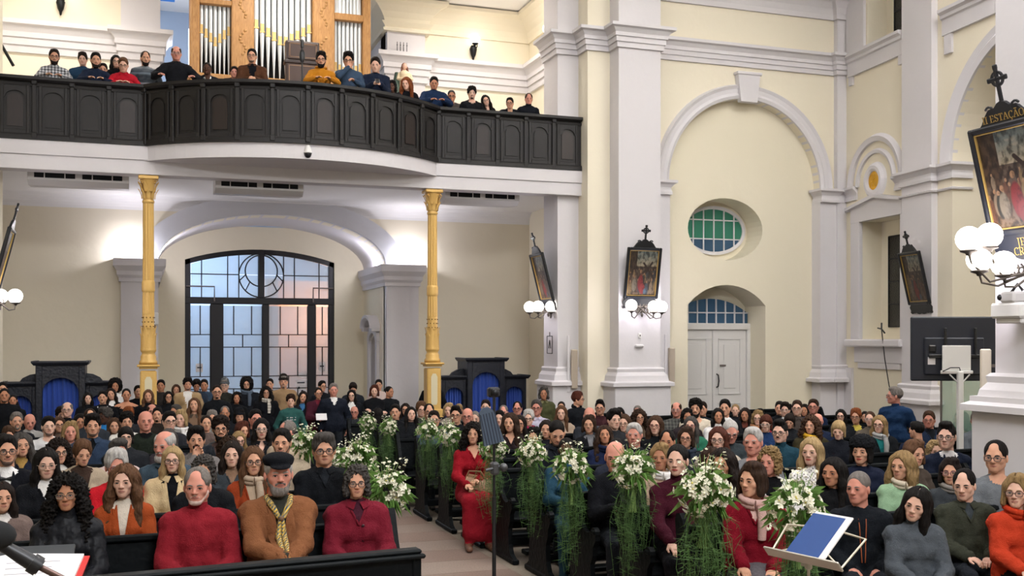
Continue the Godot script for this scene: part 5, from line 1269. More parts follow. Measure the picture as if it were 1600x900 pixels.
func head_shape(sex: String, lod: int) -> Dictionary:
	var key := "head%s%d" % [sex, lod]
	if kept.has(key): return kept[key]
	var s := Sdf.new(Vector3(-0.1, -0.11, -0.13), Vector3(0.1, 0.24, 0.13), CELLS.head[lod])
	var man := sex == "m"
	s.ell(Vector3(0, 0.142, -0.014), Vector3(0.075, 0.083, 0.094), 0.02)
	s.ell(Vector3(0, 0.088, 0.018), Vector3(0.061 if man else 0.057, 0.078, 0.065), 0.03)
	for x in [-1.0, 1.0]:
		s.cap(Vector3(x * (0.049 if man else 0.044), 0.05, -0.004), Vector3(x * 0.018, 0.017, 0.054), 0.021 if man else 0.018, 0.017, 0.03)
		s.ell(Vector3(x * 0.04, 0.084, 0.05), Vector3(0.021, 0.02, 0.021), 0.025)
	s.ell(Vector3(0, 0.014, 0.06), Vector3(0.023 if man else 0.018, 0.015, 0.018), 0.02)
	s.cap(Vector3(-0.034, 0.122, 0.068), Vector3(0.034, 0.122, 0.068), 0.0155 if man else 0.013, 0.0155 if man else 0.013, 0.02)
	s.ell(Vector3(0, 0.045, 0.0635), Vector3(0.036, 0.022, 0.0185), 0.02)
	for x in [-1.0, 1.0]: s.ell(Vector3(x * 0.031, 0.105, 0.094), Vector3(0.019, 0.0115, 0.014), 0.012, 0, true)
	s.cap(Vector3(0, 0.113, 0.08), Vector3(0, 0.079, 0.1 if man else 0.097), 0.0085, 0.012 if man else 0.0105, 0.012)
	for x in [-1.0, 1.0]:
		s.ell(Vector3(x * 0.012, 0.074, 0.09), Vector3(0.0085, 0.0075, 0.01), 0.007)
		s.ell(Vector3(x * 0.031, 0.1045, 0.0725), Vector3(0.016, 0.0125, 0.0115), 0.004)
		s.ell(Vector3(x * 0.077, 0.096, -0.012), Vector3(0.011, 0.031, 0.018), 0.008, 0, false, Basis(Vector3.UP, x * 0.3))
	var nr := 0.057 if man else 0.048
	s.cap(Vector3(0, -0.1, -0.04), Vector3(0, 0.06, -0.024), nr + 0.004, nr - 0.002, 0.025)
	var d := s.nets()[0] as Array
	var out := {"skin": d}
	var k := [8, 6, 5][lod] as int
	var eye := Mb.new(); var iris := Mb.new(); var brow := Mb.new(); var lip := Mb.new()
	for x in [-1.0, 1.0]:
		eye.ball(Vector3(x * 0.031, 0.1045, 0.0765), Vector3(0.0128, 0.0058, 0.0082), k)
		iris.ball(Vector3(x * 0.031, 0.1046, 0.0812), Vector3(0.0066, 0.006, 0.0046), k)
		var lash := []; var line := []
		for i in 5:
			var a := PI * i / 4.0
			lash.append(Vector3(x * 0.031 - cos(a) * 0.0146, 0.1032 + sin(a) * 0.007, 0.0795 + sin(a) * 0.0058))
			line.append(Vector3(x * (0.013 + 0.0085 * i), 0.1215 + 0.0055 * sin(0.7 * i), 0.087 - 0.0005 * i * i))
		iris.tube(lash, [0.0014, 0.0026, 0.003, 0.0026, 0.0014], 4)
		brow.tube(line, [0.0034, 0.005, 0.005, 0.004, 0.002] if man else [0.0026, 0.0038, 0.0038, 0.003, 0.0015], 5)
	lip.tube([Vector3(-0.026, 0.0445, 0.0780), Vector3(-0.016, 0.047, 0.0840), Vector3(-0.006, 0.05, 0.0877), Vector3(0, 0.0485, 0.0883), Vector3(0.006, 0.05, 0.0877), Vector3(0.016, 0.047, 0.0840), Vector3(0.026, 0.0445, 0.0780)], [0.0012, 0.003, 0.0036, 0.0034, 0.0036, 0.003, 0.0012], 6)
	lip.tube([Vector3(-0.023, 0.0435, 0.0793), Vector3(-0.013, 0.041, 0.0840), Vector3(0, 0.0395, 0.0865), Vector3(0.013, 0.041, 0.0840), Vector3(0.023, 0.0435, 0.0793)], [0.0014, 0.0042, 0.005, 0.0042, 0.0014] if not man else [0.0012, 0.0034, 0.004, 0.0034, 0.0012], 6)
	out.eye = plain(eye); out.iris = plain(iris); out.brow = plain(brow); out.lip = plain(lip)
	kept[key] = out
	return out

func plain(mb: Mb) -> Array:
	var ids := PackedInt32Array(range(mb.v.size()))
	return [mb.v, mb.n, ids]

func hand_shape(lod: int, grip := 0.35) -> Array:
	var key := "hand%d %f" % [lod, grip]
	if kept.has(key): return kept[key]
	var s := Sdf.new(Vector3(-0.085, -0.1, -0.05), Vector3(0.07, 0.045, 0.21), CELLS.hand[lod])
	s.cap(Vector3(0, 0, -0.03), Vector3(0, 0, 0.02), 0.024, 0.026, 0.02, 0, Vector3(0.9, 1.25, 1))
	s.ell(Vector3(0, 0, 0.05), Vector3(0.041, 0.015, 0.046), 0.015)
	for i in 4:
		var x := -0.03 + 0.0205 * i
		var L: float = [0.068, 0.078, 0.073, 0.056][i]
		var a := Vector3(x, 0.001, 0.083 - 0.004 * absf(i - 1.2))
		var g := grip * (0.8 + 0.12 * i)
		var b := a + Vector3((i - 1.5) * 0.003, -sin(g) , cos(g)) * L * 0.48
		var e := b + Vector3(0, -sin(g * 2.1), cos(g * 2.1)) * L * 0.32
		var h := e + Vector3(0, -sin(g * 2.9), cos(g * 2.9)) * L * 0.24
		s.cap(a - Vector3(0, 0, 0.02), b, 0.0105, 0.0092, 0.006); s.cap(b, e, 0.0092, 0.0085, 0.004); s.cap(e, h, 0.0085, 0.0075, 0.004)
	s.cap(Vector3(-0.024, -0.004, 0.015), Vector3(-0.056, -0.016, 0.056), 0.016, 0.0115, 0.012); s.cap(Vector3(-0.056, -0.016, 0.056), Vector3(-0.055, -0.022, 0.088), 0.011, 0.009, 0.005)
	kept[key] = s.nets()[0]
	return kept[key]

# where the arms go: [left wrist, right wrist, how far the elbows stand out], seated heights
const ARMS := {
	"lap": [Vector3(0.1, 0.66, 0.27), Vector3(-0.08, 0.665, 0.29), 0.7], "cross": [Vector3(-0.08, 0.83, 0.17), Vector3(0.1, 0.79, 0.19), 1.0],
	"front": [Vector3(0.05, 0.76, 0.27), Vector3(-0.05, 0.75, 0.28), 0.9], "down": [Vector3(0.25, 0.5, 0.04), Vector3(-0.25, 0.5, 0.04), 0.6],
	"rail": [Vector3(0.12, 0.82, 0.36), Vector3(-0.12, 0.82, 0.36), 1.3], "wide": [Vector3(0.27, 0.78, 0.3), Vector3(-0.27, 0.78, 0.3), 1.3],
	"chin": [Vector3(0.06, 0.8, 0.33), Vector3(-0.03, 1.06, 0.17), 0.9], "phone": [Vector3(0.05, 0.82, 0.3), Vector3(-0.07, 0.82, 0.3), 0.6],
	"cane": [Vector3(0.015, 0.7, 0.4), Vector3(-0.03, 0.735, 0.38), 1.25], "hold": [Vector3(0.0, 0.74, 0.3), Vector3(-0.12, 0.7, 0.33), 0.8],
	"knee": [Vector3(-0.04, 0.64, 0.36), Vector3(-0.12, 0.66, 0.34), 0.9], "sidehand": [Vector3(0.12, 0.66, 0.3), Vector3(-0.1, 0.68, 0.36), 0.7],
	"hidden": [Vector3(0.12, 0.62, 0.2), Vector3(-0.12, 0.62, 0.2), 0.8],
}

func body_shape(sex: String, sit: bool, arms: String, bulk: int, lod: int, lean: float, skirt := false) -> Dictionary:
	var key := "body%s%s%s%d%d%.2f%s" % [sex, sit, arms, bulk, lod, lean, skirt]
	if kept.has(key): return kept[key]
	var up := 0.0 if sit else 0.4
	var s := Sdf.new(Vector3(-0.44, -0.03, -0.3), Vector3(0.44, 1.2 + up, 0.74 if sit else 0.6), CELLS.body[lod])
	var man := sex == "m"
	var B := 0.012 * bulk
	var hip := Vector3(0, 0.55 + up, 0)
	var tilt := Basis(Vector3.RIGHT, lean)
	var P := func(x: float, y: float, z: float) -> Vector3: return hip + tilt * (Vector3(x, y + up, z) - hip)
	var w := 1.0 if man else 0.9
	# legs
	for x in [-1.0, 1.0]:
		if sit:
			s.cap(Vector3(x * 0.085, 0.54, 0.0), Vector3(x * 0.115, 0.525, 0.43), 0.092, 0.064, 0.03, 2)
			s.cap(Vector3(x * 0.115, 0.52, 0.43), Vector3(x * 0.115, 0.1, 0.45), 0.062, 0.045, 0.02, 2)
			s.cap(Vector3(x * 0.115, 0.045, 0.43), Vector3(x * 0.13, 0.035, 0.6), 0.046, 0.036, 0.015, 3, Vector3(1, 1.1, 1))
		else:
			s.cap(Vector3(x * 0.085, 0.92, 0.0), Vector3(x * 0.1, 0.5, 0.02), 0.094, 0.066, 0.03, 2)
			s.cap(Vector3(x * 0.1, 0.5, 0.02), Vector3(x * 0.105, 0.1, -0.02), 0.064, 0.046, 0.02, 2)
			s.cap(Vector3(x * 0.105, 0.045, -0.03), Vector3(x * 0.13, 0.035, 0.15), 0.046, 0.036, 0.015, 3, Vector3(1, 1.1, 1))
	if skirt and sit:
		s.cap(Vector3(0, 0.54, 0.05), Vector3(0, 0.53, 0.42), 0.12, 0.1, 0.06, 2, Vector3(0.62, 1, 1)); s.cap(Vector3(0, 0.5, 0.44), Vector3(0, 0.2, 0.47), 0.1, 0.11, 0.05, 2, Vector3(0.6, 1, 1.1))
	s.cap(P.call(-0.075, 0.58, 0), P.call(0.075, 0.58, 0), 0.122 + B, 0.122 + B, 0.04, 2 if bulk < 2 else 1, Vector3(1, 1, 1.1))
	# trunk
	s.ell(P.call(0, 0.7, -0.008), Vector3((0.158 if man else 0.14) + B, 0.15, (0.118 if man else 0.106) + B), 0.05, 1, false, tilt)
	s.ell(P.call(0, 0.88, -0.025), Vector3(0.168 * w + B, 0.17, 0.12 * (1.0 if man else 0.92) + B), 0.05, 1, false, tilt)
	if not man:
		for x in [-1.0, 1.0]: s.ell(P.call(x * 0.068, 0.87, 0.066), Vector3(0.062 + B * 0.5, 0.062, 0.052), 0.035, 1)
	var sx := (0.178 if man else 0.155)
	s.cap(P.call(-sx * 0.6, 0.975, -0.03), P.call(sx * 0.6, 0.975, -0.03), 0.07 + B, 0.07 + B, 0.05, 1)
	s.cap(P.call(0, 1.0, -0.036), P.call(0, 1.045, -0.032), 0.072 if man else 0.06, 0.063 if man else 0.054, 0.03, 1)
	var wrists := []
	for x in [1.0, -1.0]:
		var S: Vector3 = P.call(x * sx, 0.975, -0.03)
		s.cap(P.call(x * sx * 0.8, 0.985, -0.036), P.call(0, 1.05, -0.036), 0.048 + B, 0.052, 0.05, 1)
		s.ell(S, Vector3.ONE * (0.06 + B), 0.03, 1)
		var W: Vector3 = (ARMS[arms][0 if x > 0 else 1] as Vector3)
		W = Vector3(W.x, W.y + up, W.z) if arms == "rail" or arms == "wide" or arms == "down" else P.call(W.x, W.y, W.z)
		var U := 0.285 * (1.0 if man else 0.95); var L := 0.25 * (1.0 if man else 0.95)
		var d := W - S
		var D := minf(d.length(), U + L - 0.01)
		d = d.normalized()
		W = S + d * D
		var hint := (Vector3(x * (ARMS[arms][2] as float), -0.75, -0.25) + Vector3(0, 0, -0.2)).normalized()
		hint = (hint - d * hint.dot(d)).normalized()
		var ca := clampf((U * U + D * D - L * L) / (2 * U * D), -1, 1)
		var E := S + d * (U * ca) + hint * (U * sqrt(1 - ca * ca))
		s.cap(S, E, 0.057 + B, 0.046 + B, 0.02, 1); s.cap(E, W, 0.047 + B, 0.035 + B * 0.7, 0.015, 1)
		wrists.append([W, (W - E).normalized()])
	var parts := s.nets(0.013, 5 + lod + bulk, 0)
	kept[key] = {"parts": parts, "wrists": wrists, "neck": P.call(0.0, 1.122, -0.006), "field": s, "tilt": tilt, "up": up}
	return kept[key]

# hair of each kind, in the head's own space (chin at 0, crown at 0.225, face towards +z)
func hair_shape(kind: String, lod: int) -> Array:
	var key := "hair%s%d" % [kind, lod]
	if kept.has(key): return kept[key]
	var lowest := -0.3 if kind in ["straight", "wavy", "curly"] else -0.12
	var s := Sdf.new(Vector3(-0.17, lowest, -0.2), Vector3(0.17, 0.32, 0.15), CELLS.hair[lod])
	var ctr := Vector3(0, 0.146, -0.018)
	var shell := func(t: float, k := 0.02) -> void: s.ell(ctr, Vector3(0.0755 + t, 0.0835 + t, 0.0945 + t), k)
	var face := func(top: float, wide: float) -> void: s.ell(Vector3(0, top - 0.085, 0.105), Vector3(wide, 0.092, 0.088), 0.012, 0, true)
	var parted := func(top: float, wide: float) -> void:
		for x in [-1.0, 1.0]: s.ell(Vector3(x * 0.017, top - 0.09, 0.105), Vector3(wide, 0.093, 0.088), 0.006, 0, true, Basis(Vector3.BACK, x * 0.12))
		s.ell(Vector3(0, 0.243, 0.02), Vector3(0.004, 0.022, 0.085), 0.006, 0, true)
	var rough := 0.004
	match kind:
		"short":
			shell.call(0.009); s.ell(Vector3(0, 0.205, 0.02), Vector3(0.06, 0.03, 0.06), 0.03); s.clip(Vector3(0, -1, 0.42), -0.098); face.call(0.181, 0.067)
		"quiff":
			shell.call(0.007); s.ell(Vector3(0, 0.222, 0.03), Vector3(0.06, 0.036, 0.065), 0.03); s.clip(Vector3(0, -1, 0.42), -0.1); face.call(0.181, 0.067); rough = 0.008
		"buzz":
			shell.call(0.004); s.clip(Vector3(0, -1, 0.42), -0.1); face.call(0.184, 0.066); rough = 0.0
		"reced":
			shell.call(0.008); s.clip(Vector3(0, -1, 0.42), -0.098); face.call(0.19, 0.068); s.ell(Vector3(0, 0.2, 0.09), Vector3(0.042, 0.045, 0.06), 0.02, 0, true)
		"fringe":
			shell.call(0.008); s.clip(Vector3(0, -1, 0.42), -0.095); face.call(0.19, 0.069); s.ell(Vector3(0, 0.25, 0.02), Vector3(0.074, 0.085, 0.12), 0.02, 0, true)
		"mop":
			shell.call(0.02); s.ell(Vector3(0, 0.21, 0.03), Vector3(0.082, 0.045, 0.07), 0.03); s.clip(Vector3(0, -1, 0.35), -0.085); face.call(0.17, 0.066); rough = 0.016
		"thick":
			shell.call(0.014); s.ell(Vector3(0, 0.215, 0.035), Vector3(0.075, 0.04, 0.062), 0.03); s.clip(Vector3(0, -1, 0.4), -0.09); face.call(0.176, 0.066); rough = 0.009
		"afro":
			s.ell(Vector3(0, 0.15, -0.025), Vector3(0.132, 0.13, 0.125), 0.02); s.ell(Vector3(0, 0.07, -0.04), Vector3(0.125, 0.1, 0.1), 0.05); face.call(0.182, 0.068); rough = 0.018
		"puff":
			shell.call(0.016); s.ell(Vector3(0, 0.215, -0.01), Vector3(0.075, 0.04, 0.08), 0.03); s.clip(Vector3(0, -1, 0.3), -0.06); face.call(0.18, 0.062); rough = 0.009
		"bangs":
			shell.call(0.014); 
			for x in [-1.0, 1.0]: s.cap(Vector3(x * 0.076, 0.13, 0.0), Vector3(x * 0.078, 0.03, 0.012), 0.022, 0.018, 0.02, 0, Vector3(1.2, 1, 0.7))
			s.ell(Vector3(0, 0.075, -0.06), Vector3(0.08, 0.07, 0.05), 0.03); s.clip(Vector3(0, -1, 0), -0.015); face.call(0.148, 0.06)
		"bob", "curlbob":
			shell.call(0.012)
			for x in [-1.0, 1.0]: s.cap(Vector3(x * 0.074, 0.15, 0.005), Vector3(x * 0.085, 0.02, 0.018), 0.024, 0.024, 0.025, 0, Vector3(1.1, 1, 0.62))
			s.ell(Vector3(0, 0.07, -0.055), Vector3(0.092, 0.085, 0.06), 0.04); s.ell(Vector3(0.02, 0.215, 0.02), Vector3(0.06, 0.03, 0.05), 0.03); parted.call(0.183, 0.046)
			if kind == "curlbob": rough = 0.018
		"straight", "wavy", "curly":
			var big := 1.0 if kind == "straight" else 1.16 if kind == "wavy" else 1.35
			shell.call(0.01 if kind != "curly" else 0.022)
			for x in [-1.0, 1.0]:
				s.cap(Vector3(x * 0.072, 0.16, 0.01), Vector3(x * 0.085 * big, 0.0, 0.02), 0.022 * big, 0.028 * big, 0.025, 0, Vector3(1.15, 1, 0.62))
				s.cap(Vector3(x * 0.085 * big, 0.01, 0.018), Vector3(x * 0.092 * big, -0.22, 0.055), 0.03 * big, 0.024, 0.03, 0, Vector3(0.85, 1, 1.15))
			s.cap(Vector3(0, 0.1, -0.06), Vector3(0, -0.16, -0.095), 0.08 * big, 0.075, 0.04, 0, Vector3(0.8, 1, 1.35))
			parted.call(0.183, 0.045)
			rough = [0.005, 0.012, 0.02][["straight", "wavy", "curly"].find(kind)]
		"tied", "pony":
			shell.call(0.006); s.clip(Vector3(0, -1, 0.42), -0.088); face.call(0.19, 0.066)
			s.ell(Vector3(0, 0.15 if kind == "tied" else 0.165, -0.128), Vector3(0.034, 0.034, 0.03), 0.015)
			if kind == "pony": s.cap(Vector3(0, 0.16, -0.13), Vector3(0.02, -0.02, -0.14), 0.028, 0.018, 0.02)
		"full": # beards
			for x in [-1.0, 1.0]: s.cap(Vector3(x * 0.058, 0.075, 0.005), Vector3(x * 0.026, 0.012, 0.055), 0.017, 0.026, 0.025)
			s.ell(Vector3(0, 0.0, 0.062), Vector3(0.04, 0.032, 0.03), 0.03)
			s.cap(Vector3(-0.026, 0.05, 0.079), Vector3(0, 0.06, 0.087), 0.008, 0.0075, 0.01); s.cap(Vector3(0.026, 0.05, 0.079), Vector3(0, 0.06, 0.087), 0.008, 0.0075, 0.01)
			s.ell(Vector3(0, 0.045, 0.097), Vector3(0.023, 0.009, 0.024), 0.005, 0, true)
			rough = 0.008
		"stubble":
			for x in [-1.0, 1.0]: s.cap(Vector3(x * 0.053, 0.07, 0.004), Vector3(x * 0.02, 0.016, 0.055), 0.0215, 0.0215, 0.025)
			s.ell(Vector3(0, 0.012, 0.062), Vector3(0.026, 0.02, 0.022), 0.02)
			s.cap(Vector3(-0.024, 0.047, 0.078), Vector3(0, 0.059, 0.0845), 0.006, 0.006, 0.01); s.cap(Vector3(0.024, 0.047, 0.078), Vector3(0, 0.059, 0.0845), 0.006, 0.006, 0.01)
			s.ell(Vector3(0, 0.045, 0.096), Vector3(0.024, 0.0095, 0.024), 0.005, 0, true)
			rough = 0.002
		"goat":
			s.ell(Vector3(0, 0.008, 0.066), Vector3(0.022, 0.024, 0.021), 0.02)
			for x in [-1.0, 1.0]: s.cap(Vector3(x * 0.026, 0.05, 0.076), Vector3(x * 0.02, 0.018, 0.068), 0.0095, 0.012, 0.01)
			s.cap(Vector3(-0.024, 0.048, 0.078), Vector3(0, 0.06, 0.087), 0.007, 0.007, 0.01); s.cap(Vector3(0.024, 0.048, 0.078), Vector3(0, 0.06, 0.087), 0.007, 0.007, 0.01)
			s.ell(Vector3(0, 0.045, 0.095), Vector3(0.021, 0.0095, 0.026), 0.004, 0, true)
		"mous":
			s.cap(Vector3(-0.027, 0.047, 0.076), Vector3(0, 0.06, 0.088), 0.006, 0.008, 0.01); s.cap(Vector3(0.027, 0.047, 0.076), Vector3(0, 0.06, 0.088), 0.006, 0.008, 0.01)
		"beanie":
			shell.call(0.016); s.ell(Vector3(0, 0.225, -0.025), Vector3(0.07, 0.05, 0.08), 0.04); s.clip(Vector3(0, -1, 0.1), -0.148, 0.004)
			for i in 16:
				var a := TAU * i / 16
				var b := TAU * (i + 1) / 16
				s.cap(Vector3(cos(a) * 0.088, 0.152, -0.016 + sin(a) * 0.107), Vector3(cos(b) * 0.088, 0.152, -0.016 + sin(b) * 0.107), 0.012, 0.012, 0.006)
			rough = 0.002
		"capcrown":
			s.ell(Vector3(0, 0.2, -0.02), Vector3(0.094, 0.045, 0.112), 0.02); s.ell(Vector3(0, 0.175, -0.014), Vector3(0.084, 0.03, 0.104), 0.02); s.clip(Vector3(0, -1, 0), -0.16, 0.004)
			s.ell(Vector3(0, 0.165, 0.085), Vector3(0.062, 0.012, 0.052), 0.008, 0, false, Basis(Vector3.RIGHT, 0.25))
			rough = 0.0
		"turban":
			s.ell(Vector3(0, 0.175, -0.02), Vector3(0.112, 0.088, 0.122), 0.03); s.ell(Vector3(0.02, 0.225, -0.01), Vector3(0.07, 0.03, 0.08), 0.02); s.clip(Vector3(0, -1, 0.25), -0.13); rough = 0.009
		"hood":
			shell.call(0.022); s.ell(Vector3(0, 0.04, -0.05), Vector3(0.105, 0.11, 0.085), 0.04); face.call(0.2, 0.072)
	var d: Array = s.nets()[0]
	if rough > 0.0:
		var nz := FastNoiseLite.new(); nz.seed = 11; nz.frequency = 28.0; nz.fractal_octaves = 2
		var curly := kind in ["mop", "afro", "curly", "curlbob", "turban"]
		for i in (d[0] as PackedVector3Array).size():
			var p: Vector3 = d[0][i]
			var n: float
			if curly: n = nz.get_noise_3d(p.x * 1.5, p.y * 1.5, p.z * 1.5) * 1.3
			else: n = nz.get_noise_2d(atan2(p.x, p.z + 0.03) * 0.14 + p.y * 0.1, p.y * 0.12) if kind != "wavy" else nz.get_noise_2d(atan2(p.x, p.z + 0.03) * 0.12 + 0.012 * sin(p.y * 55.0), p.y * 0.18)
			d[0][i] = p + (d[1][i] as Vector3) * n * rough
		var N: PackedVector3Array = d[1]; var V: PackedVector3Array = d[0]; var T: PackedInt32Array = d[2]
		N.fill(Vector3.ZERO)
		for t in range(0, T.size(), 3):
			var n2 := (V[T[t + 2]] - V[T[t]]).cross(V[T[t + 1]] - V[T[t]])
			N[T[t]] += n2; N[T[t + 1]] += n2; N[T[t + 2]] += n2
		for i in N.size(): N[i] = N[i].normalized()
		d[1] = N
	kept[key] = d
	return d

func glasses_shape(lod: int) -> Mb:
	var mb := Mb.new()
	var r := 0.0026 if lod == 0 else 0.003
	for x in [-1.0, 1.0]:
		var ring := []
		for i in (17 if lod == 0 else 9):
			var a := TAU * i / (16.0 if lod == 0 else 8.0)
			var q := Vector2(cos(a), sin(a))
			var e := pow(pow(absf(q.x), 3.0) + pow(absf(q.y), 3.0), -1.0 / 3.0)
			ring.append(Vector3(x * 0.0335 + q.x * e * 0.0245, 0.1025 + q.y * e * 0.0185, 0.1 - 0.006 * absf(x * 0.0335 + q.x * e * 0.0245) / 0.05))
		mb.tube(ring, r, 5 if lod == 0 else 4, false)
		mb.tube([Vector3(x * 0.058, 0.108, 0.093), Vector3(x * 0.075, 0.106, 0.05), Vector3(x * 0.081, 0.104, -0.01)], r, 4)
	mb.tube([Vector3(-0.009, 0.106, 0.099), Vector3(0, 0.108, 0.101), Vector3(0.009, 0.106, 0.099)], r, 4)
	return mb

func join(am: ArrayMesh, list: Array, m: Material) -> void:
	# list of [ [v, n, idx], Transform3D ]
	var V := PackedVector3Array(); var N := PackedVector3Array(); var T := PackedInt32Array()
	for q in list:
		var first := V.size()
		var x: Transform3D = q[1]
		V.append_array(x * (q[0][0] as PackedVector3Array))
		var nb := Transform3D(x.basis.orthonormalized(), Vector3.ZERO)
		N.append_array(nb * (q[0][1] as PackedVector3Array))
		var mirrored := x.basis.determinant() < 0.0
		var idx: PackedInt32Array = q[0][2]
		if first == 0 and not mirrored: T = idx.duplicate()
		else:
			for i in range(0, idx.size(), 3):
				T.append(idx[i] + first)
				T.append(idx[i + (2 if mirrored else 1)] + first); T.append(idx[i + (1 if mirrored else 2)] + first)
	if V.is_empty() or T.is_empty(): return
	var a := []
	a.resize(Mesh.ARRAY_MAX)
	a[Mesh.ARRAY_VERTEX] = V; a[Mesh.ARRAY_NORMAL] = N; a[Mesh.ARRAY_INDEX] = T
	am.add_surface_from_arrays(Mesh.PRIMITIVE_TRIANGLES, a)
	am.surface_set_material(am.get_surface_count() - 1, m)

func piece(called: String, list: Array, m: Material, parent: Node) -> MeshInstance3D:
	var am := ArrayMesh.new()
	join(am, list, m)
	return inst(called, am, parent)

# splits the trunk's cloth: what lies inside the opening of a jacket or neckline
func open_front(d: Array, mode: String, up: float, tilt: Basis) -> Array:
	var V: PackedVector3Array = d[0]; var T: PackedInt32Array = d[2]
	var inn := PackedInt32Array(); var outer := PackedInt32Array()
	var hip := Vector3(0, 0.55 + up, 0)
	var back := tilt.transposed()
	for t in range(0, T.size(), 3):
		var p := (V[T[t]] + V[T[t + 1]] + V[T[t + 2]]) / 3.0
		p = back * (p - hip) + hip - Vector3(0, up, 0)
		var ok := false
		if p.z > 0.0:
			match mode:
				"v": ok = absf(p.x) < (p.y - 0.93) * 0.5 and p.y > 0.93
				"d": ok = absf(p.x) < (p.y - 0.72) * 0.26 and p.y > 0.72
				"o": ok = absf(p.x) < 0.055 + maxf(0.0, p.y - 0.8) * 0.06 and p.y > 0.5
				"c": ok = Vector2(p.x, (p.y - 1.08) * 1.3).length() < 0.075
		if mode == "s": ok = p.y > 0.97 and absf(p.x) < 0.1 or p.y > 1.01
		if ok: inn.append_array([T[t], T[t + 1], T[t + 2]])
		else: outer.append_array([T[t], T[t + 1], T[t + 2]])
	return [[V, d[1], outer], [V, d[1], inn]]

func cut(d: Array) -> Array:
	var V: PackedVector3Array = d[0]; var N: PackedVector3Array = d[1]
	var back := PackedInt32Array(); back.resize(V.size()); back.fill(-1)
	var v := PackedVector3Array(); var n := PackedVector3Array(); var t := PackedInt32Array()
	for i in (d[2] as PackedInt32Array):
		if back[i] < 0: back[i] = v.size(); v.append(V[i]); n.append(N[i])
		t.append(back[i])
	return [v, n, t]

const HAIR := {"black": "17120f", "dark": "261b15", "brown": "3e2a1d", "lbrown": "6b4a32", "blond": "a5865a", "blonde": "bd9f70", "grey": "8a827b", "white": "cfcac4", "salt": "55504c", "auburn": "57291a", "ginger": "8f4c25", "mid": "4f3625"}
const SKIN := {"p": "dcb09a", "l": "cf9c80", "t": "b98264", "b": "8f5f44", "d": "543629", "r": "cf8f7c"}

func cloth(hex: String) -> StandardMaterial3D:
	var k := "cloth" + hex
	if mats.has(k): return mats[k]
	var m := mat(k, hex, 0.9)
	grain(m, null, tex.weave, Vector3.ONE * 3.0, 0.35)
	m.heightmap_enabled = true; m.heightmap_texture = tex.folds; m.heightmap_scale = 0.7
	m.rim_enabled = true; m.rim = 0.1; m.rim_tint = 0.6; m.metallic_specular = 0.2
	return m

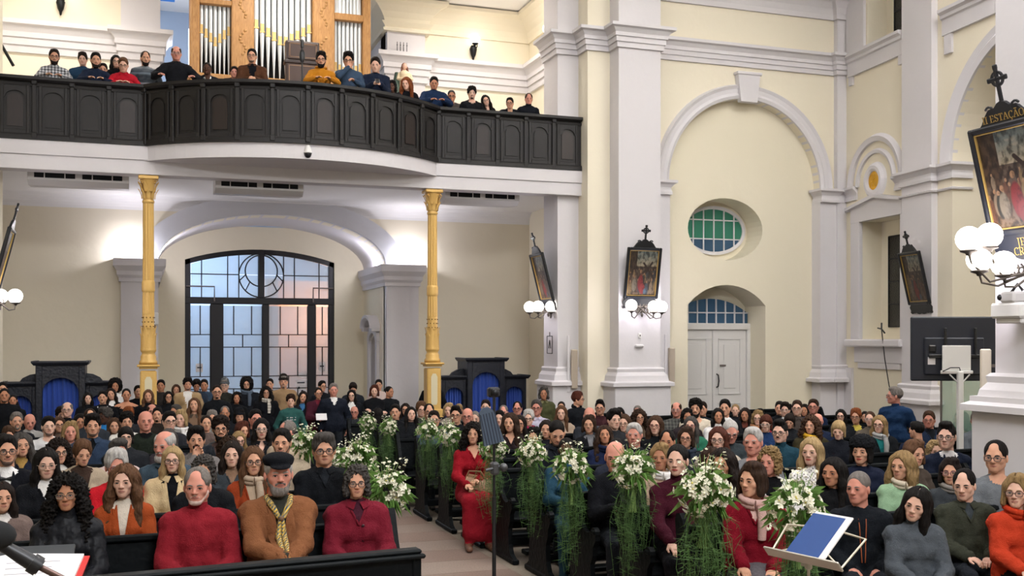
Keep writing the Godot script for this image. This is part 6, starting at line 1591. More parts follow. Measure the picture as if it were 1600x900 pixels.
func person(spec: String, x: float, y: float, z: float, size: float, face: float, lod: int, label: String, group: String) -> Node3D:
	var w := {}
	for t in spec.split(" ", false):
		var kv := t.split("=")
		w[kv[0]] = kv[1] if kv.size() > 1 else "1"
	var sex := "m" if w.has("m") else "f"
	var sit: bool = w.has("s")
	var lean := float(w.get("lean", "0"))
	var arms: String = w.get("a", "lap" if sit else "down")
	var b := body_shape(sex, sit, arms, int(w.get("bulk", "1")), lod, lean, w.has("skirt"))
	var o := thing("person", label, "person", Vector3(x, y, z), deg_to_rad(face * 0.45), group)
	o.scale = Vector3.ONE * size
	# the head turns on the neck
	var hs := float(w.get("head", "1"))
	var hx := Transform3D(Basis(Vector3.UP, deg_to_rad(face * 0.55)) * Basis(Vector3.RIGHT, deg_to_rad(float(w.get("nod", "0")))) * Basis(Vector3.BACK, deg_to_rad(float(w.get("roll", "0")))), Vector3.ZERO)
	var pivot := Vector3(0, 0.0, -0.03)
	hx.basis = hx.basis.scaled(Vector3(hs * float(w.get("wide", "1")), hs, hs))
	hx.origin = (b.neck as Vector3) + pivot - hx.basis * pivot
	var h := head_shape(sex, lod)
	var hc: String = w.get("hair", "short:dark")
	var style := hc.get_slice(":", 0); var hcol: String = HAIR.get(hc.get_slice(":", 1), "261b15")
	var am := ArrayMesh.new()
	var skin := mat("skin" + w.get("k", "l"), SKIN[w.get("k", "l")], 0.65)
	skin.metallic_specular = 0.35
	skin.subsurf_scatter_enabled = lod == 0 or skin.subsurf_scatter_enabled; skin.subsurf_scatter_strength = 0.08
	var list := [[h.skin, hx]]
	for i in 2:
		var q: Array = b.wrists[i]
		var fwd: Vector3 = q[1]
		var palm := Vector3.UP if not arms in ["cross", "down", "front", "phone"] else Vector3(1.0 if i == 0 else -1.0, 0.6, 0.3)
		if arms == "chin" and i == 1: palm = Vector3(0, -0.2, -1)
		if arms == "down": palm = Vector3(1.0 if i == 0 else -1.0, 0, 0)
		var rt := palm.cross(fwd).normalized()
		var bs := Basis(rt, fwd.cross(rt).normalized(), fwd)
		if i == 0: bs = bs * Basis.from_scale(Vector3(-1, 1, 1))
		list.append([hand_shape(lod, 0.75 if arms in ["phone", "hold", "chin", "front", "cane"] else 0.35), Transform3D(bs * (0.95 if sex == "m" else 0.86), (q[0] as Vector3) + fwd * 0.012)])
	var parts: Dictionary = b.parts
	var low := w.get("low", "23262b") as String
	var top := w.get("top", "2a2b2f") as String
	var tm := cloth(top)
	if w.has("pat"): tm = pattern(w.pat)
	if w.has("leather"): tm = leather(top)
	join(am, list, skin)
	if parts.has(1):
		if w.has("in"):
			var sp: Array = open_front(parts[1], (w["in"] as String).get_slice(":", 1), b.up, b.tilt)
			var ic := (w["in"] as String).get_slice(":", 0)
			join(am, [[cut(sp[0]), Transform3D()]], tm)
			join(am, [[cut(sp[1]), Transform3D()]], skin if ic == "skin" else cloth(ic))
		else: join(am, [[parts[1], Transform3D()]], tm)
	if parts.has(2): join(am, [[parts[2], Transform3D()]], cloth(low))
	if parts.has(3): join(am, [[parts[3], Transform3D()]], mat("shoe" + w.get("shoe", "1c1a19"), w.get("shoe", "1c1a19"), 0.5))
	join(am, [[h.eye, hx]], mat("eye_white", "e6ddd6", 0.25)); join(am, [[h.iris, hx]], mat("iris", "1d1410", 0.2))
	join(am, [[h.lip, hx]], mat("lip" + w.get("lips", "n") + w.get("k", "l"), Color(SKIN[w.get("k", "l")]).lerp(Color("a8332f") if w.has("lips") else Color("9c5148"), 0.85 if w.has("lips") else 0.5).to_html(false), 0.45))
	join(am, [[h.brow, hx]], mat("brow" + hcol, Color(hcol).darkened(0.15).to_html(false), 0.8))
	inst("body", am, o)
	var hm := mat("hair" + hcol, hcol, 0.72)
	hm.metallic_specular = 0.3
	if not hm.normal_enabled: grain(hm, null, tex.strand, Vector3(26, 1.6, 26), 0.9); hm.albedo_texture = tex.streak
	if style != "bald" and not w.has("cap"):
		piece("hair", [[hair_shape(style, lod), hx]], hm, o)
	elif w.has("cap") and style in ["fringe", "short"]: piece("hair", [[hair_shape("fringe", lod), hx]], hm, o)
	for q in [["bd", "beard"], ["hat", "hat"]]:
		if w.has(q[0]):
			var kind := (w[q[0]] as String).get_slice(":", 0); var col := (w[q[0]] as String).get_slice(":", 1)
			if q[0] == "bd":
				var c2: String = HAIR.get(col, col)
				if kind == "stubble": c2 = Color(c2).lerp(Color(SKIN[w.get("k", "l")]), 0.35).to_html(false)
				var bm := mat("hair" + c2, c2, 0.65)
				piece("beard", [[hair_shape(kind, lod), hx]], bm, o)
			else: piece("hat", [[hair_shape(kind, lod), hx]], cloth(col), o)
	if w.has("gl"):
		var gm := glasses_shape(lod)
		var go := piece("glasses", [[plain(gm), hx]], mat("frames" + w.gl, "17151a" if w.gl == "1" else w.gl, 0.35, 0.2), o)
		if lod == 0:
			var lens := Mb.new()
			for sx in [-1.0, 1.0]:
				lens = Mb.new()
				lens.ball(Vector3(sx * 0.0335, 0.1025, 0.096), Vector3(0.0225, 0.0165, 0.0012), 6)
				piece("lens", [[plain(lens), hx]], clear_lens(), go)
	# neckwear and collars
	var N: Vector3 = b.neck
	var collar := Transform3D((b.tilt as Basis), N)
	if w.has("t"):
		var mb := Mb.new(); mb.lathe([[0.066, -0.07], [0.064, -0.03], [0.062, 0.004], [0.057, 0.008]], 18, Vector3(0, 0, -0.022)); piece("collar", [[plain(mb), collar]], tm, o)
	if w.has("col"):
		var mb := Mb.new()
		for sx in [-1.0, 1.0]: mb.skin([PackedVector3Array([Vector3(sx * 0.012, -0.035, 0.055), Vector3(sx * 0.06, -0.03, 0.03), Vector3(sx * 0.07, -0.02, -0.03), Vector3(sx * 0.02, -0.01, -0.09)]), PackedVector3Array([Vector3(sx * 0.035, -0.085, 0.085), Vector3(sx * 0.085, -0.065, 0.05), Vector3(sx * 0.098, -0.05, -0.03), Vector3(sx * 0.03, -0.05, -0.105)])])
		piece("collar", [[plain(mb), collar]], cloth(w.col) if w.col != "1" else tm, o)
	if w.has("sc"):
		var mb := Mb.new()
		for lp in 2:
			var pts := []
			for i in 15:
				var a := TAU * i / 14.0
				pts.append(Vector3(sin(a) * (0.088 + 0.008 * lp), -0.055 + 0.035 * lp + 0.012 * cos(a + lp) - 0.03 * maxf(0.0, cos(a)), -0.02 + cos(a) * (0.088 + 0.012 * lp)))
			mb.tube(pts, 0.027, 8)
		mb.tube([Vector3(0.04, -0.06, 0.1), Vector3(0.05, -0.16, 0.125), Vector3(0.045, -0.3, 0.115)], [0.03, 0.036, 0.03], 8)
		piece("scarf", [[plain(mb), collar]], cloth(w.sc) if not w.has("scpat") else pattern(w.scpat), o)
	if w.has("in") and lod < 2 and (w["in"] as String).get_slice(":", 1) in ["v", "d"] and lean == 0.0:
		# the cloth's edge along the opening
		var deep := (w["in"] as String).get_slice(":", 1) == "d"
		var fe: Sdf = b.field
		for sx in [-1.0, 1.0]:
			var line := []
			for i in 8:
				var yy := lerpf(0.72 if deep else 0.93, 1.03, i / 7.0)
				var xx: float = sx * ((yy - 0.72) * 0.26 if deep else (yy - 0.93) * 0.5)
				line.append(Vector3(xx, yy + (b.up as float), fe.front(xx, yy + (b.up as float)) + 0.001))
			var pm := Mb.new(); pm.tube(line, 0.009, 6)
			piece("hem", [[plain(pm), Transform3D()]], tm, o)
	if w.has("lap"):
		# lapels laid on the chest
		var fd: Sdf = b.field
		var mb := Mb.new()
		var ybot: float = 0.74 + (b.up as float)
		for sx in [-1.0, 1.0]:
			var rows := []
			for i in 9:
				var f := i / 8.0
				var yy := lerpf(1.06 + (b.up as float), ybot, f)
				var xi := lerpf(0.05, 0.004, f)
				var wd := 0.062 * sin(PI * clampf(0.18 + 0.8 * (1.0 - f), 0, 1)) + 0.004
				var line := PackedVector3Array()
				for j in 4:
					var xx: float = sx * (xi + wd * j / 3.0)
					line.append(Vector3(xx, yy, fd.front(xx, yy) + 0.009 + (0.004 if j < 3 else -0.004)))
				rows.append(line)
			mb.skin(rows)
		piece("lapel", [[plain(mb), Transform3D()]], tm, o)
	extras(o, w, b, collar, label)
	return o

func extras(o: Node3D, w: Dictionary, b: Dictionary, collar: Transform3D, label: String) -> void:
	var fd: Sdf = b.field
	var up: float = b.up
	var mb := Mb.new()
	var chest := func(x: float, y: float) -> Vector3: return Vector3(x, y + up, fd.front(x, y + up))
	if w.has("neckerchief"):
		for sx in [-1.0, 1.0]:
			mb.tube([collar * Vector3(sx * 0.03, -0.03, -0.08), collar * Vector3(sx * 0.082, -0.045, -0.01), collar * Vector3(sx * 0.06, -0.075, 0.075), (chest.call(sx * 0.012, 0.96) as Vector3) + Vector3(0, 0, 0.02)], [0.016, 0.02, 0.022, 0.016], 8)
			mb.tube([(chest.call(sx * 0.008, 0.95) as Vector3) + Vector3(0, 0, 0.022), (chest.call(sx * 0.02, 0.84) as Vector3) + Vector3(0, 0, 0.02), (chest.call(sx * 0.016, 0.72) as Vector3) + Vector3(0, 0, 0.02)], [0.012, 0.02, 0.016], 8)
		piece("neckerchief", [[plain(mb), Transform3D()]], pattern("stripe"), o)
		mb = Mb.new(); mb.ball((chest.call(0, 0.955) as Vector3) + Vector3(0, 0, 0.024), Vector3(0.02, 0.02, 0.018), 6); piece("woggle", [[plain(mb), Transform3D()]], mat("woggle", "6d5138", 0.6), o)
		mb = Mb.new()
		var h: Vector3 = (b.wrists[1][0] as Vector3) + Vector3(0.02, -0.03, 0.1)
		mb.tube([h + Vector3(0, 0.0, -0.07), h + Vector3(0, 0.015, 0.0), h + Vector3(0, -0.01, 0.03)], 0.014, 8); mb.tube([h, h + Vector3(0, -0.7, 0.06)], 0.011, 8)
		var st := thing("walking_stick", "black walking stick under the folded hands of the man in the black cap", "stick"); st.transform = o.transform
		obj("shaft", mb, mat("plastic_black"), st)
	if w.has("bow"):
		for sx in [-1.0, 1.0]: mb.tube([(chest.call(0, 1.0) as Vector3) + Vector3(0, 0, 0.012), (chest.call(sx * 0.045, 1.0) as Vector3) + Vector3(0, 0, 0.014)], [0.009, 0.024], 8)
		piece("bow_tie", [[plain(mb), Transform3D()]], mat("plastic_black"), o)
	if w.has("lanyard"):
		for sx in [-1.0, 1.0]: mb.tube([collar * Vector3(sx * 0.06, -0.05, -0.05), collar * Vector3(sx * 0.085, -0.07, 0.03), (chest.call(sx * 0.05, 0.9) as Vector3), (chest.call(sx * 0.012, 0.75) as Vector3)], 0.01, 5)
		piece("lanyard", [[plain(mb), Transform3D()]], mat("paper"), o)
	if w.has("buttons"):
		for i in 3:
			mb = Mb.new(); mb.ball(chest.call(0.03, 0.92 - i * 0.1), Vector3(0.014, 0.014, 0.006), 6)
			piece("button", [[plain(mb), Transform3D()]], mat("button_dark", "30101a", 0.3), o)
	if w.has("zip"):
		for sx in [-1.0, 1.0]:
			mb = Mb.new()
			var line := []
			for i in 8: line.append((chest.call(sx * (0.03 - 0.0025 * i), 1.0 - i * 0.05) as Vector3) + Vector3(0, 0, 0.004))
			mb.tube(line, 0.0045, 5); piece("zip", [[plain(mb), Transform3D()]], mat("zip_orange", "a0522d", 0.5), o)
	if w.has("brooch"):
		mb.ball((chest.call(0.07, 0.94) as Vector3), Vector3(0.013, 0.013, 0.006), 6); piece("brooch", [[plain(mb), Transform3D()]], mat("bright_gold"), o)
	if w.has("flowerpin"):
		for k in 7: mb.ball((chest.call(0.09 + 0.016 * cos(k * 0.9), 0.92 + 0.02 * sin(k * 0.9)) as Vector3) + Vector3(0, 0, 0.008), Vector3(0.011, 0.012, 0.008), 4)
		piece("flower_pin", [[plain(mb), Transform3D()]], mat("petal"), o)
	if w.has("stripe"):
		var rows := []
		for i in 2:
			var line := PackedVector3Array()
			for j in 9: line.append((chest.call(-0.14 + 0.035 * j, 0.79 + 0.07 * i) as Vector3) + Vector3(0, 0, 0.006))
			rows.append(line)
		mb.skin(rows); piece("chest_band", [[plain(mb), Transform3D()]], mat("paper"), o)
	if w.has("shirttext"):
		for r in 2:
			for j in 9: mb.ball((chest.call(-0.085 + 0.021 * j, 0.9 - r * 0.045) as Vector3), Vector3(0.008, 0.011, 0.004), 4)
		var tx := piece("printed_text", [[plain(mb), Transform3D()]], mat("paper"), o); tx.set_meta("kind", "stuff")
	if w.has("hood") or w.has("hoodback"):
		mb.tube([collar * Vector3(-0.075, -0.03, 0.03), collar * Vector3(-0.085, -0.02, -0.05), collar * Vector3(0, -0.02, -0.125), collar * Vector3(0.085, -0.02, -0.05), collar * Vector3(0.075, -0.03, 0.03)], [0.02, 0.034, 0.05, 0.034, 0.02], 8)
		piece("hood", [[plain(mb), Transform3D()]], cloth(w.get("top", "2a2b2f")), o)
	var who := " ".join(label.split(" ").slice(0, 9))
	var mid: Vector3 = ((b.wrists[0][0] as Vector3) + (b.wrists[1][0] as Vector3)) * 0.5
	mb = Mb.new()
	if w.has("phone"):
		var t := thing("phone", "phone in the hands of the " + who, "phone"); t.transform = o.transform
		mb.x = Transform3D(Basis(Vector3.RIGHT, -0.9), mid + Vector3(0, 0.03, 0.12)); mb.box(Vector3.ZERO, Vector3(0.075, 0.15, 0.01), 0.004); obj("case", mb, mat("plastic_black"), t)
		mb = Mb.new(); mb.x = Transform3D(Basis(Vector3.RIGHT, -0.9), mid + Vector3(0, 0.03, 0.12)); mb.box(Vector3(0, 0, -0.0055), Vector3(0.066, 0.135, 0.001)); obj("screen", mb, mat("phone_screen", "8f93a0", 0.2), t)
	if w.has("paper") or w.has("book"):
		var t := thing("sheet_music" if w.has("book") else "paper", "white papers in the hands of the " + who, "paper"); t.transform = o.transform
		mb.x = Transform3D(Basis(Vector3.RIGHT, -0.6), mid + Vector3(0, 0.03, 0.13)); mb.box(Vector3.ZERO, Vector3(0.21, 0.15, 0.012), 0.003); obj("sheets", mb, mat("paper"), t)
	if w.has("bag"):
		var t := thing("handbag", "tan leather bag held on the lap of the woman in red", "bag"); t.transform = o.transform
		mb.x = Transform3D(Basis(Vector3.BACK, -0.3) * Basis(Vector3.RIGHT, -0.5), Vector3(0.02, 0.68, 0.27))
		mb.skin([PackedVector3Array([Vector3(-0.16, -0.08, 0.05), Vector3(0.0, -0.09, 0.07), Vector3(0.16, -0.08, 0.05)]), PackedVector3Array([Vector3(-0.17, 0.0, 0.06), Vector3(0, 0.01, 0.085), Vector3(0.17, 0.0, 0.06)]), PackedVector3Array([Vector3(-0.15, 0.09, 0.02), Vector3(0, 0.1, 0.035), Vector3(0.15, 0.09, 0.02)]), PackedVector3Array([Vector3(-0.15, 0.09, -0.01), Vector3(0, 0.1, -0.02), Vector3(0.15, 0.09, -0.01)]), PackedVector3Array([Vector3(-0.17, 0.0, -0.04), Vector3(0, 0.0, -0.06), Vector3(0.17, 0.0, -0.04)]), PackedVector3Array([Vector3(-0.16, -0.08, -0.03), Vector3(0, -0.09, -0.04), Vector3(0.16, -0.08, -0.03)])])
		obj("pouch", mb, mat("tan_leather", "8a6445", 0.55), t)
		mb = Mb.new(); mb.tube([Vector3(-0.13, 0.74, 0.26), Vector3(-0.09, 0.84, 0.28), Vector3(0.04, 0.83, 0.28), Vector3(0.1, 0.72, 0.27)], 0.011, 6); obj("strap", mb, mat("tan_leather"), t)

func clear_lens() -> StandardMaterial3D:
	var m := mat("clear_lens", "e8eef0", 0.1)
	m.transparency = BaseMaterial3D.TRANSPARENCY_ALPHA; m.albedo_color.a = 0.03; m.metallic_specular = 0.15
	return m

func leather(hex: String) -> StandardMaterial3D:
	var m := mat("leather" + hex, hex, 0.45)
	m.metallic_specular = 0.25
	if not m.heightmap_enabled:
		m.uv1_triplanar = true; m.uv1_scale = Vector3.ONE * 3.0
		m.heightmap_enabled = true; m.heightmap_texture = tex.folds; m.heightmap_scale = 1.2
	return m

func pattern(kind: String) -> StandardMaterial3D:
	if mats.has("pattern" + kind): return mats["pattern" + kind]
	var n := 64
	var im := Image.create(n, n, false, Image.FORMAT_RGB8)
	for y in n:
		for x in n:
			var c := Color("d8d4cf")
			match kind:
				"plaid":
					var a := 0.5 if x % 32 < 16 else 0.0
					var b := 0.5 if y % 32 < 16 else 0.0
					c = Color("d6d6d8").lerp(Color("1a1c22"), clampf(a + b, 0, 1) * 0.95)
				"greyplaid":
					c = Color("55554f").lerp(Color("2b2c2c"), (0.5 if x % 32 < 15 else 0.0) + (0.5 if y % 32 < 15 else 0.0))
					if x % 32 == 24 or y % 32 == 24: c = Color("8c8a80")
				"creamplaid":
					c = Color("d9d2c6").lerp(Color("7d7468"), (0.45 if x % 32 < 12 else 0.0) + (0.45 if y % 32 < 12 else 0.0))
				"hound":
					c = Color("d9d8d4") if (x / 8 + y / 8) % 2 == 0 or (x % 8 + y % 8 < 5 and (x / 8) % 2 == 0) else Color("1d1d20")
				"floral":
					c = Color("efebe6")
					if sin(x * 0.39) * sin(y * 0.39) + 0.4 * sin(x * 0.2 + y * 0.29) > 0.55: c = Color("2a2422")
				"stripe":
					c = Color("e0b53a") if (x + y) % 32 < 13 else Color("20262b") if (x + y) % 32 < 26 else Color("6f8ba0")
				"bands":
					c = Color("1c1c20") if y % 32 < 16 else Color("dcd8d2")
				"block":
					c = Color("7f8489") if y < 36 else Color("2c3742") if y < 44 else Color("5e6c78") if y < 48 else Color("242d36")
			im.set_pixel(x, y, c)
	var m := mat("pattern" + kind, "ffffff", 0.9)
	m.albedo_texture = ImageTexture.create_from_image(im)
	m.uv1_triplanar = true
	m.uv1_scale = Vector3.ONE * {"plaid": 9.0, "greyplaid": 9.0, "creamplaid": 9.0, "hound": 26.0, "floral": 7.0, "stripe": 20.0, "bands": 5.0, "block": 1.7}[kind]
	return m


const PEWS := [
	"black wooden pew under the woman with brown bob turned left dark red coat",
	"black wooden pew under the smiling woman with black hair tied back in a",
	"black wooden pew under the bald man in a black coat holding a phone",
	"black wooden pew under the dark skinned woman with tied hair in a blue",
	"black wooden pew under the man with cropped black hair and beard in a",
	"black wooden pew under the woman with long black hair in a red dress",
	"black wooden pew under the woman with dark hair just behind the man looking",
	"black wooden pew under the woman with long wavy brown hair in a dark",
	"black wooden pew under the man with short dark hair in a grey-blue shirt",
	"black wooden pew under the young woman with black hair tilting her face up",
	"black wooden pew under the man with a black moustache behind the far right-hand",
	"black wooden pew under the person with black hair turned away behind the far",
	"black wooden pew under the bald man in glasses and a dark puffer jacket",
	"black wooden pew under the bald old man in glasses in front of the",
	"black wooden pew under the woman with dark hair in a taupe jacket cut",
	"black wooden pew under the woman with straight black hair clear glasses closed eyes",
	"black wooden pew under the young man in glasses black suit and black bow",
	"black wooden pew under the woman with dark curly hair and a white jacket",
	"black wooden pew under the woman with greying long hair and a mustard scarf",
	"black wooden pew under the black haired head half hidden low at the left",
	"black wooden pew under the woman with short brown hair half hidden at the",
	"black wooden pew under the man with short black hair in a white sweater",
	"black wooden pew under the man with grey hair and grey beard in a",
	"black wooden pew under the bald man in a pale grey hooded sweater bending",
	"black transept pew under the youth with thick black hair and dark glasses in",
	"black transept pew with nobody seated, below the near pier",
	"black transept pew with nobody seated, third in the transept",
	"black transept pew under the woman with blond curls hidden behind the youth in",
	"black transept pew under the person in navy turned away beside the man in",
	"black transept pew under the woman with big brown curls olive coat and yellow",
	"black transept pew under the woman with auburn bangs and thin glasses in a",
	"black transept pew under the woman with blond curls and glasses in a red",
	"black transept pew under the young man in a black suit and white shirt",
	"black transept pew under the balding man in glasses and a grey plaid jacket",
	"black transept pew under the woman with pulled back fair hair before the grey",
	"black transept pew with nobody seated, second nearest to the grey door",
	"black transept pew with nobody seated, nearest to the grey door"
]

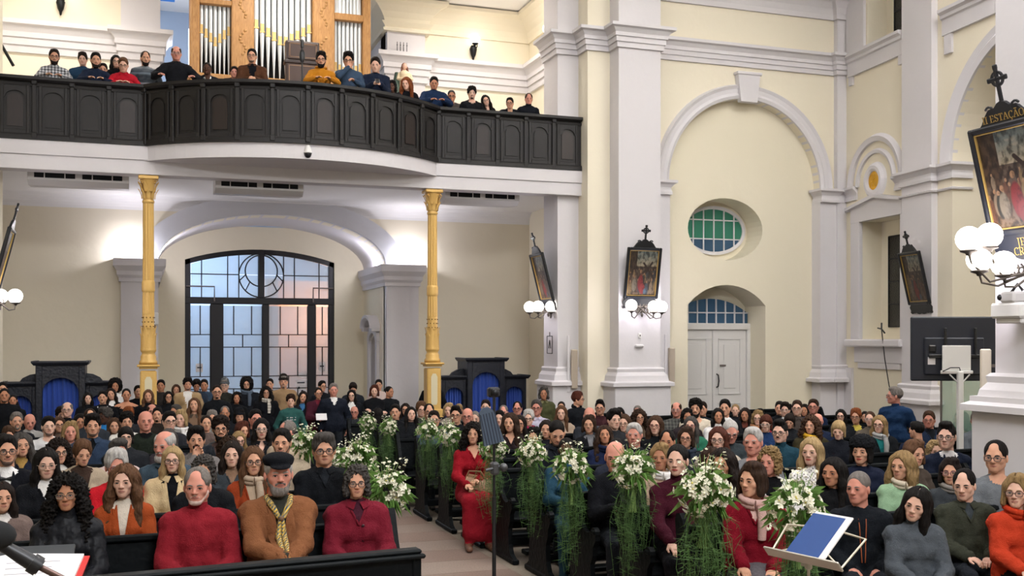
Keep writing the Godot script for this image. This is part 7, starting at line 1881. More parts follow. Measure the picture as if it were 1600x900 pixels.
const PEOPLE := [
	["f hair=wavy:lbrown k=p top=9a4622 in=d9cdbd:d lap a=lap low=1c1a1c s head=1.08", -0.13, 0.00, -8.68, 0.971, -11, 0, "young woman with long wavy light brown hair in a rust orange blazer, front pew"],
	["f hair=curly:black k=t top=1b1c20 leather gl=8a7a66 t s head=0.96", -0.48, 0.00, -7.75, 1.022, -4, 0, "young woman with very long black curly hair, thin glasses and black leather jacket, front pew"],
	["m hair=reced:grey k=r bd=stubble:white top=84202a t wide=1.03 bulk=2 s head=1.05", 0.37, 0.00, -7.75, 1.022, -13, 0, "old man with short grey hair and white goatee in a red turtleneck sweater, front pew"],
	["m hair=short:white cap k=r bd=full:grey hat=capcrown:15161a top=7c5034 in=34352f:d lap bulk=2 a=cane neckerchief low=3a2c22 wide=1.06 s head=1.06", 0.93, 0.00, -7.75, 1.074, 1, 0, "man with grey beard, black cap, brown jacket and striped yellow neckerchief, front pew"],
	["f hair=curlbob:salt k=l gl top=6e1c2a in=43202c:v col bulk=2 a=lap buttons s head=0.93", 1.50, 0.00, -7.75, 1.015, -8, 0, "woman with grey curly bob and glasses in a maroon buttoned coat beside the aisle"],
	["f hair=straight:dark k=l top=6d5d57 in=d8d2cc:c bulk=2 s", -0.99, 0.00, -8.68, 0.912, 17, 0, "woman with dark hair in a taupe jacket cut off by the left edge"],
	["m hair=short:black k=l bd=stubble:black gl top=15161b in=e6e4e2:d lap bow s head=1.06", -1.16, 0.00, -10.54, 1.044, 11, 0, "young man in glasses, black suit and black bow tie at the left edge"],
	["f hair=straight:black k=p gl=b59a86 top=17181c in=d9d6d2:v bulk=2 s nod=6", -0.76, 0.00, -9.61, 1.029, 10, 0, "woman with straight black hair, clear glasses, closed eyes and black coat with white collar"],
	["f hair=curly:dark k=l gl top=d7d2ca s head=1.03", -0.79, 0.00, -11.47, 0.949, 18, 0, "woman with dark curly hair and a white jacket behind the woman with closed eyes"],
	["f hair=puff:lbrown k=l top=a3937e in=3a2c25:d bulk=2 s nod=10 head=0.90", -0.53, 0.00, -10.54, 1.022, 17, 1, "woman with short light brown hair in a beige jacket looking down to her left"],
	["f hair=puff:white k=r gl=6a2a2a top=c01f2a col bulk=2 s nod=4 head=1.08", -0.21, 0.00, -9.61, 0.985, 9, 0, "old woman with short white hair and glasses in a bright red coat"],
	["m hair=thick:salt k=r top=c9b3ae s nod=8", -0.24, 0.00, -11.47, 0.949, 26, 1, "man with thick grey-black hair in a pale pink shirt behind the white haired woman"],
	["f hair=wavy:salt k=l top=1c2030 in=9c7b45:v s head=1.11", -1.22, 0.00, -12.40, 0.941, 14, 0, "woman with greying long hair and a mustard scarf behind the man in a bow tie"],
	["f hair=straight:blonde k=p gl top=c9b189 in=15161a:d lap col bulk=2 s head=0.90", 0.25, 0.00, -9.61, 1.029, -7, 0, "blonde woman in glasses and a camel coat over black"],
	["m hair=fringe:white k=r bd=full:white top=3d4c58 col s nod=4 head=1.09", 0.21, 0.00, -10.54, 1.044, -31, 0, "bald man with long white beard in a blue denim jacket"],
	["f hair=curlbob:salt k=l gl top=17181b s nod=8 head=0.90", 0.46, 0.00, -8.68, 1.037, -8, 0, "woman with grey curly hair and glasses behind the man in red"],
	["m hair=thick:black k=l bd=goat:black top=6f6a68 col a=chin s head=1.03", 0.53, 0.00, -11.47, 1.015, 0, 0, "young man with black hair resting his chin on his hand, grey hooded jacket"],
	["m hair=mop:dark k=l bd=full:black gl top=20242b leather in=4a3834:d s", 0.84, 0.00, -12.40, 1.044, -2, 1, "man with curly dark hair, beard, round glasses and black leather jacket"],
	["f hair=straight:dark k=p top=3c4247 in=8a6d58:v bulk=2 s head=1.08", 0.82, 0.00, -10.54, 0.956, -6, 0, "woman with long straight dark hair in a slate grey jacket"],
	["f hair=straight:lbrown k=l gl top=8d3a1e in=b9a48c:d sc=b7a38e s head=1.06", 0.93, 0.00, -9.61, 0.985, 0, 0, "woman with brown shoulder hair and glasses, rust cardigan and beige scarf"],
	["m hair=short:black k=l bd=stubble:black top=b3a38d in=6a5a4a:d lap col bulk=2 s head=1.06", 1.30, 0.00, -10.54, 1.037, -15, 0, "bearded young man with black hair in a beige trench coat"],
	["m hair=reced:grey k=r top=b9a790 bulk=2 s", 1.59, 0.00, -12.40, 1.000, -67, 1, "grey haired man turned away just behind the man in the trench coat"],
	["m hair=thick:salt k=l gl top=17191d in=23262b:v col wide=1.08 bulk=2 s head=1.09", 1.56, 0.00, -9.61, 1.044, -5, 0, "man with dark grey hair and glasses in an open black coat near the aisle"],
	["m hair=short:black k=p top=d8d6d6 in=skin:c bd=stubble:dark s head=1.12", -1.17, 0.00, -15.19, 0.926, 12, 1, "man with short black hair in a white sweater"],
	["m hair=short:grey k=l bd=goat:grey top=1c1d22 s head=1.05", -1.65, 0.00, -16.12, 0.941, 14, 1, "man with grey hair and grey beard in a black jacket, near the left edge"],
	["m hair=bald k=r top=a9a6a2 s nod=14 head=1.09", -1.57, 0.00, -17.05, 0.882, 11, 2, "bald man in a pale grey hooded sweater bending forward"],
	["f hair=puff:mid k=l top=3a3030 s nod=6 head=0.91", -1.55, 0.00, -14.26, 0.919, 14, 1, "woman with short brown hair half hidden at the left edge"],
	["m hair=short:black k=l top=1d1f24 s nod=8 head=0.90", -1.50, 0.00, -13.33, 0.919, 2, 1, "black haired head half hidden low at the left edge"],
	["f hair=straight:mid k=l gl top=5a4a40 s head=1.03", -1.11, 0.00, -16.12, 0.890, 14, 2, "woman with long brown hair beside the man in the white sweater"],
	["m hair=mop:dark k=p top=1f2124 s", -1.13, 0.00, -17.05, 0.949, 8, 2, "young man with curly brown hair in front of the old man with glasses"],
	["m hair=fringe:grey k=p gl=6a6a6a top=15171a s head=0.90", -1.04, 0.00, -16.80, 1.037, -2, 2, "bald old man in glasses in front of the left confessional's curtain"],
	["f hair=bob:blond k=r top=8d867e s nod=-4 head=1.12", -0.85, 0.00, -14.26, 0.919, 7, 1, "woman with wavy blond bob, mouth slightly open"],
	["f hair=bob:black k=t top=1a6aa8 s head=0.90", -0.81, 0.00, -15.60, 0.956, 11, 2, "dark haired woman in bright blue behind the man in the denim jacket"],
	["m hair=reced:brown k=l top=2c3036 s head=0.90", -0.66, 0.00, -15.19, 1.029, 8, 2, "man with short brown hair below the man with the white lanyard"],
	["m hair=mop:salt k=d top=2f7fc0 s head=1.07", -0.52, 0.00, -17.05, 0.919, -48, 2, "person with dark grey curly hair in a bright blue shirt, turned aside"],
	["m hair=thick:black k=l bd=stubble:black top=2f3d52 in=15171a:v col s", -0.55, 0.00, -13.33, 1.044, 4, 1, "young man with thick black hair in a blue denim jacket over black"],
	["f hair=puff:ginger k=l top=2a2a2e s head=0.90", -0.19, 0.00, -16.55, 0.971, 9, 2, "woman with short ginger hair under the woman in the camisole"],
	["m hair=mop:black k=l top=d8d4cc s", -0.20, 0.00, -15.19, 0.963, 6, 1, "young man with dark hair and a white top in front of the bald man"],
	["f hair=straight:mid k=l top=17181b s head=1.12", -0.38, 0.00, -16.12, 0.853, 4, 1, "smiling woman with straight brown hair in black"],
	["m hair=bangs:black k=p gl top=24262a s head=0.90", -0.17, 0.00, -12.40, 1.000, 3, 1, "youth with black bowl haircut and thin glasses"],
	["m hair=bald k=r top=20261f in=111214:c wide=1.06 s head=1.06", 0.04, 0.00, -14.26, 1.015, 6, 1, "bald man in a dark green jacket over a black shirt"],
	["m hair=fringe:brown k=r gl=444444 top=2b2d31 s head=0.94", 0.14, 0.00, -17.05, 0.978, 10, 2, "balding man in glasses behind the bald man in dark green"],
	["m hair=short:black k=l bd=goat:dark top=2c2622 s nod=-8 head=0.90", 0.21, 0.00, -16.30, 0.971, -5, 2, "man with dark beard looking up, beside the long haired woman in black"],
	["m hair=short:black k=p gl top=2a2b30 wide=1.05 s head=1.12", 0.35, 0.00, -15.19, 0.949, 11, 1, "man with short dark hair and black glasses glancing aside"],
	["f hair=bob:blonde k=p top=e0dedb sc=dcd9d6 s head=1.12", 0.53, 0.00, -16.12, 0.919, -14, 1, "woman with blond bob and white scarf turned to the left"],
	["m hair=short:salt k=t top=1d1f24 s head=0.90", 0.49, 0.00, -16.90, 0.978, -42, 2, "man with short greying hair in profile, below the standing couple"],
	["f hair=straight:lbrown k=l top=4a4138 in=7a614e:d bulk=2 col s nod=-12 head=0.90", 0.76, 0.00, -17.05, 1.044, -9, 2, "woman with long light brown hair and a fur collared coat, chin raised"],
	["f hair=straight:salt k=p top=3a3338 s head=0.94", 0.28, 0.00, -12.40, 0.971, -13, 1, "woman with long grey-brown hair behind the bald man with the white beard"],
	["f hair=tied:dark k=l top=5d4f4a s nod=-6", 0.84, 0.00, -15.19, 0.919, 0, 1, "smiling woman with tied dark hair beside the curly haired man"],
	["f hair=puff:grey k=l top=7a7672 s head=0.95", 0.97, 0.00, -16.12, 0.926, 1, 2, "woman with grey curly hair above the smiling woman"],
	["m hair=reced:grey k=t top=1d1e22 a=chin s head=0.90", 1.22, 0.00, -17.05, 0.941, -2, 2, "old man with grey receding hair raising a hand beside his face"],
	["f hair=bob:black k=l top=161719 hat=beanie:17181c s head=1.07", 1.44, 0.00, -17.05, 0.875, -1, 2, "woman in a black knit cap in front of the aisle standers"],
	["m hair=short:black k=r gl=6e4a3a top=16171a a=chin wide=1.06 s head=1.08", 1.50, 0.00, -15.19, 0.956, 8, 1, "heavy man with black hair and glasses, hand at his cheek"],
	["f hair=bob:auburn k=l top=1b1c20 s nod=6 head=1.04", 1.23, 0.00, -14.26, 0.897, 23, 1, "woman with short auburn hair looking aside"],
	["f hair=straight:blond k=p gl top=2a2b2f s nod=6 head=0.93", 1.08, 0.00, -12.90, 0.904, 9, 1, "woman with grey blond hair and glasses in front of the auburn haired woman"],
	["f hair=straight:black k=p gl=8a8a8a lips top=1b1c20 col in=skin:v bulk=2 s head=1.08", 1.39, 0.00, -13.33, 0.963, -3, 1, "woman with long black hair, round glasses and dark red lips"],
	["f hair=curly:brown k=l top=2b2a2c s nod=10 head=0.96", 0.87, 0.00, -11.60, 0.934, 12, 1, "brown curly haired woman hidden behind the woman in the slate jacket"],
	["m hair=short:black k=l top=15161a head=0.90", -2.12, 0.00, -18.70, 0.929, 12, 2, "black haired man standing at the left edge behind the crowd"],
	["m hair=buzz:black k=t bd=stubble:black top=141518 bulk=2", -1.97, 0.00, -17.60, 0.889, 8, 2, "young man with cropped black hair and black sweater standing at the left edge"],
	["f hair=tied:black k=t top=17181b head=0.90", -1.93, 0.00, -18.40, 0.821, 2, 2, "dark haired woman standing before the left confessional's small curtain"],
	["f hair=straight:black k=p top=141518 head=0.92", -0.84, 0.00, -18.60, 0.821, 7, 2, "woman with long black hair standing before the left confessional, first from its middle curtain"],
	["m hair=short:black k=l bd=mous:dark top=141518 lanyard head=0.96", -0.59, 0.00, -17.90, 0.849, -4, 2, "man in black with a white lanyard standing before the left confessional"],
	["f hair=straight:dark k=l top=16171a in=dcd8d4:v roll=8 head=0.97", -0.48, 0.00, -18.90, 0.849, 0, 2, "woman with long dark hair leaning her head beside the lanyard man"],
	["f hair=afro:black k=t top=dcdad8", -0.45, 0.00, -20.00, 0.900, 1, 2, "woman with a big black afro and white top standing left of the gilded column"],
	["f hair=tied:black k=t top=17181b in=skin:s bare head=0.96", -0.24, 0.00, -18.00, 0.866, 2, 2, "woman in a black camisole with bare shoulders standing left of the gilded column"],
	["m hair=short:black k=l top=16181c head=1.09", -0.07, 0.00, -20.40, 0.821, 7, 2, "man in black half hidden behind the left gilded column"],
	["f hair=straight:lbrown k=l top=131417 head=0.91", 0.09, 0.00, -17.30, 0.877, -4, 2, "woman with long straight brown hair in black in front of the left gilded column"],
	["m hair=fringe:brown k=l top=3a332e head=1.04", 0.24, 0.00, -21.60, 0.866, 2, 2, "balding man just right of the left gilded column"],
	["m hair=short:black k=t top=2e2a28", 0.33, 0.00, -20.60, 0.883, -6, 2, "dark haired man in brown right of the left gilded column"],
	["f hair=straight:mid k=l top=30332f bulk=2 hood head=0.92", 0.58, 0.00, -20.00, 0.855, 0, 2, "woman with brown hair in a hooded dark jacket standing left of the doors"],
	["f hair=straight:black k=l gl top=15161a head=0.93", 0.41, 0.00, -18.40, 0.826, 5, 2, "woman with long dark hair and glasses in black before the hooded woman"],
	["m hair=mop:black k=l bd=stubble:black top=a48a66 in=ddd9d4:d bulk=2 head=0.96", 0.77, 0.00, -19.80, 0.917, 2, 2, "man with curly black hair in a tan jacket over white standing by the doors"],
	["f hair=mop:black k=t top=2a3340 nod=16 head=0.94", 0.94, 0.00, -20.20, 0.900, 0, 2, "person with black curls looking down, in front of the left side pane of the doors"],
	["m hair=short:black k=t top=344354 bulk=2", 1.11, 0.00, -20.80, 0.877, -6, 2, "man in a blue denim jacket in front of the left door post"],
	["m hair=buzz:dark k=l gl bd=goat:black top=17191c head=1.05", 1.15, 0.00, -17.80, 0.883, -1, 2, "man with cropped hair, glasses and black goatee in black"],
	["m hair=short:grey k=p gl hat=beanie:55585a top=2c2d28", 1.40, 0.00, -19.60, 0.900, -10, 2, "man in a grey beanie and glasses standing before the doors"],
	["f hair=curlbob:black k=t top=131416 head=0.96", 1.49, 0.00, -18.20, 0.809, 0, 2, "woman with dark curly hair in a black top before the left door leaf"],
	["m hair=afro:black k=l gl bd=full:black top=191b20 sc=56616f bulk=2 head=0.94", 1.75, 0.00, -19.20, 0.923, -9, 2, "man with a black afro, beard, glasses and blue-grey scarf before the doors"],
	["m hair=short:black k=l top=22252a head=0.95", 2.33, 0.00, -20.80, 0.883, -13, 2, "dark haired man looking over the curly haired woman at the middle of the doors"],
	["m hair=short:grey k=l bd=goat:grey hat=beanie:26211f top=94795a bulk=2", 2.44, 0.00, -19.60, 0.934, -6, 2, "tall man in a dark knit cap and tan sweater before the right door leaf"],
	["f hair=curly:black k=l gl top=131418 sc=cfc8bd scpat=creamplaid bulk=2 head=0.92", 2.00, 0.00, -18.40, 0.855, -5, 2, "woman with long black curls and a cream plaid scarf before the doors"],
	["m hair=mop:brown k=p top=2c5450 shirttext", 2.27, 0.00, -17.30, 0.798, -5, 2, "child with a curly brown mop in a green hooded sweater"],
	["f hair=straight:dark k=l top=1b2028 in=3f6f9c:v roll=-8", 2.57, 0.00, -18.10, 0.809, -8, 2, "young woman with long dark hair, blue shirt and black jacket beside the child"],
	["f hair=tied:dark k=l gl top=431c28 in=6a2430:v a=front bulk=2 paper head=0.91", 2.81, 0.00, -17.90, 0.855, -3, 2, "woman with tied dark hair and glasses in a maroon jacket holding white paper"],
	["m hair=short:black k=l gl top=1a1c20", 3.27, 0.00, -20.40, 0.855, 21, 2, "dark haired man in glasses in front of the right door post"],
	["m hair=short:grey k=r top=1a1e28 in=dedcd8:v bulk=2", 3.03, 0.00, -17.70, 0.889, -4, 2, "grey haired man in a navy jacket over a white shirt standing by the aisle"],
	["m hair=thick:dark k=l top=22252a nod=30 head=1.04", 3.79, 0.00, -20.00, 0.849, -5, 2, "dark haired man bowing his head right of the doors"],
	["f hair=straight:black k=p gl top=1a1c20 in=dcdad6:d bulk=2", 3.45, 0.00, -18.30, 0.809, -14, 2, "woman with long black hair and glasses, black jacket over white, right of the doors"],
	["f hair=bob:auburn k=p top=141518 a=cross", 3.83, 0.00, -18.20, 0.855, -12, 2, "woman with red-brown hair in black with clasped hands, before the white pier"],
	["m hair=short:black k=l top=c9b5ae", 4.38, 0.00, -20.40, 0.860, -12, 2, "dark haired man in a pale shirt behind the red-brown haired woman"],
	["m hair=tied:black k=t top=17191c bulk=2 head=1.04", 4.27, 0.00, -19.00, 0.815, 32, 2, "person with tied back black hair in a black jacket looking right, before the white pier"],
	["m hair=short:black k=l top=17191d bulk=2 head=1.12", 5.52, 0.00, -20.60, 0.872, -18, 2, "man in a dark jacket hidden behind the right gilded column"],
	["f hair=straight:dark k=l top=16181c nod=4 head=1.12", 6.51, 0.00, -21.90, 0.895, -19, 2, "woman looking over the left bay of the right confessional"],
	["m hair=bald k=r gl=5a3030 top=2a2d30 bulk=2 s", 3.43, 0.00, -17.96, 0.853, -15, 2, "bald man in glasses and a dark puffer jacket at the aisle end, behind the flowers"],
	["f hair=straight:black k=l top=141518 s", 3.66, 0.00, -17.03, 0.868, 138, 2, "person with black hair turned away behind the far pair of flower bunches"],
	["m hair=short:black k=l bd=mous:black top=15161a s", 3.72, 0.00, -16.10, 0.949, -17, 2, "man with a black moustache behind the far right-hand flowers"],
	["f hair=straight:dark k=l gl top=1d1f23 s", 4.33, 0.00, -17.96, 0.875, -20, 2, "woman with dark hair and glasses behind the man with the moustache"],
	["f hair=straight:black k=p top=17191c s nod=-6 head=0.90", 3.74, 0.00, -15.17, 0.978, -2, 2, "young woman with black hair tilting her face up, left of the right gilded column"],
	["f hair=puff:lbrown k=p gl top=3c4038 bulk=2 s head=1.09", 4.37, 0.00, -17.03, 0.912, -4, 2, "woman with short light brown hair, glasses and olive jacket left of the right gilded column"],
	["m hair=reced:black k=l gl top=22252b s head=1.05", 4.26, 0.00, -16.10, 0.941, -9, 2, "balding man in glasses directly under the right gilded column"],
	["m hair=short:dark k=l gl=777777 top=4c5a68 bulk=2 s head=1.03", 3.84, 0.00, -14.24, 0.956, -11, 1, "man with short dark hair in a grey-blue shirt behind the flowers near the column"],
	["f hair=bob:blonde k=p top=8a8076 s head=1.07", 4.85, 0.00, -17.03, 0.897, -26, 2, "blonde woman right of the right gilded column"],
	["f hair=tied:blond k=l top=5a544e s nod=10", 5.30, 0.00, -17.96, 0.860, -22, 2, "woman with tied blond hair in front of the right confessional"],
	["m hair=quiff:black k=l gl top=17181c wide=1.05 s head=1.08", 4.43, 0.00, -15.17, 0.941, -20, 1, "man with puffy black hair and glasses in black behind the flowers"],
	["m hair=bald k=r gl top=1d1e22 s", 4.33, 0.00, -14.24, 0.985, -23, 1, "bald man with heavy black glasses left of the woman in red"],
	["m hair=buzz:grey k=p top=4a4a4c s nod=10 head=1.08", 5.02, 0.00, -16.10, 0.846, -23, 2, "man with cropped grey hair behind the woman in red"],
	["f hair=curly:black k=l top=8a1520 in=skin:v a=hold low=8c1a26 shoe=6a4632 bag skirt s head=0.96", 3.55, 0.00, -11.45, 1.000, -21, 1, "woman with long black hair in a red dress, tan bag on her lap"],
	["m hair=short:dark k=p top=54504c in=1c2536:d lap s head=1.04", 5.50, 0.00, -17.03, 0.934, -24, 2, "young man with short dark hair, grey jacket and navy shirt before the confessional"],
	["m hair=reced:grey k=r top=5a5a5c s head=0.95", 5.50, 0.00, -16.10, 0.919, -24, 2, "grey haired balding man in front of the right confessional's middle curtain"],
	["m hair=reced:black k=r gl top=2a2a2c s head=1.09", 6.07, 0.00, -17.03, 0.897, -25, 2, "man with receding black hair and glasses before the right confessional's right bay"],
	["m hair=short:black k=p top=5a5a5e s head=1.12", 5.12, 0.00, -15.17, 0.882, -27, 1, "young dark haired man in a grey sweater right of the camera stand"],
	["f hair=wavy:brown k=l top=2a2022 in=skin:v book s head=1.10", 4.64, 0.00, -13.31, 0.956, -31, 1, "woman with long wavy brown hair in a dark top looking left, holding papers"],
	["f hair=straight:dark k=l gl top=3a2f2e s head=1.12", 5.11, 0.00, -14.24, 0.875, -24, 1, "woman with dark hair and glasses behind the woman with wavy hair"],
	["f hair=puff:white k=p gl top=4a2430 sc=a02850 s head=1.12", 5.59, 0.00, -15.17, 0.875, -24, 1, "woman with short white hair, glasses and a magenta scarf"],
	["m hair=short:salt k=r gl=222222 top=b9b3c6 col s head=1.12", 6.07, 0.00, -16.10, 0.949, -25, 1, "man with dark glasses in a pale lavender hooded top"],
	["f hair=curlbob:salt k=t top=47492f bulk=2 col=6d6a4a head=1.07", 6.54, 0.00, -17.00, 0.832, -22, 2, "woman with grey curly hair in an olive parka standing by the pier"],
	["m hair=buzz:dark k=l top=2d2d30 s head=0.93", 6.88, 0.00, -17.03, 0.912, -26, 2, "man with cropped dark hair half hidden near the pier's base"],
	["f hair=straight:lbrown k=p top=9d8a78 s", 6.13, 0.00, -15.17, 0.941, -26, 2, "woman with long light brown hair in a beige top near the pier's base"],
	["m hair=puff:auburn k=l gl top=15171b bulk=2 hoodback head=1.12", 6.58, 0.00, -15.60, 0.815, 52, 2, "person with curly auburn hair and a black puffer coat turned towards the right"],
	["f hair=curlbob:black k=l top=141518 s head=1.05", 4.28, 0.00, -11.45, 0.934, -24, 1, "woman with dark curly hair in black behind the round white bouquet"],
	["f hair=straight:dark k=l top=24242a s", 4.80, 0.00, -12.38, 0.949, -27, 1, "woman with dark hair just behind the man looking down"],
	["m hair=buzz:black k=l bd=stubble:black top=1d2026 in=15171a:v col s nod=24", 4.19, 0.00, -10.52, 1.074, -12, 0, "man with cropped black hair and beard in a dark jacket looking down"],
	["f hair=tied:black k=d top=2a4a5c col a=front low=26404f s head=0.94", 3.93, 0.00, -9.59, 0.993, -26, 1, "dark skinned woman with tied hair in a blue denim shirt behind the flowers"],
	["f hair=bob:brown k=l top=17181c in=77777a:d lap s head=1.11", 5.79, 0.00, -13.31, 0.912, -30, 1, "woman with brown bob, black blazer and grey top"],
	["m hair=bald k=r top=2c2f35 bulk=2 s head=1.10", 6.20, 0.00, -14.24, 0.949, -30, 1, "ruddy bald man in a dark padded jacket behind the woman in the black blazer"],
	["m hair=quiff:black k=l gl bd=mous:black top=3a2024 s head=1.07", 7.20, 0.00, -16.10, 0.934, -30, 2, "man with black quiff, moustache and glasses in a maroon sweater"],
	["m hair=thick:black k=p top=28292c s", 5.73, 0.00, -12.38, 1.029, -1, 1, "youth with thick black hair looking to the right"],
	["f hair=straight:black k=l gl top=1f2125 s head=0.90", 7.12, 0.00, -15.17, 0.919, -29, 2, "dark haired woman with glasses before the white pilaster base"],
	["f hair=straight:mid k=p gl=8a7a6a top=4a524e s head=1.12", 6.32, 0.00, -13.31, 0.912, -35, 1, "young woman with long straight brown hair, round glasses and grey-green top"],
	["m hair=buzz:grey k=r top=4a4542 s", 7.89, 0.00, -16.10, 0.875, -32, 2, "man with cropped grey hair behind the woman with big curly hair"],
	["f hair=curly:brown k=l gl top=5a4a3c s", 7.01, 0.00, -14.24, 0.919, -18, 2, "woman with big curly brown hair and glasses"],
	["m hair=short:white k=r top=1b1c20 wide=1.05 s", 5.12, 0.00, -10.52, 1.015, -34, 1, "heavy old man with white hair in black"],
	["f hair=wavy:brown k=t top=1c2440 sc=1a2038 s nod=-10", 5.18, 0.00, -11.45, 0.941, -20, 1, "woman with wavy brown hair lifting her chin, navy scarf"],
	["f hair=tied:black k=l top=2a2d38 s head=0.90", 4.47, 0.00, -9.59, 0.985, -29, 1, "woman with tied black hair hidden behind the bald man with the phone"],
	["m hair=bald k=r top=16171b col a=phone bulk=2 phone s nod=8 head=1.12", 4.03, 0.00, -8.66, 1.007, -31, 0, "bald man in a black coat holding a phone"],
	["f hair=straight:mid k=p gl=6a2a2a top=17181b s head=1.09", 6.33, 0.00, -12.38, 0.949, -37, 1, "woman with brown hair, red rimmed glasses and black sweater"],
	["m hair=reced:black k=t top=2b2c30 s nod=2 head=0.90", 5.04, 0.00, -9.59, 1.037, -36, 1, "balding dark haired man behind the smiling woman in maroon"],
	["f hair=bob:blond k=t top=b39a84 sc=e6e2dd bulk=2 s", 4.48, 0.00, -8.66, 0.993, -35, 0, "woman with blond-brown bob, white scarf and beige jacket"],
	["f hair=tied:black k=p top=3d1420 t a=knee lips low=1a1a1e s", 4.16, 0.00, -7.73, 1.059, -42, 0, "smiling woman with black hair tied back in a maroon turtleneck"],
	["m hair=fringe:brown k=r gl=8a8a8a top=4a4a48 pat=greyplaid col bulk=2 s head=1.07", 8.13, 0.00, -15.17, 0.941, -36, 2, "balding man in glasses and a grey plaid jacket"],
	["m hair=mop:black k=l bd=full:black top=c8bca9 in=skin:c bulk=2 s head=1.07", 7.96, 0.00, -14.24, 1.007, -35, 1, "man with black curls and a big black beard in a cream sweater"],
	["m hair=short:dark k=l top=20242b s", 8.60, 0.00, -15.17, 0.949, -36, 2, "dark haired man behind the man with the big beard"],
	["f hair=curlbob:black k=t top=2a2326 s head=0.90", 7.30, 0.00, -13.31, 0.985, -19, 2, "woman with dark curls half hidden between the plaid jacket and the big beard"],
	["f hair=straight:salt k=p gl=8a3a3a top=27604a in=4f5140:d bulk=2 s head=1.03", 6.85, 0.00, -12.38, 0.941, -37, 1, "woman with grey-brown hair and glasses in a green cardigan"],
	["f hair=bob:brown k=l gl top=22262c sc=2d3440 s", 5.76, 0.00, -10.52, 0.971, -33, 1, "woman with brown bob and glasses, dark patterned scarf"],
	["f hair=wavy:dark k=t top=131417 lips brooch s head=1.05", 4.58, 0.00, -7.73, 1.015, -45, 0, "young woman with long dark wavy hair in black with a small gold brooch"],
	["f hair=wavy:brown k=l top=3a3030 s", 5.01, 0.00, -8.66, 0.956, -20, 0, "brown haired woman hidden behind the woman with the brooch"],
	["f hair=straight:auburn k=p gl top=a59a8a in=8a7d6e:v bulk=2 s", 5.63, 0.00, -9.59, 1.029, -38, 0, "woman with long auburn hair and dark glasses in a pale beige coat"],
	["m hair=buzz:white k=r gl=333333 top=32393c bulk=2 s nod=18 head=1.06", 6.32, 0.00, -10.52, 1.022, -21, 1, "old man with cropped white hair and glasses in a dark puffer jacket looking down"],
	["m hair=short:black k=l top=15161b in=e4e2e0:d lap s head=1.04", 8.47, 0.00, -14.24, 1.007, -37, 1, "young man in a black suit and white shirt before the grey door"],
	["f hair=tied:blond k=p top=1b1c20 s", 9.78, 0.00, -16.10, 0.860, -35, 2, "woman with pulled back fair hair before the grey door"],
	["f hair=straight:black k=t top=d6d2cf s head=0.90", 7.80, 0.00, -13.31, 0.985, -22, 2, "dark haired woman in white beside the man in the black suit"],
	["f hair=straight:dark k=t top=5a3026 s head=1.12", 9.40, 0.00, -15.17, 0.846, -40, 2, "smiling woman with long dark hair before the right leaf of the grey door"],
	["f hair=curlbob:blond k=p gl top=7a1f28 sc=9a6a48 s head=0.93", 8.46, 0.00, -13.31, 0.941, -38, 2, "woman with blond curls and glasses in a red coat and tan scarf"],
	["f hair=bob:black k=l top=1b1c20 s head=0.90", 9.08, 0.00, -14.24, 0.912, -30, 2, "dark head showing above the blond curls"],
	["f hair=bangs:auburn k=p gl=999999 top=1f3458 s nod=6", 8.00, 0.00, -12.38, 0.941, -39, 1, "woman with auburn bangs and thin glasses in a blue jacket"],
	["m hair=short:white k=r top=77787a in=skin:c s", 5.46, 0.00, -8.66, 1.081, -46, 0, "lean old man with white hair in a grey sweater"],
	["m hair=quiff:black k=p gl bd=mous:black top=1d3a46 t s head=1.09", 6.99, 0.00, -10.52, 0.985, -48, 1, "young man with black quiff, heavy glasses and moustache in a teal sweater"],
	["f hair=curlbob:blond k=r top=ddd9d5 in=141416:d bulk=2 s head=0.94", 5.04, 0.00, -7.73, 1.029, -55, 0, "woman with tied up curly blond hair, white jacket over black"],
	["m hair=short:black k=l top=15161a s head=1.11", 10.68, 0.00, -16.10, 0.868, -40, 2, "dark haired man in a black suit right of the grey door"],
	["m hair=thick:dark k=p gl=999999 top=2a2c30 in=dcdad6:v s head=1.06", 10.17, 0.00, -15.17, 0.904, -40, 2, "young man with floppy dark hair and glasses right of the grey door"],
	["f hair=bangs:dark k=l top=1d1f22 a=phone phone s nod=16", 9.01, 0.00, -13.31, 0.897, -44, 2, "woman with dark bob looking down at a dark phone"],
	["m hair=short:brown k=p gl=6a5a4a top=453d38 col s", 9.77, 0.00, -14.24, 0.985, -40, 2, "brown haired man with glasses in a grey-brown shirt"],
	["f hair=straight:black k=t top=1d1f24 s head=1.12", 11.20, 0.00, -16.10, 0.824, -45, 2, "dark haired woman between two men with glasses"],
	["m hair=short:brown k=r gl=3a2a2a top=1d2740 wide=1.05 s head=1.09", 10.73, 0.00, -15.17, 0.934, -43, 2, "man with short brown hair and dark glasses in navy before the corner pilaster"],
	["f hair=curly:mid k=l top=35301f t sc=c79a2e bulk=2 s head=0.96", 8.06, 0.00, -11.45, 0.978, -47, 1, "woman with big brown curls, olive coat and yellow turtleneck"],
	["m hair=bald k=r gl=8a6a5a top=1b2338 s head=0.91", 8.83, 0.00, -12.38, 0.956, -43, 2, "bald man in glasses and navy behind the woman in the yellow turtleneck"],
	["f hair=straight:blonde k=p top=e2ded8 pat=floral lips s head=1.12", 6.11, 0.00, -8.66, 0.978, -51, 0, "blonde woman with long hair in a white and black patterned blouse"],
	["f hair=bob:brown k=l top=6d0f1d col in=c9a59c:v sc=c7a39b a=sidehand low=5a5558 lowpat skirt bulk=2 flowerpin s head=1.04", 4.29, 0.00, -6.80, 1.015, -66, 0, "woman with brown bob turned left, dark red coat and pale pink scarf"],
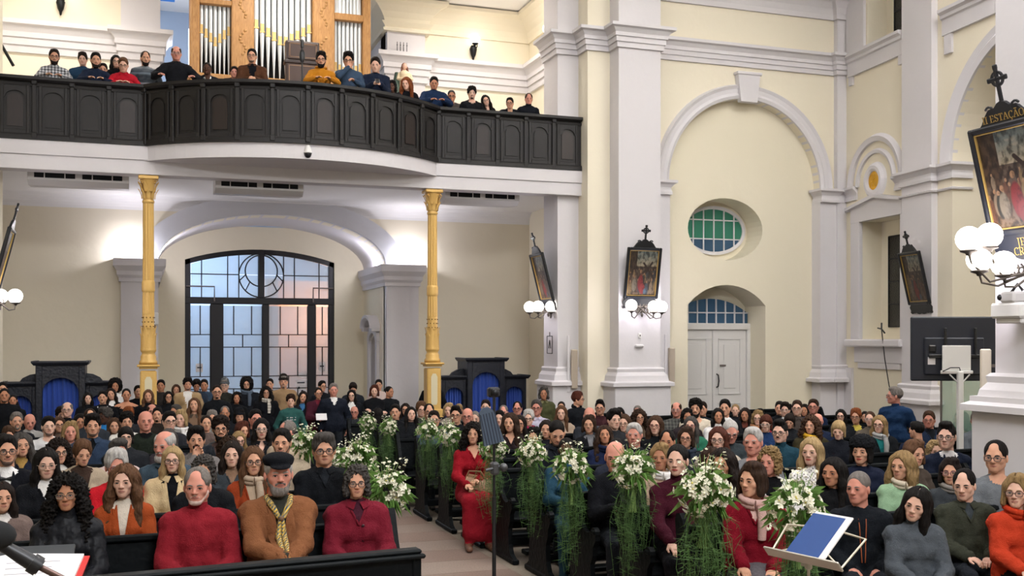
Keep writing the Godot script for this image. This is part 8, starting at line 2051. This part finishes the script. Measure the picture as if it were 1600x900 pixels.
	["f hair=straight:black k=t top=151517 bulk=2 wide=1.08 s head=1.12", 5.68, 0.00, -7.73, 0.919, -58, 0, "heavy woman with long black hair in a black fur jacket"],
	["m hair=buzz:grey k=r top=181b20 zip bulk=2 a=hidden s head=1.12", 5.23, 0.00, -6.80, 0.926, -62, 0, "man with cropped grey hair in a black padded jacket with orange zip"],
	["f hair=straight:black k=p gl top=1d1e22 s", 10.59, 0.00, -14.24, 0.868, -45, 2, "black haired woman with glasses behind the blonde with bangs"],
	["f hair=bangs:blonde k=p top=16181e bulk=2 s nod=12 head=0.90", 7.80, 0.00, -10.52, 1.007, -45, 1, "woman with blonde bangs looking down, black coat"],
	["f hair=puff:ginger k=l gl top=191b1e in=b5a24a:v bulk=2 s", 10.17, 0.00, -13.31, 0.919, -47, 2, "woman with short ginger hair, big glasses and a black jacket over yellow"],
	["f hair=tied:mid k=p gl=999999 top=5a5248 s head=0.90", 9.70, 0.00, -12.38, 0.963, -48, 2, "woman with tied brown hair and thin glasses behind the patterned scarf"],
	["f hair=straight:black k=l top=1a1b1e s", 11.77, 0.00, -15.17, 0.779, -41, 2, "dark haired head between the ginger and the tied brown hair"],
	["f hair=straight:blond k=p gl top=17191c in=1f6a68:d sc=c9c6c2 scpat=hound bulk=2 s", 9.12, 0.00, -11.45, 0.963, -51, 1, "woman with blond hair, glasses, black and white patterned scarf and teal top"],
	["m hair=short:grey k=r gl=555555 top=1d3352 bulk=2 t nod=-4 head=1.12", 10.13, 0.00, -12.40, 0.906, -117, 1, "tall man with grey hair and glasses in a blue fleece jacket standing in profile"],
	["f hair=bob:black k=l hat=turban:1a1b1d top=1a1f30 lips bulk=2 s head=1.12", 6.69, 0.00, -8.66, 0.963, -52, 0, "woman in a black knitted hat and dark navy coat"],
	["f hair=wavy:blond k=l top=8fae8c sc=d3c6b0 bulk=2 s head=1.12", 6.41, 0.00, -7.73, 0.941, -66, 0, "older woman with long blond-brown hair in a mint green coat with cream collar"],
	["f hair=bob:lbrown k=l top=4a4038 s nod=6 head=1.12", 7.30, 0.00, -8.66, 0.934, 0, 0, "woman with brown bob facing right behind the mint green coat"],
	["f hair=straight:black k=p top=4d5258 t roll=-14 bulk=2 s nod=6 head=1.12", 5.24, 0.00, -6.20, 0.904, -54, 0, "young woman with dark shoulder hair in a grey knit sweater tilting her head"],
	["m hair=reced:black k=p top=37392f in=3a3f42:v col bulk=2 s nod=6 head=1.12", 6.25, 0.00, -6.80, 0.912, -53, 0, "man with receding black hair in an olive green jacket"],
	["f hair=bob:dark k=l gl=7a4a5a top=3a3d40 sc=8c857e bulk=2 s head=1.12", 6.94, 0.00, -7.73, 0.882, -46, 0, "woman with dark bob and glasses with a grey scarf behind the olive jacket"],
	["m hair=quiff:black k=p gl top=1b2130 in=dad8d6:d lap s head=1.12", 8.12, 0.00, -9.10, 1.015, -52, 0, "youth with thick black hair and dark glasses in a navy suit jacket"],
	["m hair=reced:black k=l gl=3a3a3a top=6c7074 in=skin:c s head=1.06", 6.86, 0.00, -7.10, 1.051, -56, 0, "man with short black hair and glasses in a grey sweater before the near pier"],
	["f hair=bob:blond k=p gl=4a2a2a top=b33a22 sc=b83a20 bulk=2 s head=1.12", 6.24, 0.00, -6.25, 0.926, -55, 0, "woman with blond bob and glasses wrapped in an orange-red shawl at the right edge"],
	["m hair=short:mid k=r gl=8a6a5a top=1f2a40 in=15171c:v bulk=2 s head=0.94", 9.92, 0.00, -11.45, 1.000, -45, 1, "man with short brown hair and glasses in a navy jacket below the television"],
	["m hair=reced:grey k=r bd=full:white gl=333333 top=6f757c vest s", 10.72, 0.00, -11.45, 0.971, -53, 1, "man with white beard and glasses in a grey shirt beside the near pier"],
	["f hair=straight:black k=p top=8a7a7c pat=floral in=skin:s bare s head=1.10", 11.30, 0.00, -12.38, 0.904, -102, 1, "woman in a sleeveless flowered top with bare arms, half hidden by the white post"],
	["f hair=curlbob:blonde k=p top=8a8276 s head=1.08", 8.38, 0.00, -9.59, 0.846, -21, 1, "woman with blond curls hidden behind the youth in the navy jacket"],
	["m hair=short:black k=l top=1a2236 s head=0.90", 8.91, 0.00, -10.52, 0.971, -160, 2, "person in navy turned away beside the man in the blue fleece"],
	["m hair=short:dark k=l gl bd=full:dark top=777777 pat=plaid a=rail col nod=8 head=1.11", -1.40, 5.56, -19.33, 0.912, 7, 2, "bearded man with glasses in a black and white plaid shirt on the gallery"],
	["m hair=thick:dark k=p top=26405a nod=8 head=0.94", -0.96, 5.56, -19.50, 0.946, -3, 2, "young man with dark hair in a teal blue top on the gallery"],
	["m hair=short:black k=l bd=full:dark top=1d2538 a=rail nod=8 head=1.12", -0.75, 5.56, -19.33, 0.912, 7, 2, "bearded man in a navy sweater leaning on the gallery rail at the left"],
	["m hair=short:dark k=l top=2a2c30 lean=0.49 nod=8", -0.63, 5.56, -19.71, 0.880, -2, 2, "half hidden man between the navy sweater and the red polo on the gallery"],
	["f hair=straight:black k=p gl top=141518 nod=8 head=0.94", -0.43, 5.56, -19.50, 0.952, 7, 2, "person with long black hair and glasses in a black shirt on the gallery"],
	["m hair=short:lbrown k=p gl top=b51f2d col a=rail lean=0.26 nod=20 head=1.12", -0.30, 5.56, -19.33, 0.880, -2, 1, "man with light brown hair and glasses in a red polo shirt on the gallery"],
	["m hair=reced:brown k=l bd=full:dark top=777777 pat=block nod=8", 0.05, 5.56, -19.36, 0.986, 6, 2, "bearded man in a grey and blue block sweater on the gallery"],
	["m hair=fringe:brown k=r gl=8a8a8a top=17181c a=wide col bulk=2 nod=8 head=1.03", 0.55, 5.56, -18.90, 0.991, -2, 2, "tall balding man with glasses and black jacket standing with hands on the gallery rail"],
	["m hair=buzz:black k=d top=1d1f24 in=dad8d4:v lean=0.60 nod=8", 1.07, 5.56, -18.98, 0.880, -10, 2, "dark skinned man seated low behind the gallery rail in front of the organ"],
	["m hair=short:dark k=r top=4a3028 lean=0.80 nod=8 head=0.91", 1.49, 5.55, -18.82, 0.880, -5, 2, "man's head just above the rail beside the man in the brown jacket"],
	["m hair=short:black k=l gl bd=stubble:dark top=4c3020 in=15161a:d a=front col bulk=2 nod=2 head=1.03", 1.76, 5.56, -18.34, 0.940, -12, 2, "man with glasses in a brown jacket with clasped hands on the gallery"],
	["m hair=thick:black k=l gl bd=full:black top=b3741f a=rail hoodback stripe nod=8 head=1.09", 2.91, 5.56, -18.24, 0.946, -10, 2, "bearded man with glasses in a mustard hooded sweater at the gallery rail"],
	["m hair=thick:black k=l gl top=36465a a=chin nod=16 head=1.12", 3.40, 5.56, -18.32, 0.980, -13, 2, "man with glasses in a blue-grey sweater with a hand at his chin on the gallery"],
	["m hair=short:dark k=p top=1b2233 bulk=2 a=phone phone nod=18 head=1.12", 3.91, 5.56, -18.47, 0.980, -15, 2, "man in a navy padded jacket holding a phone over the gallery rail"],
	["f hair=curlbob:black k=d top=1d1c20 lean=0.80 nod=12 head=0.96", 4.29, 5.56, -18.97, 0.880, -18, 2, "dark skinned girl looking over the gallery rail under the phone"],
	["f hair=wavy:ginger k=p top=16171b lean=0.46 nod=14 head=1.08", 4.60, 5.56, -18.98, 0.880, -30, 2, "woman with long ginger hair in black at the gallery rail"],
	["m hair=short:black k=t top=1c2c48 a=rail bulk=2 nod=18", 5.21, 5.56, -19.33, 0.974, -12, 2, "young man in a navy sweater leaning over the rail where the gallery curve ends"],
	["m hair=buzz:salt k=t gl top=4a4440 bulk=2 lean=0.60 nod=12 head=1.07", 5.57, 5.56, -19.58, 0.880, -12, 2, "man with cropped grey hair and dark glasses on the right part of the gallery"],
	["m hair=mop:black k=p bd=goat:black top=17181b in=skin:c lean=0.26 nod=8 head=1.07", 5.94, 5.56, -19.36, 0.880, -12, 2, "young man with black curls and small beard in a black shirt on the gallery"],
	["f hair=straight:black k=p gl top=15161a roll=14 lean=0.67 nod=8", 6.28, 5.56, -19.62, 0.880, -11, 2, "woman with long black hair and glasses leaning her head on the gallery"],
	["m hair=short:black k=l gl top=16171b lean=0.72 nod=8", 6.80, 5.56, -19.65, 0.880, -26, 2, "dark haired man with glasses low behind the right part of the gallery rail"],
	["m hair=reced:brown k=r top=14161c t lean=0.36 nod=8 head=1.03", 7.11, 5.56, -19.43, 0.880, -14, 2, "balding man in a black turtleneck at the right end of the gallery"],
]

func crowd() -> void:
	noise_tex("folds", 0.022, 0.0, [], 3, 192, FastNoiseLite.TYPE_PERLIN); noise_tex("streak", 0.03, 0.0, [[0.0, 0.42, 0.5, 0.58, 1.0], [Color(0.55, 0.55, 0.55), Color(0.75, 0.75, 0.75), Color(1, 1, 1), Color(0.8, 0.8, 0.8), Color(1, 1, 1)]], 3, 128); noise_tex("weave", 0.25, 5.0, [], 3, 128); noise_tex("strand", 0.05, 6.0, [], 3, 128)
	for p in PEOPLE:
		var where: String = "people on the gallery" if p[2] > 1.0 else "people seated in the pews" if " s" in p[0] else "people standing at the back"
		person(p[0], p[1], p[2], p[3], p[4], p[5], p[6], p[7], where)

# ---------- helpers ----------
var mats := {}
var tex := {}
var taken := {}

class Mb:
	var v := PackedVector3Array()
	var n := PackedVector3Array()
	var x := Transform3D()
	func tri(a: Vector3, b: Vector3, c: Vector3, na: Vector3, nb: Vector3, nc: Vector3) -> void:
		v.append(x * a); v.append(x * c); v.append(x * b)
		n.append((x.basis * na).normalized()); n.append((x.basis * nc).normalized()); n.append((x.basis * nb).normalized())
	func flat(a: Vector3, b: Vector3, c: Vector3) -> void:
		var f := (b - a).cross(c - a).normalized()
		tri(a, b, c, f, f, f)
	func quad(a: Vector3, b: Vector3, c: Vector3, d: Vector3) -> void:
		flat(a, b, c); flat(a, c, d)
	func quad_out(a: Vector3, b: Vector3, c: Vector3, d: Vector3, o: Vector3) -> void:
		if (b - a).cross(c - a).dot(o) + (c - a).cross(d - a).dot(o) >= 0.0: quad(a, b, c, d)
		else: quad(a, d, c, b)
	func box(c: Vector3, s: Vector3, ch := 0.0) -> void:
		var h := s / 2.0
		var k := minf(ch, minf(h.x, minf(h.y, h.z)) * 0.9)
		for ax in 3:
			var i := (ax + 1) % 3
			var j := (ax + 2) % 3
			for sg in [-1.0, 1.0]:
				var p: Array[Vector3] = []
				for q in [[-1.0, -1.0], [1.0, -1.0], [1.0, 1.0], [-1.0, 1.0]]:
					var w := Vector3()
					w[ax] = sg * h[ax]; w[i] = q[0] * (h[i] - k); w[j] = q[1] * (h[j] - k)
					p.append(c + w)
				var o := Vector3(); o[ax] = sg
				quad_out(p[0], p[1], p[2], p[3], o)
				if k > 0.0:
					for sj in [-1.0, 1.0]:
						var a := Vector3(); a[ax] = sg * h[ax]; a[i] = sj * (h[i] - k); a[j] = h[j] - k
						var b := a; b[j] = -b[j]
						var d := Vector3(); d[ax] = sg * (h[ax] - k); d[i] = sj * h[i]; d[j] = h[j] - k
						var e := d; e[j] = -e[j]
						var oo := Vector3(); oo[ax] = sg; oo[i] = sj
						quad_out(c + a, c + b, c + e, c + d, oo)
		if k > 0.0:
			for sx in [-1.0, 1.0]:
				for sy in [-1.0, 1.0]:
					for sz in [-1.0, 1.0]:
						var a := c + Vector3(sx * h.x, sy * (h.y - k), sz * (h.z - k))
						var b := c + Vector3(sx * (h.x - k), sy * h.y, sz * (h.z - k))
						var d := c + Vector3(sx * (h.x - k), sy * (h.y - k), sz * h.z)
						if (b - a).cross(d - a).dot(Vector3(sx, sy, sz)) > 0.0: flat(a, b, d)
						else: flat(a, d, b)
	func span(a: Vector3, b: Vector3, ch := 0.0) -> void:
		box((a + b) / 2.0, (b - a).abs(), ch)
	func ext(p: PackedVector2Array, z0: float, z1: float) -> void:
		if Geometry2D.is_polygon_clockwise(p): p = p.duplicate(); p.reverse()
		var t := Geometry2D.triangulate_polygon(p)
		for i in range(0, t.size(), 3):
			var a := p[t[i]]; var b := p[t[i + 1]]; var c := p[t[i + 2]]
			quad_tri(Vector3(a.x, a.y, z1), Vector3(b.x, b.y, z1), Vector3(c.x, c.y, z1), Vector3(0, 0, 1))
			quad_tri(Vector3(a.x, a.y, z0), Vector3(b.x, b.y, z0), Vector3(c.x, c.y, z0), Vector3(0, 0, -1))
		for i in p.size():
			var a := p[i]; var b := p[(i + 1) % p.size()]
			var o := Vector3(a.y - b.y, b.x - a.x, 0)
			quad_out(Vector3(a.x, a.y, z0), Vector3(b.x, b.y, z0), Vector3(b.x, b.y, z1), Vector3(a.x, a.y, z1), o)
	func quad_tri(a: Vector3, b: Vector3, c: Vector3, o: Vector3) -> void:
		if (b - a).cross(c - a).dot(o) >= 0.0: flat(a, b, c)
		else: flat(a, c, b)
	# rows of points joined with smooth normals
	func skin(rows: Array, closed := false) -> void:
		var R := rows.size()
		var K: int = rows[0].size()
		var nn := []
		for i in R:
			var line := PackedVector3Array()
			for j in K:
				var jm := (j - 1 + K) % K if closed else maxi(j - 1, 0)
				var jp := (j + 1) % K if closed else mini(j + 1, K - 1)
				var du: Vector3 = rows[i][jp] - rows[i][jm]
				var dv: Vector3 = rows[mini(i + 1, R - 1)][j] - rows[maxi(i - 1, 0)][j]
				if du.length_squared() < 1e-14 and i + 1 < R: du = rows[i + 1][jp] - rows[i + 1][jm]
				if du.length_squared() < 1e-14 and i > 0: du = rows[i - 1][jp] - rows[i - 1][jm]
				line.append(du.cross(dv).normalized())
			nn.append(line)
		for i in R - 1:
			for j in (K if closed else K - 1):
				var q := (j + 1) % K
				var a: Vector3 = rows[i][j]; var b: Vector3 = rows[i][q]; var c: Vector3 = rows[i + 1][q]; var d: Vector3 = rows[i + 1][j]
				if a.distance_squared_to(b) > 1e-14: tri(a, b, c, nn[i][j], nn[i][q], nn[i + 1][q])
				if c.distance_squared_to(d) > 1e-14: tri(a, c, d, nn[i][j], nn[i + 1][q], nn[i + 1][j])
	func lathe(p: Array, sides := 16, at := Vector3.ZERO, flute := 0.0, cuts := 0) -> void:
		var rows := []
		for q in p:
			var line := PackedVector3Array()
			for k in sides:
				var a := -TAU * k / sides
				var r: float = q[0] * (1.0 + (flute * cos(a * cuts) if q.size() > 2 else 0.0))
				line.append(at + Vector3(cos(a) * r, q[1], sin(a) * r))
			rows.append(line)
		skin(rows, true)
	func ball(c: Vector3, r: Vector3, seg := 8) -> void:
		var rows := []
		for i in seg + 1:
			var e := -PI / 2 + PI * i / seg
			var line := PackedVector3Array()
			for k in seg * 2:
				var a := -PI * k / seg
				line.append(c + Vector3(cos(a) * cos(e), sin(e), sin(a) * cos(e)) * r)
			rows.append(line)
		skin(rows, true)
	func tube(p: Array, r: Variant, sides := 8, close := true) -> void:
		var rows := []
		var up := Vector3(0.013, 1, 0.027)
		for i in p.size():
			var d: Vector3 = (p[mini(i + 1, p.size() - 1)] - p[maxi(i - 1, 0)]).normalized()
			if absf(d.dot(up)) > 0.95: up = Vector3(1, 0.02, 0.03) if absf(d.x) < 0.9 else Vector3(0, 0.02, 1)
			var s := d.cross(up).normalized()
			up = s.cross(d).normalized()
			var rr: float = r[i] if r is Array else r
			var line := PackedVector3Array()
			for k in sides:
				var a := -TAU * k / sides
				line.append(p[i] + (s * cos(a) + up * sin(a)) * rr)
			rows.append(line)
		skin(rows, true)
		if close:
			for e in [0, p.size() - 1]:
				for k in sides:
					var a: Vector3 = rows[e][k]; var b: Vector3 = rows[e][(k + 1) % sides]
					if e == 0: flat(p[0], b, a)
					else: flat(p[e], a, b)
	# profile (out, up) swept along a level path (x, z); out is to the right of the path's direction when side = 1
	func mould(pr: Array, path: Array, y: float, side := 1.0) -> void:
		var rows := []
		for i in path.size():
			var p: Vector2 = path[i]
			var d0: Vector2 = (p - path[i - 1]).normalized() if i > 0 else (path[1] - p).normalized()
			var d1: Vector2 = (path[i + 1] - p).normalized() if i < path.size() - 1 else d0
			var n0 := Vector2(-d0.y, d0.x) * side
			var n1 := Vector2(-d1.y, d1.x) * side
			var mt := (n0 + n1) / (1.0 + n0.dot(n1))
			var line := PackedVector3Array()
			for q in pr:
				line.append(Vector3(p.x + mt.x * q[0], y + q[1], p.y + mt.y * q[0]))
			rows.append([line, mt])
		for i in path.size() - 1:
			var d: Vector2 = (path[i + 1] - path[i]).normalized()
			var nn := Vector2(-d.y, d.x) * side
			for j in pr.size() - 1:
				var dx: float = pr[j + 1][0] - pr[j][0]
				var dy: float = pr[j + 1][1] - pr[j][1]
				quad_out(rows[i][0][j], rows[i + 1][0][j], rows[i + 1][0][j + 1], rows[i][0][j + 1], Vector3(nn.x * dy, -dx, nn.y * dy))
		for e in [0, path.size() - 1]:
			var pts := PackedVector2Array()
			for q in pr: pts.append(Vector2(q[0], q[1]))
			var t := Geometry2D.triangulate_polygon(pts)
			for i in range(0, t.size(), 3):
				flat(rows[e][0][t[i]], rows[e][0][t[i + 1]], rows[e][0][t[i + 2]])
	# profile (radial, out) swept along an arc standing in the plane z = 0
	func arc(pr: Array, c: Vector2, rx: float, ry: float, a0: float, a1: float, steps := 24) -> void:
		for j in pr.size() - 1:
			var rows := []
			for i in steps + 1:
				var a := lerpf(a0, a1, float(i) / steps)
				var line := PackedVector3Array()
				for q in [pr[j], pr[j + 1]]:
					line.append(Vector3(c.x + cos(a) * (rx + q[0]), c.y + sin(a) * (ry + q[0]), q[1]))
				rows.append(line)
			skin(rows)
	func mesh(m: Material) -> ArrayMesh:
		var am := ArrayMesh.new()
		put(am, m)
		return am
	func put(am: ArrayMesh, m: Material) -> void:
		if v.is_empty(): return
		var a := []
		a.resize(Mesh.ARRAY_MAX)
		a[Mesh.ARRAY_VERTEX] = v; a[Mesh.ARRAY_NORMAL] = n
		am.add_surface_from_arrays(Mesh.PRIMITIVE_TRIANGLES, a)
		am.surface_set_material(am.get_surface_count() - 1, m)

func numbered(called: String) -> String:
	var k: int = taken.get(called, 0)
	taken[called] = k + 1
	return called if k == 0 else "%s_%03d" % [called, k]

func obj(called: String, mb: Mb, m: Material, parent: Node = null, at := Transform3D()) -> MeshInstance3D:
	return inst(called, mb.mesh(m), parent, at)

func inst(called: String, mesh: Mesh, parent: Node = null, at := Transform3D()) -> MeshInstance3D:
	var o := MeshInstance3D.new()
	o.name = called if parent else numbered(called)
	o.mesh = mesh; o.transform = at
	(parent if parent else self).add_child(o, true)
	return o

func thing(called: String, label: String, category: String, at := Vector3.ZERO, turn := 0.0, group := "") -> Node3D:
	var o := Node3D.new()
	o.name = numbered(called)
	add_child(o, true)
	o.position = at; o.rotation.y = turn
	return tag(o, label, category, group)

func tag(o: Node, label: String, category: String, group := "") -> Node:
	o.set_meta("label", label); o.set_meta("category", category)
	if group: o.set_meta("group", group)
	return o

func struct(o: Node, label := "", category := "") -> Node:
	o.set_meta("kind", "structure")
	if label: o.set_meta("label", label)
	if category: o.set_meta("category", category)
	return o

func frame(called: String, at := Transform3D()) -> Node3D:
	var o := Node3D.new()
	o.name = numbered(called); o.transform = at
	add_child(o, true)
	return o

func mat(key: String, c := "", rough := 0.8, metal := 0.0) -> StandardMaterial3D:
	if not mats.has(key):
		var s := StandardMaterial3D.new()
		s.albedo_color = Color(c if c else key)
		s.roughness = rough; s.metallic = metal
		mats[key] = s
	return mats[key]

func noise_tex(key: String, freq: float, normal: float, ramp: Array = [], octaves := 4, size := 256, kind := FastNoiseLite.TYPE_SIMPLEX_SMOOTH) -> NoiseTexture2D:
	if tex.has(key): return tex[key]
	var f := FastNoiseLite.new()
	f.seed = 7 + tex.size(); f.frequency = freq; f.noise_type = kind; f.fractal_octaves = octaves
	var t := NoiseTexture2D.new()
	t.noise = f; t.width = size; t.height = size; t.seamless = true
	if normal > 0.0: t.as_normal_map = true; t.bump_strength = normal
	if ramp:
		var g := Gradient.new()
		g.offsets = PackedFloat32Array(ramp[0]); g.colors = PackedColorArray(ramp[1])
		t.color_ramp = g
	tex[key] = t
	return t

func grain(m: StandardMaterial3D, albedo: Texture2D, normal: Texture2D, scale: Vector3, strength := 1.0, in_world := false) -> StandardMaterial3D:
	if albedo: m.albedo_texture = albedo
	if normal: m.normal_enabled = true; m.normal_texture = normal; m.normal_scale = strength
	m.uv1_triplanar = true; m.uv1_world_triplanar = in_world; m.uv1_scale = scale
	return m

func P2(list: Array) -> PackedVector2Array:
	var p := PackedVector2Array()
	for i in range(0, list.size(), 2): p.append(Vector2(list[i], list[i + 1]))
	return p

func arch_poly(x0: float, x1: float, y0: float, ys: float, rise: float, steps := 16) -> PackedVector2Array:
	var p := PackedVector2Array([Vector2(x1, y0), Vector2(x1, ys)])
	for i in range(1, steps):
		var a := PI * i / steps
		p.append(Vector2((x0 + x1) / 2 + cos(a) * (x1 - x0) / 2, ys + sin(a) * rise))
	p.append(Vector2(x0, ys)); p.append(Vector2(x0, y0))
	return p

func seg_poly(x0: float, x1: float, y0: float, ys: float, rise: float, steps := 14) -> PackedVector2Array:
	# like arch_poly, with a flat segment of a circle on top
	var p := PackedVector2Array([Vector2(x1, y0)])
	var w := (x1 - x0) / 2
	var r := (w * w + rise * rise) / (2 * rise)
	for i in steps + 1:
		var xx := lerpf(w, -w, float(i) / steps)
		p.append(Vector2((x0 + x1) / 2 + xx, ys + rise - r + sqrt(r * r - xx * xx)))
	p.append(Vector2(x0, y0))
	return p

# solid wall in the plane z (thickness back from z), outline with holes
func wall_holes(called: String, outline: PackedVector2Array, holes: Array, z: float, thick: float, m: Material, parent: Node = null) -> CSGPolygon3D:
	var w := CSGPolygon3D.new()
	w.polygon = outline; w.depth = thick; w.material = m
	w.name = called if parent else numbered(called)
	for h in holes:
		var c := CSGPolygon3D.new()
		c.name = "opening"
		c.polygon = h[0]; c.depth = h[1] + 0.2; c.material = h[2] if h.size() > 2 else m
		c.operation = CSGShape3D.OPERATION_SUBTRACTION
		c.position.z = 0.1
		w.add_child(c, true)
	(parent if parent else self).add_child(w, true)
	w.position.z = z
	return w
